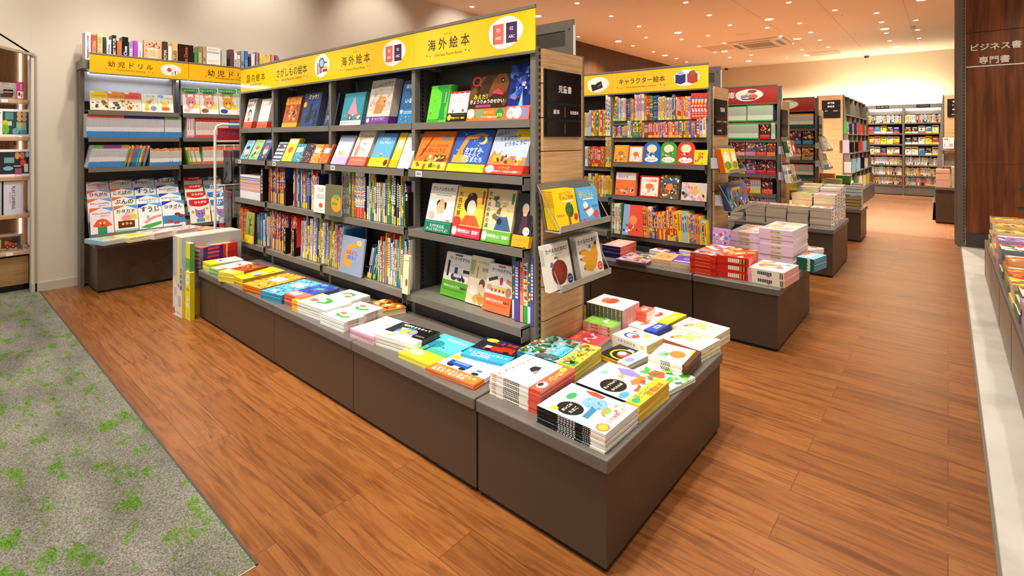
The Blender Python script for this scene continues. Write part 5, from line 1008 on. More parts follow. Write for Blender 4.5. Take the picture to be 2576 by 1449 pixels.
car = S('white orange-carrot picture book', 'f0f2ea', [('p', [(.3, .62), (.2, .95), (.34, .7), (.4, .98), (.42, .68), (.56, .94), (.46, .62)], '4aa83c'), ('e', .52, .44, .22, .2, 'e8803c'), ('e', .46, .46, .015, .015, '1a1a1a'), ('e', .58, .46, .015, .015, '1a1a1a'), ('t', 'やさいさん', .24, .76, .34, '1c1a16', .02, 1.2), ('e', .8, .14, .12, .08, 'ecd840')], 'f0f2ea', [('r', .5, .66-.05*q, .5, .035, '2a2a24') for q in range(5)], band=(.13, '5a3a28'))
pl6((1915, 592), (2215, 668), (2330, 558), 772, 8, car, 1)
bear = S('cream toy-bear picture book', 'f2ead0', [('e', .4, .72, .14, .1, 'd8b068'), ('e', .26, .78, .06, .05, '8a5a3c'), ('e', .42, .73, .02, .02, '1a1a1a'), ('e', .5, .7, .02, .02, '1a1a1a'), ('e', .58, .52, .2, .14, 'e0bc78'), ('e', .76, .62, .06, .05, 'd8b068'), ('e', .74, .36, .06, .05, 'd8b068'), ('e', .4, .4, .06, .05, 'd8b068'), ('d', .3, .2, .4, 2, 'c8a8a0')], 'b5623f', pg='ecd2b0')
pl6((2025, 432), (2310, 548), (2415, 448), 642, 7, bear, 1)
pl6((2125, 345), (2418, 446), (2500, 365), 548, 8, S('cream twin-bear picture book', 'f2ead0', bear.items+[('e', .85, .86, .08, .06, 'e89ab0')], 'e8d8b8', pg='e8c8a0'), 1)
app = S('white and yellow red-basket book', 'f4f2ee', [('e', .5, .62, .2, .14, 'c8402c'), ('e', .5, .7, .16, .09, 'f0e4e0'), ('d', .3, .86, .4, 1, '7a7a78')], band=(.34, 'f0d028'), bi=[('t', 'いない', .5, .5, .4, 'fff8d8', .02)])
pl6((1835, 275), (2065, 348), (2185, 270), 402, 4, app, 1, where='back of the end table')
bas = S('white and blue red-basket book', 'f4f2ee', [('e', .5, .62, .2, .14, 'd8705a'), ('e', .5, .7, .16, .09, 'f4e8e4'), ('d', .3, .88, .4, 1, '7a7a78')], band=(.34, '2448b0'), bi=[('t', 'ばあ', .5, .55, .36, 'e8ecff', .03), ('d', .5, .3, .6, 1, 'c0c8f0')])
pl6((1745, 338), (1965, 412), (2080, 345), 462, 6, bas, 1, where='middle of the end table')
pl6((1830, 235), (1905, 262), (1935, 218), 385, 5, S('coral red small book', 'e0604c', [('e', .5, .5, .3, .2, 'f0b0a0')], 'e0604c', hard=False), 1, where='back of the end table')
shi = S('white boxed set with owl print', 'f2ead8', [('e', .4, .62, .24, .2, '2a4a8a'), ('e', .4, .6, .18, .15, 'f0e8dc'), ('e', .4, .52, .14, .09, 'd8503c'), ('e', .72, .34, .14, .1, 'ecc84a'), ('e', .25, .85, .1, .06, 'b8d0a8'), ('r', .78, .72, .16, .08, 'c8584a')], 'eee4d0', [('r', .5, .8-.09*q, .3, .055, ['b0a8b8', '88a0b8', 'c89898', '98a880'][q % 4]) for q in range(6)]+[('o', .5, .12, .2, .05, '3a2a40')], pg='e8d890', hard=False, name='boxed_set')
pl6((1640, 425), (1905, 512), (2042, 452), 612, 2, shi, 1, where='middle of the end table')
app2 = S('red-striped boxed set with apples', 'f4f2ee', [('e', .56, .55, .26, .16, 'd8502c'), ('e', .5, .68, .2, .1, 'e06a40'), ('e', .62, .74, .14, .08, 'e8886a'), ('t', 'りんごりんご', .22, .5, .5, '8a8a88', .01, 1.57)], '6a6458', [('r', .5, .06+.11*q, .9, .02, 'c8c0b0') for q in range(9)], pg='f0ece4', hard=False, name='boxed_set')
for k, (yy, yb_) in enumerate(((0, 95), (92, 100))):
    pass
pl6((1462, 172), (1722, 244), (1830, 172), 425, 3, app2, 1, where='back of the end table')
for o in [o for o in bpy.data.objects if o.name.startswith('boxed_set') and 'red-striped' in o['label']]:
    me = o.data; m2 = MB(); xs_ = [v.co.x for v in me.vertices]; ys_ = [v.co.y for v in me.vertices]; zs_ = [v.co.z for v in me.vertices]; y0_ = min(ys_); t_ = -min(zs_)
    for q in range(12): m2.box((min(xs_)+.004+(max(xs_)-min(xs_))*q/12, y0_-.0006, -t_), (min(xs_)+.004+(max(xs_)-min(xs_))*(q+.5)/12, y0_-.0001, 0), 'd0503c')
    m2.build('slipcase_stripe', 'print', o)
kor = S('small green caterpillar-string board book', '8cc84c', [('t', 'ころりん・ぽい！', .5, .85, .8, 'f0d030', .03), ('p', [(.2, .3), (.3, .5), (.45, .42), (.55, .6), (.8, .56), (.8, .46), (.6, .5), (.5, .32), (.34, .38), (.28, .24)], 'f4f8ec'), ('e', .7, .68, .12, .07, 'f0d840')], 'eab8a8', [('r', .5, .7-.05*q, .4, .03, '8a3a3a') for q in range(5)]+[('e', .5, .1, .3, .04, '5a8a3a')], pg='f0e8d4', hard=False, name='board_book')
pl6((1437, 312), (1640, 372), (1745, 288), 470, 4, kor, 1, where='middle of the end table')
kro = S('red board book with white string', 'd84a58', [('t', 'ころりん・ぽ！', .45, .84, .8, 'f0d030', .03), ('p', [(.15, .35), (.25, .58), (.4, .6), (.5, .4), (.62, .4), (.7, .58), (.85, .58), (.85, .5), (.76, .5), (.66, .3), (.48, .3), (.38, .5), (.3, .5), (.24, .32)], 'f6e8e4'), ('e', .88, .2, .05, .04, '4a9ac8')], 'e8a8a0', pg='f0dcd0', hard=False, name='board_book')
pl6((1315, 450), (1525, 512), (1625, 432), 545, 3, kro, 1, where='middle of the end table')
jun = S('jungle-crowd search picture book', '7ab4d0', [('b', 111, 150, ['2c8a3c', '4a5a30', '8a5a3a', 'c89a50', '3a3a44', 'd8c090', '1c5a2c'], 0, .34, 1, 1, .05), ('r', .1, .5, .14, .3, '5a606a'), ('r', .42, .42, .44, .22, '4ab4dc'), ('t', 'ジャングル', .42, .46, .36, 'f4f2e0', .04), ('t', 'コンテスト', .42, .37, .36, '1c3a6a', .04), ('b', 112, 30, ['3a8a3c', 'e08a30', 'f0d040'], 0, .02, 1, .3, .05)], '2c7aa0', band=(.3, 'f0dc50'), bi=[('t', '10万部突破', .5, .74, .5, '3a9ac0', .03), ('t', '日本初上陸！', .55, .42, .62, '1c1a16', .04), ('r', .12, .4, .2, .7, '3a8a4c'), ('e', .14, .4, .06, .2, '1c1a16'), ('e', .88, .7, .08, .2, '8a4a2a')], pg='5a7a4c')
pl6((920, 548), (1358, 672), (1580, 528), 785, 9, jun, 1)
oni = S('white rice-ball journey picture book', 'f4f2ee', [('t', 'おにぎりぼうやのたびだち', .5, .82, .9, '1c1a18', .03, -.1), ('t', 'パンになる', .2, .93, .3, 'e0604c', .02), ('e', .6, .52, .1, .08, '26242a'), ('p', [(.46, .5), (.54, .6), (.68, .58), (.72, .46), (.56, .44)], '26242a'), ('e', .5, .44, .08, .04, '8a8688')], 'f0ece6', [('r', .5, .7-.032*q, .6, .02, '1c1a18') for q in range(10)]+[('r', .5, .93-.02*q, .4, .012, 'c8402c') for q in range(4)], band=(.22, 'dc5a46'), bi=[('t', 'パンは？', .6, .5, .44, 'f4dc50', .05), ('e', .2, .5, .12, .36, 'f2e8dc'), ('e', .2, .62, .07, .2, '3a2a20'), ('e', .88, .66, .08, .26, 'ecc840')])
pl6((735, 702), (1105, 858), (1352, 690), 1035, 11, oni, 1)
dar = S('black board book with red centre', '1c1a1c', [('o', .45, .5, .3, .06, 'ecc830'), ('e', .45, .5, .28, .26, '1c1a1c'), ('e', .45, .46, .2, .2, 'd0482c'), ('e', .5, .56, .14, .12, 'f0e8e0'), ('r', .82, .5, .12, .2, '8ac0d8')], 'e8c030', band=(.34, 'f2eade'), bi=[('e', .3, .5, .16, .36, '8a90d0'), ('d', .66, .7, .4, 3, 'b06a4a')], pg='ecdcc0', name='board_book')
pl6((1575, 552), (1765, 655), (1885, 562), 700, 4, dar, 1)
fir = S('black red-fire-engine picture book', '24242c', [('r', .5, .9, 1, .2, '2a3058'), ('e', .22, .9, .14, .09, 'e8d430'), ('t', 'しょうぼう', .64, .84, .6, 'e83a2c', .04), ('r', .55, .55, .66, .2, 'd8301c'), ('r', .7, .68, .3, .08, 'b02414'), ('e', .35, .46, .07, .06, '15151a'), ('e', .75, .46, .07, .06, '15151a'), ('r', .3, .58, .12, .1, 'c8dce8')], '1c2a5a', band=(.36, '34a8dc'), bi=[('t', 'しょうぼうじどうしゃ', .5, .62, .84, 'f0f6fa', .04), ('t', 'じぷた', .4, .28, .4, 'f0f6fa', .04)])
pl6((545, 545), (842, 652), (968, 505), 712, 5, fir, 0, where='low front table')
gar = S('white blue-garbage-truck book', 'f0f0f0', [('e', .14, .74, .1, .09, 'ecc828'), ('t', 'ごみしゅうしゅうしゃ', .6, .86, .7, '3a8ac0', .03), ('r', .36, .52, .44, .2, '2448a8'), ('r', .38, .56, .3, .08, '6a90d8'), ('r', .72, .46, .2, .14, 'dce4ec'), ('e', .24, .4, .07, .055, '1c1c22'), ('e', .5, .38, .07, .055, '1c1c22'), ('e', .78, .36, .07, .055, '1c1c22'), ('r', .78, .5, .1, .07, '4a6a7a')], '2448b0', band=(.3, 'f07830'), bi=[('t', 'ごみしゅうしゅうしゃ', .5, .62, .84, 'fff6ee', .04), ('t', 'はたらくのりもの', .42, .28, .66, 'fff6ee', .04)])
pl6((280, 655), (602, 808), (810, 652), 848, 5, gar, 0, where='low front table')
kou = S('turquoise and yellow big-tree book', '5ac0dc', [('r', .5, .3, 1, .3, '4ab088'), ('e', .3, .6, .2, .14, '2c8a9c'), ('p', [(.28, .3), (.3, .56), (.34, .56), (.36, .3)], '3a4a6a'), ('t', 'なんのなんの', .62, .86, .6, 'f0f8fc', .04), ('e', .58, .56, .03, .02, '2a2a4a')], '6a3a5a', band=(.3, 'f2dc30'), bi=[('e', .3, .6, .2, .3, 'fbf0b0')])
pl6((52, 552), (275, 655), (600, 492), 695, 6, kou, 0, where='low front table')
glo = S('black earth-globe picture book', '161417', [('e', .45, .52, .25, .28, '3a78d0'), ('b', 121, 16, ['f0dc50', '6ab84a', 'f0f4f8', 'e890a0'], .28, .32, .62, .72, .1), ('t', '地球をまもるって', .5, .88, .7, 'f4f2ee', .04), ('t', 'どんなこと？', .48, .12, .5, 'f4f2ee', .04), ('d', .84, .5, .2, 2, 'c8c8c8')], '161417', [('r', .5, .5, .5, .6, '2a2a2c')], band=(.34, 'f6f4e8'), bi=[('r', .5, .06, 1, .12, 'f0f4c0'), ('e', .3, .62, .08, .14, 'e8dc70')])
pl6((1920, 1062), (2290, 1172), (2565, 1045), 1275, 6, glo, 0, where='low front table', cf=c5)
sne = S('pale blue and pink diary picture book', 'd4eaf2', [('t', 'ネイの日記', .62, .88, .56, '4a9ac0', .02), ('b', 123, 16, ['d0b0dc', 'b890d0', 'e0d0ec'], .25, .35, .65, .7, .07), ('e', .46, .5, .2, .18, 'ecdcf0')], 'f090b8', band=(.32, 'f8b8d0'), bi=[('d', .5, .6, .7, 2, 'fdeef4')])
pl6((1705, 1008), (1925, 1092), (2270, 960), 1172, 5, sne, 0, where='low front table', cf=c5)
caw = lambda s, n_: ('b', s, n_, ['3a9a3c', '5ab84a', '2c7a2c'], .18, .42, .62, .62, .07)
cat_ = S('small white board book with green band shape', 'f4f4f0', [('p', [(.2, .56), (.34, .72), (.6, .72), (.72, .5), (.62, .46), (.52, .6), (.36, .56), (.3, .42), (.22, .44)], '3fa03c'), ('e', .58, .34, .12, .1, 'd86a38'), ('d', .3, .2, .3, 1, '8a8a84')], 'f0ece4', [('r', .5, .8-.03*q, .5, .02, 'b8603c') for q in range(12)]+[('r', .5, .4-.035*q, .5, .024, '3a3428') for q in range(4)], name='board_book')
pl6((1466, 852), (1645, 952), (1822, 885), 1050, 6, cat_, 2, where='low front table', cf=c5)
pl6((1640, 800), (1826, 880), (2002, 808), 962, 6, S('second small white board book with green band shape', 'f4f4f0', cat_.items, 'f0ece4', cat_.sp, name='board_book'), 2, where='low front table', cf=c5)
cab = S('large white board book with green band shape', 'f4f4f0', cat_.items, 'f2f0ea', band=(.16, 'f2b428'), bi=[('e', .3, .5, .05, .24, 'e0603c'), ('e', .5, .5, .05, .24, 'e0603c'), ('e', .7, .5, .05, .24, 'e0603c')])
pl6((1228, 712), (1470, 838), (1700, 752), 950, 10, cab, 3, where='low front table', cf=c5)
pl6((1460, 700), (1700, 750), (1920, 700), 850, 10, S('back large white board book with green leaf shape', 'f4f4f0', cat_.items, 'f2f0ea'), 0, where='low front table', cf=c5)
fis = S('deep blue and coral ocean book', '2448b0', [('b', 131, 18, ['3a6ac8', '1c3890', '5a9ad8'], .1, .3, .95, .95, .12), ('e', .6, .66, .18, .08, '6a9a8a'), ('p', [(.76, .66), (.9, .76), (.9, .58)], '3a6ac8')], 'f4eef0', band=(.3, 'f0705c'), bi=[('e', .2, .5, .12, .38, 'fae8e4'), ('e', .46, .5, .12, .38, 'fae8e4'), ('d', .8, .6, .3, 2, 'fff0ec')])
pl6((1052, 682), (1232, 722), (1636, 628), 835, 9, fis, 0, where='low front table', cf=c5)
lbm = S('light blue speckled maze picture book', '5ab4d4', mz(133, ['2a8ab0', 'e8f4f8', '8ad0e4', '1c6a90', 'c8e8f0'])+[('r', .56, .62, .5, .26, 'f2f2f0'), ('t', 'ウォーリーを', .56, .67, .4, '2a5ab0', .04), ('t', 'さがせ！', .56, .57, .3, 'd0302c', .04), ('r', .4, .14, .24, .12, 'f0f0ee')], '3a9ac0', pg='2a6a90')
pl6((860, 642), (1052, 695), (1450, 578), 778, 8, lbm, 0, where='low front table', cf=c5)
orm = S('orange ray-patterned maze picture book', 'f08a2c', [('s', .5, .5, 18, 'f4c440')]+mz(134, ['d0402c', 'f0e0a0', 'a83818', 'f4d060'])+[('r', .56, .56, .52, .26, 'f4f0ea'), ('t', 'ウォーリーを', .56, .61, .4, '2a5ab0', .04), ('t', 'さがせ！', .56, .51, .3, 'd0302c', .04)], 'f0b830', [('r', .5, .05+.1*q, 1, .05, '8a3a18') for q in range(10)], pg='d8a030')
pl6((682, 578), (856, 630), (1284, 520), 702, 9, orm, 0, where='low front table', cf=c5)
yel = S('bright yellow cartoon picture book', 'f2d420', [('b', 136, 24, ['f0e4c0', 'd83a2c', '2a2a2a', 'f0a030'], .45, .55, .98, .98, .05), ('e', .5, .5, .14, .12, '8ad0e8'), ('e', .72, .4, .16, .1, 'f4f0ec'), ('e', .86, .38, .12, .1, 'd8402c'), ('d', .45, .25, .4, 2, '4a3a10')], 'f2d420', pg='ecd860')
pl6((598, 492), (682, 540), (1062, 450), 612, 9, yel, 0, where='low front table', cf=c5)
rbr = S('red-brown story picture book', 'a8401c', [('b', 137, 30, ['6a2a14', 'd86a2c', 'f0b040', '3a1a10'], .1, .4, .95, .98, .08), ('e', .2, .2, .14, .1, 'a8d8e8')], '8a3018', band=(.28, 'f0e050'), bi=[('r', .3, .5, .3, .5, 'a8dcf0'), ('d', .6, .6, .5, 2, '7a7020')], pg='a86a5a')
pl6((470, 462), (602, 492), (905, 405), 584, 8, rbr, 0, where='low front table', cf=c5)
gir = S('white smiling-face picture book', 'f2e6dc', [('e', .5, .6, .24, .14, '8a3a28'), ('e', .5, .55, .2, .12, 'f4d8c4'), ('t', 'おかあさん', .6, .86, .44, 'd8504c', .03), ('d', .4, .2, .5, 2, '8a5a4a')], 'd8503c', band=(.24, '8ac878'), bi=[('r', .4, .5, .4, .6, 'f2f4ea'), ('r', .85, .5, .2, 1, 'e05a44')], pg='d8553e')
pl6((374, 427), (472, 458), (795, 385), 524, 4, gir, 0, where='far end of low table', cf=c5)
ywh = S('yellow and white drawing picture book', 'f0f0e4', [('b', 139, 14, ['8ac070', '3a3a34', 'e8d8b0'], .2, .4, .9, .9, .08), ('e', .6, .7, .2, .12, 'fafaf4')], 'f4f2ea', band=(.3, 'f4e030'), bi=[('e', .4, .5, .1, .3, 'f0c020')])
pl6((285, 372), (376, 402), (700, 352), 480, 4, ywh, 0, where='far end of low table', cf=c5)
thk = S('thick red and purple encyclopedia', 'd02c34', [('b', 141, 26, ['f08030', 'f0d8b0', '5a2a6a', '24246a', 'f0e060'], .05, .05, .95, .95, .12)], 'd83020', [('r', .5, .3, 1, .04, 'f0dca0'), ('r', .5, .7, 1, .6, '4a1c6a'), ('r', .5, .65, .6, .3, 'd04058'), ('r', .5, .96, 1, .08, '6a6ab0')], pg='c8c6cc', name='encyclopedia')
pl6((190, 194), (276, 246), (575, 176), 442, 5, thk, 2, where='far end of low table', cf=c5)
pl6((1900, 752), (2020, 845), (2250, 808), 905, 1, S('thick orange adventure book', 'e08a2c', [('b', 143, 40, ['f0c050', 'b0501c', '7a3010', 'f4e0a0'], 0, .1, 1, 1, .09), ('e', .3, .1, .12, .06, 'f0a8c0')], pg='e8d8b0'), 0, where='back of low table', cf=c5)
pl6((1690, 668), (1780, 700), (1880, 672), 735, 2, S('dark navy star book', '1a2038', [('b', 144, 20, ['5a7ab0', '2a3050'], 0, 0, 1, 1, .08)]), 0, where='back of low table', cf=c5)
# second table
T2w = 'second table'
pl6((640, 188), (792, 212), (915, 160), 316, 9, S('blue and orange flat picture book', 'f0a89a', [('e', .5, .5, .3, .2, 'f4c0a8'), ('d', .4, .8, .5, 1, 'c04030')], '14245a', pg='d86a50', hard=False), 1, ZT2, T2w, c2)
pl6((772, 305), (1005, 350), (1078, 282), 382, 12, S('bright mixed-print magazine', 'c8a0b0', [('b', 151, 90, P_+['8a4aa0'], 0, 0, 1, 1, .07)], '5a4a3c', pg='6a5a48', hard=False, name='magazine'), 0, ZT2, T2w, c2, jit=.014)
pl6((915, 190), (1010, 220), (1070, 195), 258, 6, S('dark green novel', '24382c', [('d', .5, .6, .6, 3, 'a8c0a8')], pg='d8ccc0'), 0, ZT2, T2w, c2)
pl6((1060, 228), (1150, 252), (1200, 225), 290, 4, S('pink-edged small board book', 'f0e0dc', [('e', .5, .5, .25, .2, 'd0505a')], hard=False, name='board_book'), 0, ZT2, T2w, c2)
pl6((1055, 302), (1230, 328), (1285, 272), 380, 8, S('round-topped peach board book', 'f2b070', [('e', .5, .5, .34, .3, 'f4a468'), ('e', .3, .45, .1, .08, 'e8704a'), ('e', .7, .45, .1, .08, 'e8704a')], 'f0d0a8', pg='ecc8a4', hard=False, name='board_book'), 0, ZT2, T2w, c2)
pl6((1180, 240), (1290, 275), (1340, 240), 310, 4, S('purple sparkling board book', '6a3a9a', [('b', 153, 24, ['c8a0e0', '3a2a70', 'f0d0f0'], 0, 0, 1, 1, .1)], hard=False, name='board_book'), 0, ZT2, T2w, c2)
pl6((1228, 335), (1400, 358), (1445, 300), 405, 5, S('violet cover board book', '6a48a8', [('e', .6, .6, .2, .16, '9a70c8'), ('r', .5, .2, .8, .1, 'e8d8f0')], 'e8c8a0', pg='e8d0a8', hard=False, name='board_book'), 0, ZT2, T2w, c2)
pl6((1305, 232), (1400, 250), (1450, 215), 310, 4, S('orange and white toy book', 'f0e0d0', [('b', 154, 20, ['e87a30', '4a4aa0', 'f0c040'], 0, 0, 1, 1, .1)], 'd86a38', hard=False, name='board_book'), 0, ZT2, T2w, c2)
rwr = S('red wrapped book set', 'd85040', [('b', 155, 60, ['f0d0c0', 'b82c24', 'f08a60', 'f4f0ec', '8a90b8'], 0, 0, 1, 1, .08)], 'c8301c', [('r', .5, .5, .4, .6, 'e8644a')], pg='c83a24', hard=False, name='boxed_set')
pl6((1405, 252), (1612, 290), (1738, 208), 472, 6, rwr, 1, ZT2, T2w, c2, jit=.006)
rzu = S('red first-dictionary boxed book', 'd83a28', [('b', 156, 46, ['f0b050', 'e06a40', 'f4e0b0', 'a82018'], 0, 0, 1, 1, .1), ('r', .4, .6, .2, .2, 'f0a060')], 'c82c1c', [('r', .5, .62-.06*q, .55, .045, 'f0e8d8') for q in range(6)]+[('r', .5, .24-.045*q, .7, .03, ['e8b830', '5a1410'][q % 2]) for q in range(4)], pg='d85a48', hard=False, name='boxed_set')
pl6((1622, 278), (1898, 312), (1985, 242), 508, 3, rzu, 1, ZT2, T2w, c2, jit=.006)
pnk = S('pale pink boxed craft set', 'ecd0d8', [('r', .5, .5, .8, .74, 'e8d8d0'), ('b', 157, 60, ['f0c070', 'e89ab0', 'c8a8d8', 'f4ecd8', 'a8c080'], .1, .1, .9, .9, .06)], 'e0c0d4', [('r', .5, .5, .5, .34, 'd8c084'), ('e', .5, .6, .2, .05, 'e8943c'), ('e', .5, .5, .2, .05, 'a8a8c0'), ('e', .5, .42, .2, .05, '8aa84a')], pg='e4c8cc', hard=False, name='boxed_set')
pl6((1747, 68), (2003, 98), (2100, 35), 345, 6, pnk, 1, ZT2, T2w, c2, jit=.008)
pl6((2008, 42), (2285, 78), (2345, 8), 392, 7, S('pale pink boxed craft set of the taller pile', 'ecd0d8', pnk.items, 'e0c0d4', pnk.sp, pg='e4c8cc', hard=False, name='boxed_set'), 1, ZT2, T2w, c2, jit=.008)
wht = S('pink and white lesson boxed set', 'f0c8cc', [('r', .6, .5, .7, .8, 'f2ecdc'), ('b', 158, 30, ['f0b040', '7a9ad0', 'e87a60', 'a8c070'], .3, .15, .95, .85, .08)], 'efe4d0', [('r', .5, .7-.05*q, .45, .036, '28345a') for q in range(8)]+[('e', .25, .42, .12, .05, 'd8502c'), ('r', .5, .95, 1, .12, 'e8a0a8')]+[('r', .5, .1-.03*q, .8, .024, ['3a5a4a', 'c8a040'][q % 2]) for q in range(3)], pg='e8a898', hard=False, name='boxed_set')
pl6((1905, 378), (2205, 438), (2292, 362), 568, 2, wht, 1, ZT2, T2w, c2, jit=.01)
pl6((2345, 222), (2480, 248), (2495, 212), 300, 3, S('peach and white toy book', 'f0d8c8', [('b', 159, 20, ['e86a30', '6a5ab0', 'f0c060'], 0, 0, 1, 1, .1)], 'e8d0c8', hard=False, name='board_book'), 1, ZT2, 'back corner of second table', c2)
pl6((2335, 290), (2465, 320), (2490, 268), 430, 8, S('sky blue green-spined picture book', '8ac0e0', [('e', .5, .6, .3, .2, 'f4ece0'), ('r', .7, .9, .5, .2, 'e87a30')], '1c5a44', [('r', .5, .3, .8, .16, 'e8f0e8')], pg='4a8a5a'), 1, ZT2, 'back corner of second table', c2)
# third table: pocket paperbacks, fourth: thick volumes
g = random.Random(5); top3 = ['f0ecd8', 'd8e8c8', 'f4d8a0', 'c8dce8', 'f0c8c8', 'e8d870', 'd890c8', 'f4f0e8', '8ab870']
for i in range(4):
    for j in range(5):
        x1 = -.835-.195*i; y0 = 5.6+.175*j
        if x1-.18 < XE+.02 and y0 > Y3-.18: continue
        H = [.19, .3, .3, .34, .36][j]-(0 if i else .0); n = [6, 10, 10, 11, 12][j]
        cv = top3[(i*2+j*3) % 9]; s = S('%s paperback' % ['cream', 'pale green', 'straw', 'pale blue', 'pink', 'yellow', 'mauve', 'white', 'leaf green'][(i*2+j*3) % 9], cv, [('b', 200+i*7+j, 10, ['e86a9a', '4aa0d8', 'f0c030', '5ab060', 'e8703c'], 0, 0, 1, 1, .14), ('d', .5, .8, .6, 1, '5a5a5a')], 'f4ece0', [('r', .5, .7-.06*q, .5, .04, '3a3a38') for q in range(5)], pg=['b8ac98', 'e8d0a8', 'e0d8a8', 'd8c8b0', 'd0c0a0'][j], hard=False, name='paperback')
        pile((x1, y0), .178, .115+.045, H, 0, n, s, ZT3, 'row %s, column %s of third table' % (['one', 'two', 'three', 'four', 'five'][j], ['one', 'two', 'three', 'four'][i]), 2, .006, i*9+j)
for k, (x1, y0, w, d, H, n, c, nm_, pg) in enumerate([(-.845, 7.74, .2, .15, .16, 4, '1c2024', 'black-edged thick volume', 'b8a070'), (-1.06, 7.74, .2, .15, .17, 4, '24180f', 'dark brown thick volume', 'a88c5c'), (-1.27, 7.74, .2, .15, .22, 6, '3a2c20', 'brown thick volume', 'a88858'), (-.85, 7.92, .2, .13, .28, 7, '3a78b0', 'blue and white comic volume', 'e8e8e0'), (-1.07, 7.92, .22, .14, .36, 6, 'c8b83a', 'yellow-green comic volume', 'c8bc80'), (-.86, 8.08, .12, .16, .30, 3, 'c83028', 'red boxed volume', 'e0c8b8'), (-1.0, 8.1, .16, .15, .4, 4, '6a9a3a', 'green boxed volume', '5a8a34'), (-1.18, 8.1, .16, .15, .42, 4, 'e0703c', 'orange boxed volume', 'e08a58')]):
    pile((x1, y0), w, d, H, 0, n, S(nm_, c, [('b', 300+k, 20, ['f0e8d8', c, 'e0b040', '4a90c8'], 0, 0, 1, 1, .12)], c, [('r', .5, .5, .5, .5, 'e8e0d0')], pg=pg, name='thick_volume'), ZT4, 'fourth table', 0, .006, k)
# ---------------------------------------------------------------- wall bookcase
def seg_pool(c, foot, head, marks, nm):
    s = SPN(nm, c, marks, 0, foot, head, hard=False, pg='e8e8ea'); s.name = 'workbook'; return s
wO = seg_pool('d8d8e0', (.26, '3a86c8'), (.16, 'e0603c'), '8a8a92', 'orange-topped'); wN = seg_pool('d8d8e0', (.26, '3a86c8'), (.16, '2a2a8a'), '8a8a92', 'navy-topped'); wG = seg_pool('d8d8e0', (.26, '3a86c8'), (.16, '58a83c'), '8a8a92', 'green-topped'); wP = seg_pool('d8d8e0', (.26, '3a86c8'), (.16, '8a2a9a'), '8a8a92', 'purple-topped'); wY = seg_pool('d8d8e0', (.26, '3a86c8'), (.16, 'c08a2c'), '8a8a92', 'ochre-topped')
wR = seg_pool('ecdcd4', (.14, 'd8504c'), (.2, 'c82c34'), '9a8a86', 'red-topped'); wK = seg_pool('f0d8dc', (.1, 'e88aa0'), (.1, 'f0b8c4'), '8a7a80', 'pink'); wE = seg_pool('f2ece4', (.16, 'e8683c'), (.2, 'e8783c'), '8a8a80', 'orange-footed')
wm = [seg_pool(c, (.2, f), (.14, h), '6a6a70', n) for c, f, h, n in (('e8e4dc', '3a86c8', 'e08a30', 'white'), ('3a86c8', '2a5aa0', 'e0603c', 'blue'), ('e88a2c', '3a86c8', 'e8b83c', 'orange'), ('c83a30', '1c1a1e', '8a2a9a', 'red'), ('8ac048', '58a83c', 'e8d040', 'lime'))]
LC2 = Line('x', XR-.012, lr[1]+.003); LC3 = Line('x', XR-.012, lr[2]+.003); LC1 = Line('x', XR-.012, lr[0]+.003)
w2, w3 = 'second row, wall bookcase', 'third row, wall bookcase'
kk = dict(tr=(.0085, .0085), depth_=.2, back=.0, jag=.002, d2='along')
n = spines(LC2, 218, 312, [wO], (.205, .205), w2, seed=1, **kk); n = spines(LC2, 312, 415, [wN], (.203, .203), w2, seed=2, ordinal=n, **kk); n = spines(LC2, 415, 458, [wG], (.2, .2), w2, seed=3, ordinal=n, **kk)
k5 = dict(kk); k5['tr'] = (.02, .022); n = spines(LC2, 471, 492, [wK], (.2, .2), w2, seed=4, ordinal=n, **k5)
wR.name = wE.name = wK.name = 'drill_book'
n = spines(LC2, 493, 577, [wR], (.195, .195), w2, seed=5, ordinal=n, **kk); n = spines(LC2, 577, 640, [wm[1]], (.195, .195), w2, seed=6, ordinal=n, **kk)
kl = dict(kk, lean=.22); n = spines(LC3, 219, 246, [wG], (.2, .2), w3, seed=7, **kl); n = spines(LC3, 246, 292, [wP], (.2, .2), w3, seed=8, ordinal=n, **kl); n = spines(LC3, 292, 312, [wY], (.2, .2), w3, seed=9, ordinal=n, **kl)
n = spines(LC3, 312, 366, wm, (.19, .2), w3, seed=10, ordinal=n, **kl); n = spines(LC3, 378, 458, [wm[0], wm[0], wO, wm[0]], (.155, .165), w3, seed=11, ordinal=n, **kk)
kl2 = dict(kk, lean=-.2); n = spines(LC3, 476, 510, [wE, wm[4], wE], (.17, .17), w3, seed=12, ordinal=n, **kl2); n = spines(LC3, 512, 640, [wE], (.165, .175), w3, seed=13, ordinal=n, **kk)
def fc(nm_, c, items, **k): s = Spec(nm_, c, items, hard=False, **k); s.name = 'workbook'; return s
stk = lambda c, ttl, sd, pal: [('r', .5, .82, 1, .36, c), ('t', ttl, .52, .76, .74, '3a2014', .03), ('b', sd, 12, pal, .1, .08, .95, .6, .13), ('r', .12, .95, .24, .1, 'f0e8e0'), ('r', .9, .97, .2, .06, '6ab0dc')]
for k, (a, b_, c, ttl, nm_) in enumerate([(229, 274, 'ecd020', 'シールいきもの', 'yellow animal sticker workbook'), (274.5, 316.5, 'f08a38', 'シールのりもの', 'orange vehicle sticker workbook'), (317, 359, 'ee5a48', 'シールたべもの', 'red food sticker workbook')]):
    face(LC1, a, b_, 228+k*2, fc(nm_, 'f0e4d0', stk(c, ttl, 400+k, [['4a4a3a', 'c8a060', '8a5a30', '2a3a4a'], ['8a4a3a', '5a5a68', 'd8b880', '3a4a5a'], ['d8954a', 'c83a28', '6aa84a', 'f0d8b0']][k]), back='3a1c14'), 1, .02, 12, .02, 'top row, wall bookcase')
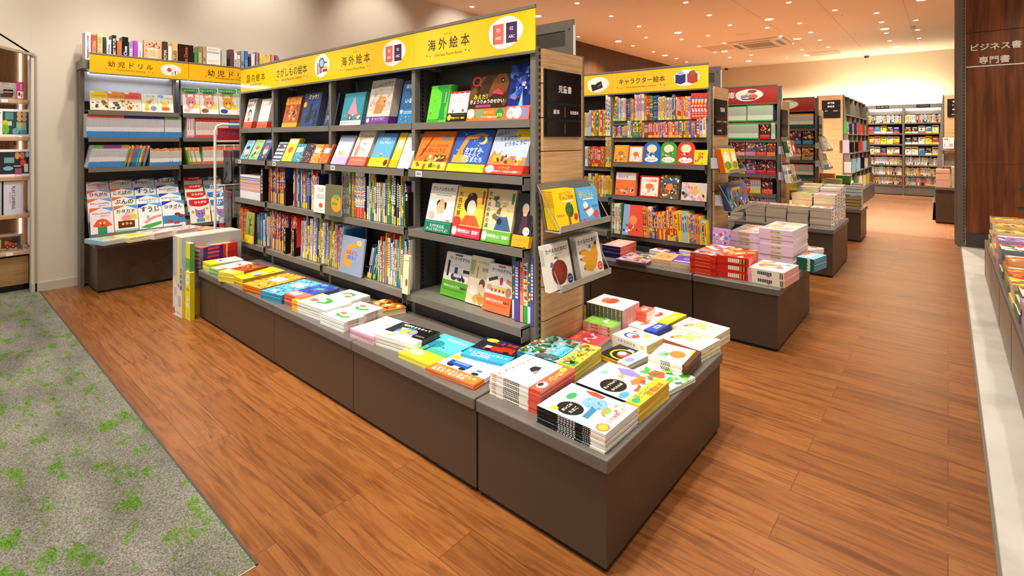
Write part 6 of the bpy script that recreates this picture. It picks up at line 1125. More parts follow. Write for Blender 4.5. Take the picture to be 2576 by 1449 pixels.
face(LC1, 359.5, 400, 235, fc('white giraffe sticker workbook', 'f2f0ea', [('t', 'シール', .56, .86, .5, '1c1a1c', .04), ('p', [(.2, .3), (.28, .55), (.6, .72), (.78, .74), (.7, .62), (.42, .4), (.4, .05), (.22, .05)], 'e0cc40'), ('e', .72, .2, .2, .14, '8a94a8'), ('e', .3, .15, .15, .1, 'd8b83c'), ('b', 410, 10, ['2a2a20'], .25, .4, .6, .66, .03)]), 1, .01, 12, .02, 'top row, wall bookcase')
face(LC1, 400.5, 439, 238, fc('white yellow-rabbit cutting workbook', 'f4f2ee', [('t', 'きってみよう', .58, .8, .7, '1c1a1c', .03), ('e', .2, .9, .2, .08, '6ac0e0'), ('e', .45, .42, .22, .14, 'f0d83c'), ('e', .24, .58, .06, .09, 'f0d83c'), ('e', .7, .58, .06, .09, 'f0d83c'), ('r', .48, .2, .5, .2, 'e8603c'), ('e', .4, .42, .02, .015, '2a2a2a'), ('e', .52, .42, .02, .015, '2a2a2a')]), 1, .01, 12, .02, 'top row, wall bookcase')
for k, (a, b_, c, e_, nm_) in enumerate([(463, 505.5, 'ee8a98', 'f4b0b8', 'green-banner pink-rabbit'), (507, 553, 'f0a090', '8a5a3a', 'green-banner monkey'), (555, 601, 'f0a82c', '2a50a0', 'green-banner orange-lion'), (602, 640, 'f0d8a0', 'c8a060', 'green-banner fourth')]):
    face(LC1, a, b_, 221+k, fc(nm_+' workbook', 'f0f0ea', [('e', .5, .98, .56, .2, '3aa84a'), ('t', 'もじかずちえ', .55, .91, .78, 'f4f8ee', .04), ('o', .1, .88, .06, .03, 'f4f8ee'), ('e', .5, .42, .3, .24, c), ('e', .26, .7, .08, .13, c), ('e', .72, .7, .08, .13, c), ('e', .4, .44, .035, .03, '2a2020'), ('e', .6, .44, .035, .03, '2a2020'), ('e', .5, .33, .1, .06, 'f6ece0'), ('e', .82, .28, .14, .1, 'f0dc38'), ('e', .25, .12, .2, .09, e_), ('b', 420+k, 10, ['e8a030', '6ab0d8', 'd86a8a', '8ac060'], .05, .55, .95, .78, .03)]), 1, .01, 12, .02, 'top row, wall bookcase')
tt4 = [['はじめてのひらがな', 'しりとりあそび', '漢字おけいこ', 'たしざん'], ['ひらがな', 'ことばの', 'すうじ', 'たしざんおけいこ'], ['やさしいひらがな', 'ぶんの', 'やさしいすうじ', 'はじめてのひきざん'], ['やさしいひらがな', 'カタカナ', 'すうじ', 'ひきざん']]
cx_ = [(['d8682c', '6a9ad0'], 218), (['d8682c', '6a9ad0'], 0), (['2a3ab0', '8ab0e0'], 0), (['2a3ab0', '8ab0e0'], 0)]
xe = [(218, 277, 335, 391), (221, 281, 341, 397), (223, 285, 346, 404), (229, 290, 351.5, 412.5)]
tops = [(458, 454, 451, 447.5), (481, 476, 472, 467), (502, 497, 493, 487.5), (525, 519, 514, 507)]
FRONT = [[('p', [(.1, .34), (.3, .55), (.5, .6), (.7, .55), (.95, .34), (.8, .3), (.2, .3)], 'd8582c'), ('r', .5, .15, .4, .3, '2c8a5a'), ('e', .42, .44, .04, .03, 'f4f0ea'), ('e', .6, .44, .04, .03, 'f4f0ea'), ('e', .5, .35, .04, .03, '5a1a10')], [('r', .75, .56, .4, .18, 'd8c83c'), ('e', .5, .52, .2, .13, 'f090a8'), ('r', .5, .3, .7, .26, '5a3020'), ('e', .35, .32, .06, .05, 'e8a050'), ('e', .52, .33, .06, .05, 'e8a050'), ('e', .68, .32, .06, .05, 'e8a050'), ('r', .5, .06, 1, .12, '8ac8d0')], [('p', [(.2, .3), (.6, .5), (.98, .55), (.98, .48), (.6, .4), (.3, .24)], 'e8908a'), ('p', [(.05, .12), (.3, .2), (.95, .3), (.95, .18), (.4, .06)], '4aa84a'), ('r', .4, .48, .12, .14, '8ab8d8')], [('r', .5, .3, 1, .3, '3a86c0'), ('e', .66, .48, .14, .06, '8a3a30'), ('e', .82, .4, .12, .06, '8a3a30'), ('e', .3, .24, .14, .07, 'a84a3a'), ('e', .6, .16, .14, .07, 'a84a3a'), ('r', .5, .06, 1, .1, 'e8ecf0')]]
for r_ in range(4):
    Lr = Line('x', XW+.11+.07*r_+.03, .78-.105*r_+.003)
    for c in range(4):
        a = xe[r_][c]; b_ = (xe[r_][c+1] if c < 3 else xe[r_][3]+57)-1.5
        it = [('p', [(0, 1), (0, .84), (.5, 1)], cx_[c][0][0]), ('p', [(1, 1), (1, .84), (.45, 1)], '5aa0d8'), ('t', tt4[r_][c], .5, .79, .8, '1c1a1e', .04), ('t', 'おけいこ', .66, .69, .4, '1c1a1e', .02)]
        if r_ == 3: it += FRONT[c]
        face(Lr, a, b_, tops[r_][c], fc('%s practice workbook' % ['mushroom', 'pink-pig', 'crocodile', 'boat-race'][c] if r_ == 3 else 'practice workbook, column %s' % ['one', 'two', 'three', 'four'][c], ['ecdce8', 'eeeae2', 'e8f0f4', 'f2f2f4'][c], it), 1, .012, 16, 0, '%s step of the wall rack' % ['highest', 'second', 'third', 'lowest'][r_])
for r_ in range(4):
    Lr = Line('x', XW+.11+.07*r_+.03, .78-.105*r_+.003)
    for c in range(2):
        a = [465, 468, 474, 481][r_]+c*[48, 50, 52, 54][r_]; b_ = a+[45, 46, 48, 51][r_]
        it = [('e', .5, .96, .6, .26, ['c82c2c', '2a78c0'][c]), ('t', ['ひらがな', 'かず'][c], .56, .88, .6, 'f6f0ea', .04), ('o', .1, .8, .06, .03, ['c82c2c', '2a78c0'][c])]
        if r_ == 3: it += [('p', [(.26, .36), (.26, .64), (.38, .56), (.62, .56), (.74, .64), (.74, .36), (.6, .24), (.4, .24)], '9a78b8'), ('e', .42, .42, .03, .025, '2a2020'), ('e', .6, .42, .03, .025, '2a2020'), ('e', .84, .24, .12, .09, 'ecd83a'), ('r', .5, .16, .4, .14, '4a9ac0'), ('e', .86, .6, .06, .05, 'e87a30'), ('e', .14, .5, .08, .07, '8ac060')]
        face(Lr, a, b_, [446, 465, 484, 503][r_], fc('%s drill workbook' % ['red-banner', 'blue-banner'][c], 'f0ece4', it), 1, .012, 16, 0, '%s step, second wall bay' % ['highest', 'second', 'third', 'lowest'][r_])
cw = lambda x, y: (x/4.025, 400+y/4.025)
for FL_, FR_, BR_, yb_, nn, c, it, pg, nm_ in [((975, 792), (1045, 835), (1308, 778), 882, 5, 'a8d8e8', [('b', 431, 16, ['f0d840', 'e8883c', 'd85a40'], .15, .2, .9, .8, .12)], 'dcd4d4', 'sky blue workbook with yellow shapes'), ((1240, 762), (1312, 800), (1556, 745), 850, 6, 'f4ec9a', [('e', .5, .5, .34, .26, 'f0dc40'), ('d', .4, .8, .5, 1, 'd86a30')], 'f0e8c8', 'pale yellow workbook'), ((1478, 722), (1560, 755), (1790, 700), 818, 6, 'f0e4e4', [('b', 433, 18, ['e8706a', '8ab0d8', 'd8a0b8'], .1, .2, .9, .8, .1)], 'e0d8cc', 'white coral-print workbook'), ((1725, 695), (1790, 722), (2010, 680), 792, 6, 'f2e6de', [('b', 434, 18, ['e8603c', 'f0c8b0', 'd8404a'], .1, .2, .9, .8, .1)], 'e0d4cc', 'white red-print workbook'), ((2015, 690), (2060, 718), (2170, 690), 768, 4, 'f09a68', [('b', 435, 12, ['f4c8a0', 'e8703c'], .1, .2, .9, .8, .1)], 'e8dcd0', 'orange-print workbook')]:
    pl6(FL_, FR_, BR_, yb_, nn, fc(nm_, c, it, pg=pg), 1, .42, 'wall plinth', cw)
# foreign novels along the top of the wall bookcase
LT = Line('x', -5.66, ztop+.001)
def topb(a, b_, yt_, c, nm_, txt=None, tc='f0ece4', wdt=.12, cover=None, items=()):
    A, B = LT.pos(a), LT.pos(b_); h = min((LT.z-0) and (EYE-(yt_-YH)*depth(LT.pt(A))/F-LT.z), .4); t = B-A-.002
    if cover:
        s = Spec(nm_, c, items); s.name = 'hardcover_book'; book(s, t, h, .03, frame(LT.pt(A), LT.al, Z_, LT.out), nm_+', cover outwards on top of the wall bookcase'); return
    s = Spec(nm_, c, (), c, [('t', txt, .5, .5, 1, tc)] if 0 else [], back=cover or c, pg='d8ccb8'); s.name = 'hardcover_book'
    cm, pm, bm = s.meshes(wdt, h, t, False)
    if txt:
        vs, fs, x0, x1, y0, y1 = glyphs(txt, .02); sc = min(h*.82/(x1-x0), t*.62/(y1-y0)); mb = MB(); mb.tris([(-.0012, h*.48+((a_-(x0+x1)/2))*sc*1, -t/2-(b2-(y0+y1)/2)*sc) for a_, b2 in vs], fs, tc)
    o = book(s, wdt, h, t, frame(LT.pt(B-.001), -LT.out, Z_, (-LT.out).cross(Z_)), nm_+' on top of the wall bookcase')
    if txt: mb.build('spine_lettering', 'print', o)
TB = [(214, 229, 80, 'e4e0ec', 'white-spined tall coffee book', 'MANIFESTO COFFEE', '3a2a6a'), (230, 244, 87, 'c8502c', 'orange-red spined book', 'HISTORIA', 'e8c8a0'), (245, 258, 84, 'ecdc9a', 'cream short-story book', 'SHORT STORIES', 'd84a28'), (259, 267, 93, '3a3a30', 'dark olive book', None, ''), (268, 280, 99, 'f0eef0', 'white biography book', 'UNIVERSAL', '4a4a50'), (282, 293, 88, '1c1a1c', 'black tall book', 'THE BEST BUTLER', 'f0ece8'), (294, 307, 102, 'b06a40', 'brown picture-spined book', None, ''), (308, 323, 92, '0e0e12', 'thick black book', 'Close', 'f4f2f0'), (324, 335, 105, '8a84a8', 'grey-violet book', 'FERRARI', 'f0eef4'), (336, 346, 102, 'b83ab8', 'magenta book', None, ''), (347, 358, 107, 'e8f0e8', 'pale mint book', 'Company', '4a6a5a'), (409, 422, 104, '4a2c20', 'dark brown tall book', 'ROMA', 'e8dcd0'), (423, 432, 116, 'e8e8e8', 'black and white photo book', None, ''), (433, 447, 107, 'e0b070', 'tan guitar book', 'BLUES', '3a2010'), (448, 487, 110, '241410', 'wide dark bakery book', 'Boite Dame', 'd86a2c'), (489, 497, 132, '4a8a4a', 'small green book', None, ''), (498, 509, 116, '8a8a58', 'olive green book', 'PERSONS', 'e8e4c8'), (510, 518, 117, 'c8a07a', 'buff lettered book', 'ART', '6a3a20'), (557, 570, 126, 'b8c0b4', 'pale sage book', None, ''), (571, 577, 148, '1c1a1c', 'small black book', None, ''), (578, 588, 124, '6a3a44', 'maroon speckled book', None, ''), (589, 596, 132, 'f0f0ee', 'white narrow book', 'MEMOIRS', '3a3a3a'), (597, 604, 138, 'f2eec8', 'cream narrow book', 'GOTOWANE', '4a4a30'), (606, 614, 128, '9aa0b0', 'grey best-of book', 'BEST', '26262c'), (615, 624, 128, '3a6ab0', 'blue building-block book', 'LECO', 'a8c8f0'), (626, 630, 142, '3a3a40', 'charcoal narrow book', None, ''), (632, 641, 134, 'e8d8d8', 'pinkish white book', None, ''), (643, 650, 131, '8a7a9a', 'mauve book', 'CULT', 'e8e0f0'), (682, 690, 137, 'e88a98', 'rose spotted book', None, ''), (692, 700, 139, '8a6a70', 'dusky book', None, ''), (702, 716, 146, 'c8c8cc', 'silver grey book', None, '')]
for q in TB: topb(*q)
topb(361, 407, 100, 'e0a888', 'peach floral-bordered book', cover=1, items=[('b', 441, 60, ['3a3a4a', 'c8603c', 'e8c8a0'], .1, .5, .9, .95, .05), ('r', .5, .4, .56, .6, 'f0c8a4'), ('d', .5, .6, .4, 7, '6a5040')])
topb(519, 555, 117, 'f0ece6', 'white lettered economics book', cover=1, items=[('t', 'GRZEGORZ W.', .45, .9, .7, '4a4a4a', .01), ('t', 'KOLODKO', .5, .78, .84, '16161a', .03), ('t', 'WEDRUJACY', .5, .42, .7, 'd88a7a', .02), ('t', 'SWIAT', .5, .3, .4, 'd88a7a', .02)])
topb(652, 680, 134, 'd8c060', 'yellow dotted waffle-pattern book', cover=1, items=[('b', 443, 40, ['f0e090', 'a88a30', 'd86a4a'], .05, .1, .95, .95, .05), ('r', .6, .14, .6, .24, '8a2c1c')])
# ---------------------------------------------------------------- racks on the wood end panels
def rack(label, X, xb0, xb1, yb, ybk, books, proj=.115, tilt=12, hplate=.2, n=None):
    """A tray bracketed to an end panel: books = (px0, px1, ytop, spec, copies)."""
    Xf = X+proj; L = Line('x', Xf, 0); a, b_ = onX(xb0, yb, Xf).y, onX(xb1, ybk, Xf).y; z_ = (onX(xb0, yb, Xf).z+onX(xb1, ybk, Xf).z)/2; L.z = z_+.003
    r = empty('display_rack', label, 'rack', (X, a, z_)); T = math.radians(tilt); w = b_-a; t = proj-.012
    bx((max(proj-.012-max(b[4] for b in books)*.0075, .03)-.002, 0, -.003), (proj+.02, w, 0)).build('tray', 'wire', r); bx((proj+.018, 0, -.003), (proj+.02, w, .028)).build('front_lip', 'wire', r)
    s_ = math.sin(T); nn_ = max(b[4] for b in books); x0 = max(proj-.012-nn_*.0075, hplate*s_+.006); MB().poly([(x0, 0, 0), (x0, w, 0), (x0-hplate*s_, w, hplate), (x0-hplate*s_, 0, hplate)]).poly([(x0-.003, 0, 0), (x0-.003-hplate*s_, 0, hplate), (x0-.003-hplate*s_, w, hplate), (x0-.003, w, 0)]).build('back_plate', 'steel', r)
    for y in (0, w): MB().tube([(x0-hplate*s_, y, hplate*.97), (proj+.018, y, .004)], .0028).build('side_wire', 'chrome', r)
    for y in (.06, w*.6): bx((.0, y, .03), (max(x0-.02, .02), y+.003, .11)).build('bracket', 'lit_steel', r)
    for p0, p1, yt_, sp, nn in books: face(L, p0, p1, yt_, sp, nn, .0055, tilt, .006, label.split(',')[0].replace('grey wire rack', 'in the rack'))
    return r, L
ap = S('yellow apple-tree picture book', 'f4d010', [('t', 'ゆすってごらん', .55, .9, .5, 'c05a20', .03, .05), ('t', 'りんごの木', .6, .79, .62, 'd0401c', .04), ('r', .62, .69, .5, .035, 'f6f2e4'), ('r', .58, .2, .1, .3, 'b05a2a'), ('e', .64, .46, .18, .19, '2c6a38'), ('b', 451, 12, ['d8602c'], .5, .32, .78, .6, .022), ('e', .88, .26, .09, .09, 'd03a38'), ('e', .56, .12, .015, .012, '2a1a10'), ('e', .63, .12, .015, .012, '2a1a10'), ('t', '親子でいっしょに楽しむ絵本', .56, .06, .76, '2a5a4a', .02), ('d', .22, .36, .3, 2, '8a6a10')], 'f0c810', [('r', .5, .9-.04*q, .5, .028, 'b05a18') for q in range(9)]+[('e', .5, .96, .4, .02, 'c83a20')])
sh = S('sky blue swinging-sheep picture book', '5aaee4', [('t', 'ゆらしてごらん', .4, .88, .56, 'e8dc50', .03, .05), ('t', 'ひつじさん', .46, .77, .7, 'f4e040', .04), ('r', .5, .67, .54, .035, 'e8f4fa'), ('e', .34, .5, .12, .1, 'f0ece4'), ('p', [(.3, .34), (.62, .42), (.72, .28), (.42, .18)], 'f4f0e8'), ('p', [(.2, .4), (.5, .46), (.5, .42), (.22, .36)], 'd8402c'), ('e', .8, .24, .14, .1, 'e0503c'), ('t', '感動のベストセラー', .5, .12, .86, 'e04a70', .02), ('d', .8, .46, .3, 2, '2a5a8a')], '4a9ad4')
rack('grey wire rack of yellow and blue, upper on the near panel', xs1[0]+.0145, 1402, 1527, 589, 552.6, [(1407, 1463, 480, ap, 7), (1467, 1516, 473, sh, 1)])
dp = [('t', 'たべるのだあれ？', .5, .86, .84, '1c1a1c', .03), ('t', 'すぎもとけいすけ', .5, .77, .4, '4a4a48', .01)]
da = S('white red-apple picture book', 'ece6dc', dp+[('e', .5, .36, .3, .28, '7a2414', .04), ('e', .44, .4, .2, .18, '8c2c18'), ('r', .5, .66, .02, .08, '3a2a18'), ('e', .42, .69, .06, .025, '4a6a2a'), ('p', [(.16, .52), (.22, .62), (.3, .6), (.3, .5)], '5a78a0'), ('e', .86, .16, .11, .11, '2a2a6a'), ('t', 'とびだす', .86, .19, .16, 'e8e8f0', .02), ('t', 'えほん', .86, .13, .14, 'e8e8f0', .02)], 'e8e2d8', [('r', .5, .9-.04*q, .4, .028, '2a2a3a') for q in range(9)])
db = S('white yellow-bananas picture book', 'ece6dc', dp+[('p', [(.1, .66), (.3, .68), (.55, .6), (.75, .78), (.82, .8), (.86, .5), (.72, .24), (.5, .12), (.22, .2), (.16, .3), (.3, .36), (.1, .44), (.12, .5), (.34, .52), (.08, .58)], 'e8a428'), ('p', [(.74, .78), (.86, .82), (.86, .72), (.78, .7)], '4a3018'), ('e', .1, .62, .03, .025, '4a3018'), ('e', .1, .47, .03, .025, '4a3018'), ('e', .2, .24, .03, .025, '4a3018'), ('p', [(.46, .68), (.52, .76), (.6, .74), (.58, .66)], '5a80b0'), ('e', .86, .2, .11, .1, 'd8402c'), ('t', 'とびだす', .86, .23, .16, 'fcf0e8', .02), ('t', 'えほん', .86, .17, .14, 'fcf0e8', .02)], 'e8e2d8', [('r', .5, .9-.04*q, .4, .028, '2a2a3a') for q in range(9)])
rack('grey wire rack of fruit books, lower on the near panel', xs1[0]+.0145, 1405, 1528.6, 735, 685, [(1386, 1449, 621, da, 3), (1467, 1524, 598, db, 4)])
yl2 = S('yellow green-oval picture book', 'f0d020', [('e', .5, .56, .36, .32, 'f4f4e0'), ('e', .5, .3, .4, .16, '4aa03c'), ('e', .45, .34, .08, .16, 'e87a30'), ('d', .5, .76, .4, 1, 'd83a2c')], 'd8501c')
rack('grey wire rack of yellow books, upper on the second panel', xs2[0]+.0145, 1830, 1871, 437.5, 430, [(1828, 1848, 374, yl2, 5), (1848.5, 1862, 374, S('second yellow green-oval picture book', 'f0d020', yl2.items, 'd8501c'), 1)], .14)
cro = S('multicoloured crowd-print picture book', '5a6a8a', [('b', 455, 60, P_+['8a5a3a', '5ab8d8'], 0, 0, 1, .8, .07), ('r', .4, .88, .4, .12, 'e0a828')], '3a5a8a')
rack('grey wire rack of crowd-print books, lower on the second panel', xs2[0]+.0145, 1840, 1897, 535, 512, [(1842, 1889, 472, cro, 5)], .14)
gw = S('green-spined white-footed book', 'f0eee0', [('b', 456, 20, ['3a8a3c', 'e8a030', 'd8403c'], .1, .2, .9, .9, .1)], '2c6a34', [('r', .5, .12, 1, .24, 'f0eee8')]); rw_ = S('red-covered small book', 'c83a2c', [('e', .5, .5, .3, .2, 'f0e8d8')], 'c83a2c', [('r', .5, .12, 1, .24, 'f0eee8')])
rack('grey wire rack of green spines, upper on the third panel', xs3[0]+.0145, 1990, 2010, 397, 393, [(1990, 1998, 354, gw, 5), (1998.5, 2007, 353, rw_, 2)], .13)
rack('grey wire rack of white books, lower on the third panel', xs3[0]+.0145, 1990, 2011, 464, 455, [(1989, 2008, 416, S('white yellow-dog picture book', 'f2ecd8', [('e', .7, .7, .26, .2, 'e0b030'), ('r', .3, .6, .4, .2, '3a5aa8'), ('b', 457, 12, ['c8a060', '8a5a3a'], .2, .1, .9, .4, .1)], 'f0ece0', [('r', .5, .6, .6, .2, '3a5aa8')]), 5)], .13)
rack('grey wire rack of white spines, upper on the fourth panel', xs4[0]+.0145, 2077, 2091, 381, 378, [(2076, 2088, 346, S('plain white-backed book', 'e8e2d4', [('d', .5, .7, .6, 4, '8a4a6a')], 'e4dccc'), 4)], .13)
rack('grey wire rack of white spines, lower on the fourth panel', xs4[0]+.0145, 2077, 2091, 426, 423, [(2076, 2088, 387, S('white-backed blue-footed book', 'e8e2d4', [('r', .5, .14, 1, .28, '3a9ac0'), ('r', .5, .5, .6, .3, 'd8c03a')], 'e4dccc'), 4)], .13)
# ---------------------------------------------------------------- second shelf
C_ = pool('red,orange,yellow,white,red,yellow,orange,pink,green,pale blue,red,yellow,blue,purple', (1, 2, 0), 'children_book'); CB = dict((s.d, s) for s in C_)
cs = lambda n_: [s for s in pool(n_, (1, 0, 2), 'children_book')]
G2L = [Line('y', Y2-.02, rows2[0][k][0]+.003) for k in range(5)]
u = 'top row, second shelf'; kw = dict(depth_=.16, back=.0)
n = spines(G2L[0], 1541, 1549, cs('yellow'), (.21, .21), u, (.012, .014), .1, seed=1, **kw)
for x0, x1, nm_, hh, tr in [(1549, 1556, 'pale blue', .2, .01), (1556, 1572, 'white,white,pale blue', .195, .008), (1572, 1588, 'purple,navy,orange,blue', .19, .008), (1588, 1596, 'yellow,pink', .18, .01), (1596, 1622, 'white,pink,white', .22, .009), (1622, 1634, 'red,orange', .2, .014), (1634, 1644, 'green', .2, .012), (1644, 1655, 'blue', .2, .012), (1655, 1672, 'cream,yellow,white', .19, .01), (1672, 1690, 'white,grey', .18, .008), (1690, 1700, 'blue,brown', .2, .012), (1700, 1738, 'yellow,red,pink,white,orange,red', .18, .01), (1738, 1778, 'red', .2, .024)]:
    n = spines(G2L[0], x0, x1, cs(nm_), (hh, hh-.006), u, (tr, tr), seed=x0, ordinal=n, **kw)
u = 'second row, second shelf'; n = 1
for x0, x1, nm_, hh, tr in [(1541, 1578, 'orange,purple,pale blue,cream,orange,pink', .1, .012), (1578, 1592, 'pale blue,white,red', .145, .012), (1592, 1616, 'yellow,red,green,yellow', .14, .014), (1616, 1660, 'blue,red,brown,red,pink', .125, .012), (1660, 1705, 'pink,yellow,orange,pale blue,pink,red', .13, .012), (1705, 1752, 'yellow,green,orange,red,brown,blue', .14, .012), (1752, 1778, 'red,white,grey', .16, .022)]:
    n = spines(G2L[1], x0, x1, cs(nm_), (hh, hh-.01), u, (tr, tr+.004), seed=x0, ordinal=n, **kw)
def rface(L, p0, p1, ytop, sp, where, tilt=10, n=1): sp.name = 'children_book'; face(L, p0, p1, ytop, sp, n, .014, tilt, -.012, where)
fa = lambda c: [('e', .5, .5, .2, .15, c), ('b', int(c[:3], 16) % 97, 14, P_, .08, .1, .92, .4, .06)]
u = 'third row, second shelf'
rface(G2L[2], 1545, 1580, 365, S('orange square board book', 'e0a040', fa('c87830'), 'd87830'), u, n=3); rface(G2L[2], 1582, 1618, 367, S('white red-framed board book', 'e0603c', [('r', .5, .5, .86, .86, 'f2e8d8')]+fa('e07040')), u)
def arch(px0, px1, ytop, c, nm_, t):
    L = G2L[2]; a, b_ = L.pos(px0), L.pos(px1); w = b_-a; p = L.pt(a, -.008); h = EYE-(ytop-YH)*depth(p)/F-L.z; T = math.radians(8); V = Vector((0, math.sin(T), math.cos(T))); mb = MB()
    out = [(0, 0), (w, 0)]+[(w/2+w/2*math.cos(q*math.pi/10), h-w/2+w/2*math.sin(q*math.pi/10)) for q in range(11)]
    mb.poly([(x, y, 0) for x, y in out], c); mb.poly([(x, y, -.02) for x, y in reversed(out)], c)
    for q in range(len(out)): x, y = out[q]; x2, y2 = out[(q+1) % len(out)]; mb.poly([(x, y, 0), (x, y, -.02), (x2, y2, -.02), (x2, y2, 0)], c)
    draw(mb, [('e', .5, .66, .3, .18, 'f0dcb8'), ('e', .5, .18, .4, .12, 'f4f0ea'), ('t', t, .5, .17, .5, 'c03a2c', .03), ('b', px0, 12, P_, .15, .3, .85, .5, .06)], w, h, lambda u_, v, n_: (u_, v, n_))
    o = mb.build('shaped_book', 'print'); o.matrix_world = frame(p, L.al, V, L.al.cross(V)); tag(o, nm_, 'book')
arch(1618, 1660, 354, '2a68c0', 'blue round-topped board book on the third row of the second shelf', 'はみがき'); arch(1661, 1702, 354, '4a9a3c', 'green round-topped board book on the third row of the second shelf', 'トイレ'); arch(1703, 1747, 353, 'd8402c', 'red round-topped board book on the third row of the second shelf', 'あいさつ')
rface(G2L[2], 1746, 1780, 377, S('yellow square board book', 'e0d030', [('t', 'ばぁ！', .55, .76, .5, 'c04020', .04)]+fa('c8803c')), u)
u = 'fourth row, second shelf'
rface(G2L[3], 1548, 1598, 432, S('orange puffy-sticker book', 'e8703c', [('r', .5, .82, 1, .3, 'd8d0d0'), ('t', 'ぷっくり', .36, .8, .5, '8a3ab0', .05)]+fa('e87a30')), u, n=3); rface(G2L[3], 1609, 1659, 441, S('red-framed dictionary set', 'c83028', [('r', .5, .5, .86, .86, 'f0e8d8'), ('t', 'ことば図鑑', .5, .78, .7, 'd84a3c', .03)]+fa('e07840')), u, n=2)
rface(G2L[3], 1661, 1707, 440, S('speckled search-game book', '6a5a3a', [('b', 461, 70, P_+['2a2a2a', 'f4f0e8'], 0, 0, 1, 1, .06), ('r', .5, .72, .8, .14, '3a5a8a')]+fa('e8803c')), u, n=3); rface(G2L[3], 1714, 1778, 458, S('striped finger-play book', 'd8c8c0', [('r', .5, .5, .1, 1.6, 'e8a0a0', .8), ('r', .2, .5, .1, 1.6, 'a8b8d8', .8), ('r', .8, .5, .1, 1.6, 'd8c880', .8), ('t', 'てあそび', .36, .72, .5, 'd85a4a', .04)]+fa('f0a878')), u)
u = 'bottom row, second shelf'; L5 = Line('y', Y2-.07, rows2[0][4][0]+.003); n = 1
n = spines(L5, 1538, 1562, cs('white,white,pale blue,green'), (.25, .25), u, (.009, .009), seed=1, ordinal=n, **kw)
rface(L5, 1566, 1618, 513, S('clear-wrapped red sticker set', 'd8503c', [('r', .15, .5, .3, 1, '8aa0c8')]+fa('e88a4a')), u)
for x0, x1, nm_, hh, tr in [(1619, 1650, 'orange,white,navy,white,orange', .25, .012), (1650, 1680, 'grey,green,yellow,orange,red', .22, .012), (1680, 1700, 'yellow,red', .27, .018), (1700, 1735, 'red,yellow,pale blue,yellow', .24, .016), (1735, 1766, 'red,yellow,orange,pale blue', .22, .012), (1766, 1782, 'pale blue,yellow', .19, .016)]:
    n = spines(L5, x0, x1, cs(nm_), (hh, hh-.01), u, (tr, tr+.004), lean=-.06, seed=x0, ordinal=n, **kw)
G2b = [Line('y', Y2-.02, rows2[1][k][0]+.003) for k in range(3)]
n = spines(G2b[0], 1470, 1522, cs('yellow,yellow,orange,teal,pale blue,red'), (.2, .23), 'top row, hidden second bay', (.014, .02), seed=3, **kw); spines(G2b[0], 1523, 1536, cs('white,red'), (.34, .36), 'top row, hidden second bay', (.02, .024), seed=4, ordinal=n, **kw)
n = spines(G2b[1], 1470, 1522, cs('orange,red,red,green,white'), (.17, .18), 'second row, hidden second bay', (.012, .016), seed=5, **kw); spines(G2b[1], 1523, 1537, cs('yellow,pale blue'), (.25, .26), 'second row, hidden second bay', (.014, .018), seed=6, ordinal=n, **kw)
spines(G2b[2], 1470, 1537, cs('red,white,blue,yellow,white,orange,red,yellow,green'), (.16, .2), 'third row, hidden second bay', (.01, .016), seed=7, **kw)
rface(Line('y', 3.87, ZT2+.002), 1792, 1837, 572, S('lilac starry craft book', 'b89ad0', [('b', 466, 50, ['4a50a8', 'd8503c', 'e8e0f0', 'e8a0c8', '6a78c8'], 0, 0, 1, .9, .08)]), 'against the second end panel', 4)
# ---------------------------------------------------------------- third and fourth shelves
GR = SPN('green-edged cream', 'dfe6d0', '6a7a5a', 0, (.08, '4ab04a'), (.07, '5ab85a')); GR.name = 'library_book'; GR.hard = False
gcov = lambda nm_, c, b2, k: (lambda s: (setattr(s, 'name', 'library_book'), s)[1])(S(nm_, c, [('b', 470+k, 40, ['5a2a2a', '2a3a6a', 'e8c8a0', 'd8404a', 'f0b040', '3a2a3a'], .03, .3, .97, .97, .1)], band=(.28, b2), bi=[('d', .5, .75, .8, 3, 'f8f0e8')]))
G3L = [Line('y', Y3-.01, rows3[0][k][0]+.003) for k in range(6)]
k3 = dict(depth_=.12, back=0, jag=0, tr=(.0105, .0105))
n = spines(G3L[0], 1832, 1878, [GR], (.17, .17), 'top row, third shelf', seed=1, **k3); n = spines(G3L[0], 1880, 1946, [GR], (.175, .175), 'top row, third shelf', seed=2, ordinal=n, **k3); spines(G3L[0], 1946, 1953, [SPN('navy', '24386a')], (.12, .12), 'top row, third shelf', seed=3, ordinal=n, **k3)
n = spines(G3L[1], 1832, 1908, [GR], (.17, .17), 'second row, third shelf', seed=4, **k3); face(G3L[1], 1911, 1938, 310, gcov('dark gold adventure novel', '4a2a1c', 'c83a28', 0), 1, .012, 3, 0, 'second row, third shelf'); spines(G3L[1], 1940, 1953, [SPN('pale mint', 'd8e8d0', '4a8a4a', 0)], (.17, .17), 'second row, third shelf', seed=5, ordinal=n, **dict(k3, tr=(.018, .018)))
for r_, (yt_, es) in enumerate([(357, [1833, 1851, 1875, 1902, 1929, 1952]), (400, [1845, 1876, 1903, 1929, 1953])]):
    for k in range(len(es)-1): face(G3L[2+r_], es[k], es[k+1]-1.5, yt_+2*(k % 2), gcov(['dark red', 'brown', 'grey-violet', 'blue-grey', 'russet', 'plum', 'slate', 'charcoal', 'wine'][r_*5+k]+' comic-cover novel', ['5a2a20', '6a3c2c', '6a6a88', '4a5a78', '8a4a2c', '8a6a7a', '5a6a88', '3a3c40', '6a3a40'][r_*5+k], ['e06a3c', 'e89a8a', 'c880b8', 'd8502c', 'e87a48', 'e8c030', 'b04a98', 'c82c3c', 'd8303a'][r_*5+k], r_*5+k), 1, .02, 5, 0, '%s row, third shelf' % ['third', 'fourth'][r_])
ux = 'fifth row, third shelf'
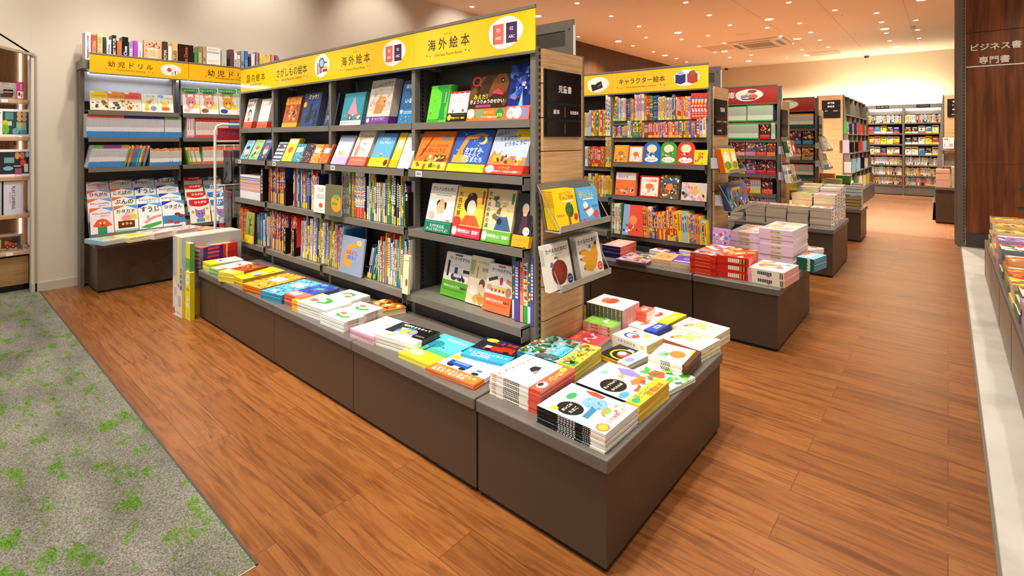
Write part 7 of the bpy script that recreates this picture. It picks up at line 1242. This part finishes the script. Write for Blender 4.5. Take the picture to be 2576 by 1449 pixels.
yw = SPN('yellow-footed grey', 'd0ccc0', '4a4a4a', 0, (.24, 'ecd030'), (.16, 'd8402c')); yw.name = 'library_book'; wb = SPN('brown-footed white', 'dcd8d0', '5a5048', 0, (.2, 'c8a030')); wb.name = 'library_book'
face(G3L[4], 1832, 1858, 444, gcov('gold-edged comic-cover novel', 'a86a3a', 'f0d0b0', 10), 1, .02, 4, 0, ux); face(G3L[4], 1859, 1886, 445, gcov('pink crowd comic-cover novel', 'c8a0a8', 'c8302c', 11), 1, .02, 4, 0, ux); spines(G3L[4], 1887, 1916, [yw], (.165, .165), ux, seed=6, **dict(k3, tr=(.017, .017))); face(G3L[4], 1917, 1943, 446, gcov('dark crowd comic-cover novel', '5a3038', 'e85a3c', 12), 1, .02, 4, 0, ux)
ux = 'bottom row, third shelf'
face(G3L[5], 1850, 1876, 490, gcov('blue-black comic-cover novel', '24303c', '3a5a5a', 13), 1, .02, 4, 0, ux); face(G3L[5], 1877, 1901, 489, gcov('cream-topped comic-cover novel', 'e8b860', 'e87a6a', 14), 1, .02, 4, 0, ux); face(G3L[5], 1902, 1927, 490, gcov('white-haired hero novel', 'd8c8d0', 'f0e0b8', 15), 1, .02, 4, 0, ux); spines(G3L[5], 1928, 1953, [wb], (.165, .165), ux, seed=7, **dict(k3, tr=(.016, .016)))
for k, (FL_, FR_, BR_, yb_, nn) in enumerate([((330, 1020), (490, 1050), (500, 1010), 1100, 5), ((495, 1000), (655, 1030), (670, 985), 1112, 5), ((665, 1020), (818, 1045), (840, 1000), 1115, 5), ((825, 1035), (1060, 1062), (1085, 1035), 1120, 4), ((390, 925), (545, 950), (600, 905), 1105, 6)]):
    pl6(FL_, FR_, BR_, yb_, nn, S('green-edged white paperback', 'ece4dc', [('b', 480+k, 14, ['e87a4a', 'd8b040', '8a3a5a', '5aa84a'], .1, .1, .9, .9, .12)], 'dfe6d0', pg='c8bca8', hard=False, name='paperback'), 0, ZT3-.02 if 0 else ZT2, 'foot of third shelf, pile %s' % ['one', 'two', 'three', 'four', 'five'][k], c3, jit=.006)
plinth('display_plinth', 'brown cabinet along the foot of the third shelf', -2.4, -1.71, 5.45, 5.89, ZT2-.002, (1, 0))
G4L = [Line('y', Y4-.01, rows4[0][k][0]+.003) for k in range(5)]
cm = lambda c, f, h, nm_: (lambda s: (setattr(s, 'name', 'comic_book'), s)[1])(SPN(nm_, c, '3a3a3a', 0, f, h))
k4 = dict(depth_=.11, back=0, jag=0, tr=(.0145, .0145))
spines(G4L[0], 1982, 2046, [cm('e4e0d4', (.26, '1c5a50'), (.12, 'e0902c'), 'teal-footed white')], (.2, .2), 'top row, fourth shelf', seed=1, **k4)
for k, (a, b_, c) in enumerate([(1986, 2015, '4a4450'), (2019, 2046, '3a3448')]): face(G4L[1], a, b_, 329, gcov(['dark', 'navy'][k]+' space comic volume', c, '4a90c8', 20+k), 1, .02, 6, 0, 'second row, fourth shelf')
for k, (a, b_) in enumerate([(1984, 2014), (2017, 2046)]): face(G4L[2], a, b_, 371, gcov(['gold', 'amber'][k]+' penguin comic volume', 'd8a840', 'a89a70', 22+k), 1, .02, 6, 0, 'third row, fourth shelf')
spines(G4L[3], 1984, 2046, [cm('e4dcd8', (.22, '1c5a4a'), (.08, 'd8502c'), 'green-footed white')], (.185, .185), 'fourth row, fourth shelf', seed=2, **k4)
n = spines(G4L[4], 1984, 2005, [cm('ecd838', (.3, '2a50b0'), None, 'yellow'), cm('ecd838', (.3, 'c8303c'), None, 'red-footed yellow')], (.19, .19), 'bottom row, fourth shelf', seed=3, **k4); n = spines(G4L[4], 2005, 2030, [cm('b0aca4', (.3, 'c8242c'), None, 'red-footed grey')], (.2, .2), 'bottom row, fourth shelf', seed=4, ordinal=n, **k4); spines(G4L[4], 2030, 2046, [cm('b0aca4', (.3, 'ecd030'), None, 'yellow-footed grey')], (.2, .2), 'bottom row, fourth shelf', seed=5, ordinal=n, **k4)
# ---------------------------------------------------------------- far bookcase, slanted cases, right-hand cabinets
NV = pool('white,white,cream,white,red,grey,white,yellow,white,black,orange,white,pale blue,white,navy', (0, 1, 0, 2), 'novel')
for s in NV: s.hard = False
FB = [Line('y', YK+.02, z_+.002) for z_ in bz]
bx2 = [(bxs[0]+.03, bxs[1]-.03), (bxs[1]+.03, bxs[2]-.03)]
ks = dict(depth_=.14, back=.0, jag=.01, meters=True)
for b_i in range(2):
    for r_ in (0, 4, 5, 6): spines(FB[r_], bx2[b_i][0], bx2[b_i][1], NV, (.17, .19 if r_ else .18), '%s row, %s far bay' % (['top', '', '', '', 'fifth', 'sixth', 'lowest'][r_], ['first', 'second'][b_i]), (.017, .032), seed=r_*2+b_i, **ks)
    for r_ in (1, 2, 3):
        a = bx2[b_i][0]; g = random.Random(r_*7+b_i); k = 1
        while a < bx2[b_i][1]-.09:
            c = ['e8e4de', 'ecd030', 'f0e4d4', '3a2c2c', 'd8d4cc', 'b83a30', '24386a', 'e8e0b0', '2a2c30', 'c8b890', '3a78c0', 'f0a090'][g.randrange(12)]
            s = S('novel', c, [('r', .5, .76, .7, .1, '3a3a3a' if c[0] in 'cdef' else 'e8e4dc'), ('b', g.randrange(999), 6, ['d8503c', '3a3a48', 'e8c060', '5a8ab0'], .1, .3, .9, .65, .12), ('r', .5, .12, 1, .24, ['f0ece4', 'e85a48', c, 'ecd84a'][g.randrange(4)])], hard=False); s.name = 'novel'
            book(s, .112, .165+.01*g.randrange(3), .03, frame(FB[r_].pt(a), (1, 0, 0), (0, .08, .997), (0, -.997, .08)), '%s novel along, cover outwards, %s row, %s far bay' % (ordn(k), ['', 'second', 'third', 'fourth'][r_], ['first', 'second'][b_i])); a += .121; k += 1
RB = pool('white,black,green,pale blue,yellow,red,cream,pink,navy,grey', (0, 1), 'reference_book')
for s in RB: s.hard = False
def fill_slant(zz, X_, ox, y0, y1, cols, sgn, zt, lab, dark=0):
    g = random.Random(9+sgn)
    for k, z_ in enumerate(zz[:-1]):
        for c in range(cols):
            ya_, yb_ = y0+(y1-y0)*c/cols+.02, y0+(y1-y0)*(c+1)/cols-.03; L = Line('x', X_(z_)+ox-sgn*.01, z_+.002)
            if sgn < 0: L.al, L.out = Vector((0, -1, 0)), Vector((-1, 0, 0))
            nn = 7 if k == len(zz)-2 else g.randrange(1, 4); a = ya_ if sgn > 0 else yb_-.2
            for q in range(nn):
                s = RB[1] if (k == len(zz)-2 and q > 1) or dark and g.random() < .7 else RB[g.randrange(10)]
                t, h = .026+.006*g.randrange(3), .2+.02*g.randrange(3)
                o = Vector((L.pl, a if sgn > 0 else yb_-.03-(a-(yb_-.2)), L.z)); U = -L.out
                book(s, .15, h, t, frame(o, U, Z_, U.cross(Z_)), '%s reference book of compartment %s, row %s, %s' % (ordn(q+1), ['one', 'two', 'three', 'four', 'five'][c], ['one', 'two', 'three', 'four', 'five'][k], lab), 'reference books in the '+lab, art=False); a += t+.002
fill_slant(z5, X5, o5, ya5, yb5, 5, 1, 2.12, 'slanted bookcase')
fill_slant(zr_, Xr_, or_, 10.62, 13.9, 5, -1, 2.0, 'right slanted bookcase', 1)
zq = onY(2370, 470, 10.3).z
for k, (x1, c, pg, nm_, n) in enumerate([(.02, 'e8705a', 'e0b098', 'coral-topped peach catalogue', 5), (.24, 'b8cc98', 'b8bc98', 'green-topped sage catalogue', 5)]):
    pile((x1, 10.27), .165 if k == 0 else .2, .24, [.27, .31][k], 0, n, S(nm_, c, [('b', 520+k, 8, ['f0d8c8', 'd89a80'], .1, .1, .9, .9, .2)], pg=pg, hard=False, name='catalogue'), zq, 'beside the metal post', 0, .005, k)
rface(Line('y', 10.55, onY(2385, 374, 10.55).z), 2372, 2400, 346, S('pink news-topics magazine', 'f0d8dc', [('t', '時事', .3, .84, .36, '2a2a2a', .04), ('t', 'テーマ', .4, .66, .5, 'd85a5a', .03), ('r', .5, .3, .8, .3, 'e88a98'), ('e', .4, .3, .2, .14, 'f4ece8')]), 'on the panel by the post', 6)
r = empty('display_rack', 'empty grey wire rack on the wood panel by the metal post', 'rack', (onY(2372, 418, 10.55).x, 10.55, onY(2372, 418, 10.55).z)); wq = onY(2404, 418, 10.55).x-onY(2372, 418, 10.55).x
bx((0, 0, .0), (wq, .05, .003)).build('tray', 'lit_steel', r); bx((0, .045, 0), (wq, .05, .2)).build('back_plate', 'steel', r)
for q in (0, wq-.006): bx((q, 0, 0), (q+.006, .05, .2)).build('side_plate', 'lit_steel', r)
r = empty('display_rack', 'small grey shelf plate holding the pink magazine by the metal post', 'rack', (onY(2371, 376, 10.55).x, 10.55, onY(2371, 376, 10.55).z-.006)); bx((0, -.03, 0), (wq, .05, .004)).build('tray', 'lit_steel', r); bx((0, .045, 0), (wq, .05, .15)).build('back_plate', 'steel', r)
# wrapped magazines on the low cabinet
MG = [(['f0d840', 'd84a30', 'f4f0e4', '4a9a48', '3a2a2a'], 'yellow wrapped magazine', 'e8d8a0'), (['b08ac8', 'f4f0f4', 'e8a0c8', '7a4aa0'], 'lilac wrapped magazine', 'c8a8d0'), (['f4ece0', 'd84a3c', '4a8a4a', '2a2a40', 'f0c030'], 'white wrapped magazine', '6a8a9a'), (['e8603c', 'f0e0c0', '8ab84a', 'f0c840'], 'orange wrapped magazine', 'd8a070')]
yy = 6.38; k = 0
for j, (kind, H, n, dy) in enumerate([(2, .25, 6, .24), (0, .28, 7, .24), (0, .26, 6, .26), (0, .24, 6, .26), (1, .22, 5, .28), (2, .2, 4, .28), (3, .17, 4, .28), (3, .14, 4, .28), (0, .14, 4, .28), (2, .14, 3, .28), (1, .14, 3, .28)]):
    for i in range(3):
        pal, nm_, pg = MG[(kind+i*(1 if j % 2 else 2)) % 4] if i else MG[kind]
        s = S(nm_, pal[0], [('b', 530+j*3+i, 50, pal, 0, 0, 1, 1, .1), ('r', .5, .85, .9, .16, pal[1])], pal[2], pg=pg, hard=False, name='magazine'); s.items = list(s.items)
        x1 = .275+.21*(i+1); y0 = yy-dy+.01
        pile((x1, y0), .2, dy-.02, H*(1-.06*i if j else 1), 0, n, s, .345, 'pile %s of row %s' % (['one', 'two', 'three'][i], ['one', 'two', 'three', 'four', 'five', 'six', 'seven', 'eight', 'nine', 'ten', 'eleven'][j]), 0, .022, j*3+i)
    yy -= dy
pc = empty('magazine_stand', 'narrow dark stand of bright magazines at the picture edge beside the wood wall', 'rack', (onY(2572, 500, 7.2).x, 7.2, 0)); zc = onY(2572, 430, 7.2).z
bx((.03, 0, 0), (.08, .06, 2.2)).build('upright_post', 'steel_dark', pc); bx((-.03, .0, zc-.4), (.5, .3, zc-.39)).build('shelf', 'steel_dark', pc); bx((-.03, .0, zc-.2), (.5, .3, zc-.19)).build('shelf', 'steel_dark', pc); bx((0, .0, 0), (.5, .3, .02)).build('kick_base', 'kick', pc)
# ---------------------------------------------------------------- hanging-pack stand and floor boxes at the far end of the long shelf
Xs = -4.75; P = lambda x, y: onX(x, y, Xs); yl_ = P(541, 400).y; o_ = Vector((Xs, yl_, 0)); wl = .6; zt_ = P(541, 313).z
r = empty('hanging_stand', 'white tube stand of hanging puzzle packs at the far end of the long shelf', 'stand', o_)
MB().tube([(0, 0, .02), (0, 0, zt_-.05), (0, .015, zt_-.015), (0, .05, zt_), (0, wl-.05, zt_), (0, wl-.015, zt_-.015), (0, wl, zt_-.05), (0, wl, .02)], .011).build('tube_frame', 'white_metal', r)
za, zb_ = P(545, 352).z, P(545, 322).z
bx((-.004, .02, za), (.004, wl-.02, zb_), 'c82820').build('sign_board', 'print', r)
mb = MB()
for t_, dx, dz, wv, c in (('アポロ社の', .1, .8, .13, '26322a'), ('ピクチュアパズル', .2, .5, .36, '4a6ad0'), ('パノラマ', .3, .2, .17, 'f0d040')):
    vs, fs, x0, x1, y0, y1 = glyphs(t_, .04); sc = wv/(x1-x0); mb.tris([(.0046, .02+dx+(a-(x0+x1)/2)*sc, za+(zb_-za)*dz+(b_-(y0+y1)/2)*sc) for a, b_ in vs], fs, c)
mb.build('lettering', 'print', r)
MB().tube([(0, 0, za-.012), (0, wl, za-.012)], .008).build('tube_frame', 'white_metal', r)
zz2 = [P(545, 366).z, P(545, 467).z]
for q in zz2: MB().tube([(0, 0, q), (0, wl, q)], .006).build('hang_bar', 'white_metal', r)
for q in (0, wl): bx((-.15, q-.02, 0), (.15, q+.02, .02)).build('foot_plate', 'white_metal', r)
for k in range(12):
    zl_ = [.26, .4][k//6]; c = ['d87a90', '3a6ab8', 'b8a8d8'][k % 3]
    p_ = empty('puzzle_pack', 'hanging %s puzzle pack, %s on the %s bar of the white stand' % (['pink', 'blue', 'lilac'][k % 3], ordn(k % 6+1), ['upper', 'lower'][k//6]), 'puzzle pack', (Xs+.02, yl_+.07+.075*(k % 6), zz2[k//6]))
    MB().tube([(-.02, .0, .006), (0, 0, .0), (0, 0, -.045)], .003, 'ece8d8').build('hook', 'matte', p_)
    bx((0, -.012, -.1), (.15, .0, -.04), c).build('header_card', 'print', p_); mb = MB().box((0, -.01, -.04-zl_), (.15, -.002, -.1), 'c8c8d0')
    g = random.Random(k)
    for q_ in range(14): y_, z_ = .01+.11*g.random(), -.06-zl_*.8*g.random()-.05; mb.box((y_, -.0105, z_), (y_+.025, -.0015, z_+.03), ['8a9ac8', 'd8a0b0', 'a8c8a0', 'e8d890'][g.randrange(4)])
    mb.build('puzzle_sheet', 'print', p_); bx((-.003, -.014, -.06-zl_), (.155, .003, -.04), 'ffffff').build('film_sleeve', 'film', p_)
MB().lathe([(0, P(548, 608).z), (.024, P(548, 608).z), (.024, P(548, 548).z), (0, P(548, 548).z)], 'c8c8d4', 16, (.03, .05, 0)).build('label_tube', 'print', r); MB().lathe([(.0244, P(548, 570).z), (.0244, P(548, 560).z)], 'b83a30', 16, (.03, .05, 0)).build('tube_label', 'print', r)
tab(Line('y', 1.75, .36), 574, 554, 628, '読み聞かせ絵本', 'black divider tab for read-aloud picture books at the far end of the low table', back=0)
# wall-chart boxes standing on the floor
def fbox(label, A, B, yt_, dy, c, items, side, cut=None, top='e8e0c0', name='chart_box'):
    a, b_ = fl(*A), fl(*B); w = (b_-a).length; u_ = (b_-a).normalized(); u_.z = 0; h = EYE-(yt_-YH)*depth(a)/F; v_ = Vector((-u_.y, u_.x, 0))
    r = empty(name, label, 'box', mw=frame((a.x, a.y, 0), u_, Z_, u_.cross(Z_))); mb = MB().box((0, 0, -dy), (w, h, 0), cs=[side, c, side, top, c, side]); draw(mb, items, w, h, lambda a_, b2, n_: (a_, b2, n_)); mb.build('carton', 'print', r); return r, w, h
r, w, h = fbox('grey and yellow wall-chart box standing on the floor, lower half white', (435, 790), (458, 801.5), 592, .42, 'd4d2cc', [('r', .12, .75, .24, .5, 'a8b8c0'), ('r', .36, .75, .2, .5, 'd8b8b8'), ('r', .62, .72, .24, .56, 'f0e070'), ('r', .88, .72, .28, .56, 'b8c4d0'), ('v', '日本地図', .88, .62, .07, '26262c'), ('v', '九九', .62, .42, .06, '26262c'), ('p', [(0, .47), (1, .3), (1, 0), (0, 0)], 'e8e4e0'), ('e', .12, .06, .1, .05, 'd0402c'), ('r', .3, .3, .3, .12, 'c8c8cc'), ('r', .72, .2, .34, .14, 'b8c0d0'), ('t', 'ウォールチャート', .56, .05, .7, '26262c', .03)], 'b4bcc4')
bx((-.001, 0, -.421), (w+.001, h*.33, -.002), 'ecc428').build('carton_base', 'print', r)
tb_ = MB(); [tb_.box((w*.02+q*w*.24, h, -.4), (w*.02+q*w*.24+w*.2, h+.004, -.01), ['d8e0e0', 'e0c8c8', 'f0e8a0', 'c8d0d8'][q]) for q in range(4)]; tb_.build('chart_edges', 'print', r)
fbox('narrow bright yellow chart box standing on the floor', (466, 801), (478, 807.5), 682, .03, 'ece030', [('e', .5, .84, .34, .12, 'f4f4ec'), ('t', 'なに', .5, .84, .4, '2a2a2a', .03), ('r', .5, .64, .6, .06, 'd8a020'), ('r', .5, .44, .5, .12, 'e8e4d8'), ('r', .5, .3, .5, .1, 'e8e8e8'), ('e', .5, .1, .24, .05, 'c8c8c0')], 'd8c818')
fbox('tall grey-green chart packet behind the yellow box', (467, 799), (478, 805), 610, .03, '6aa848', [('r', .5, .9, 1, .2, 'e0d83a'), ('r', .5, .5, .5, .3, 'd8dcd0')], '5a9840')
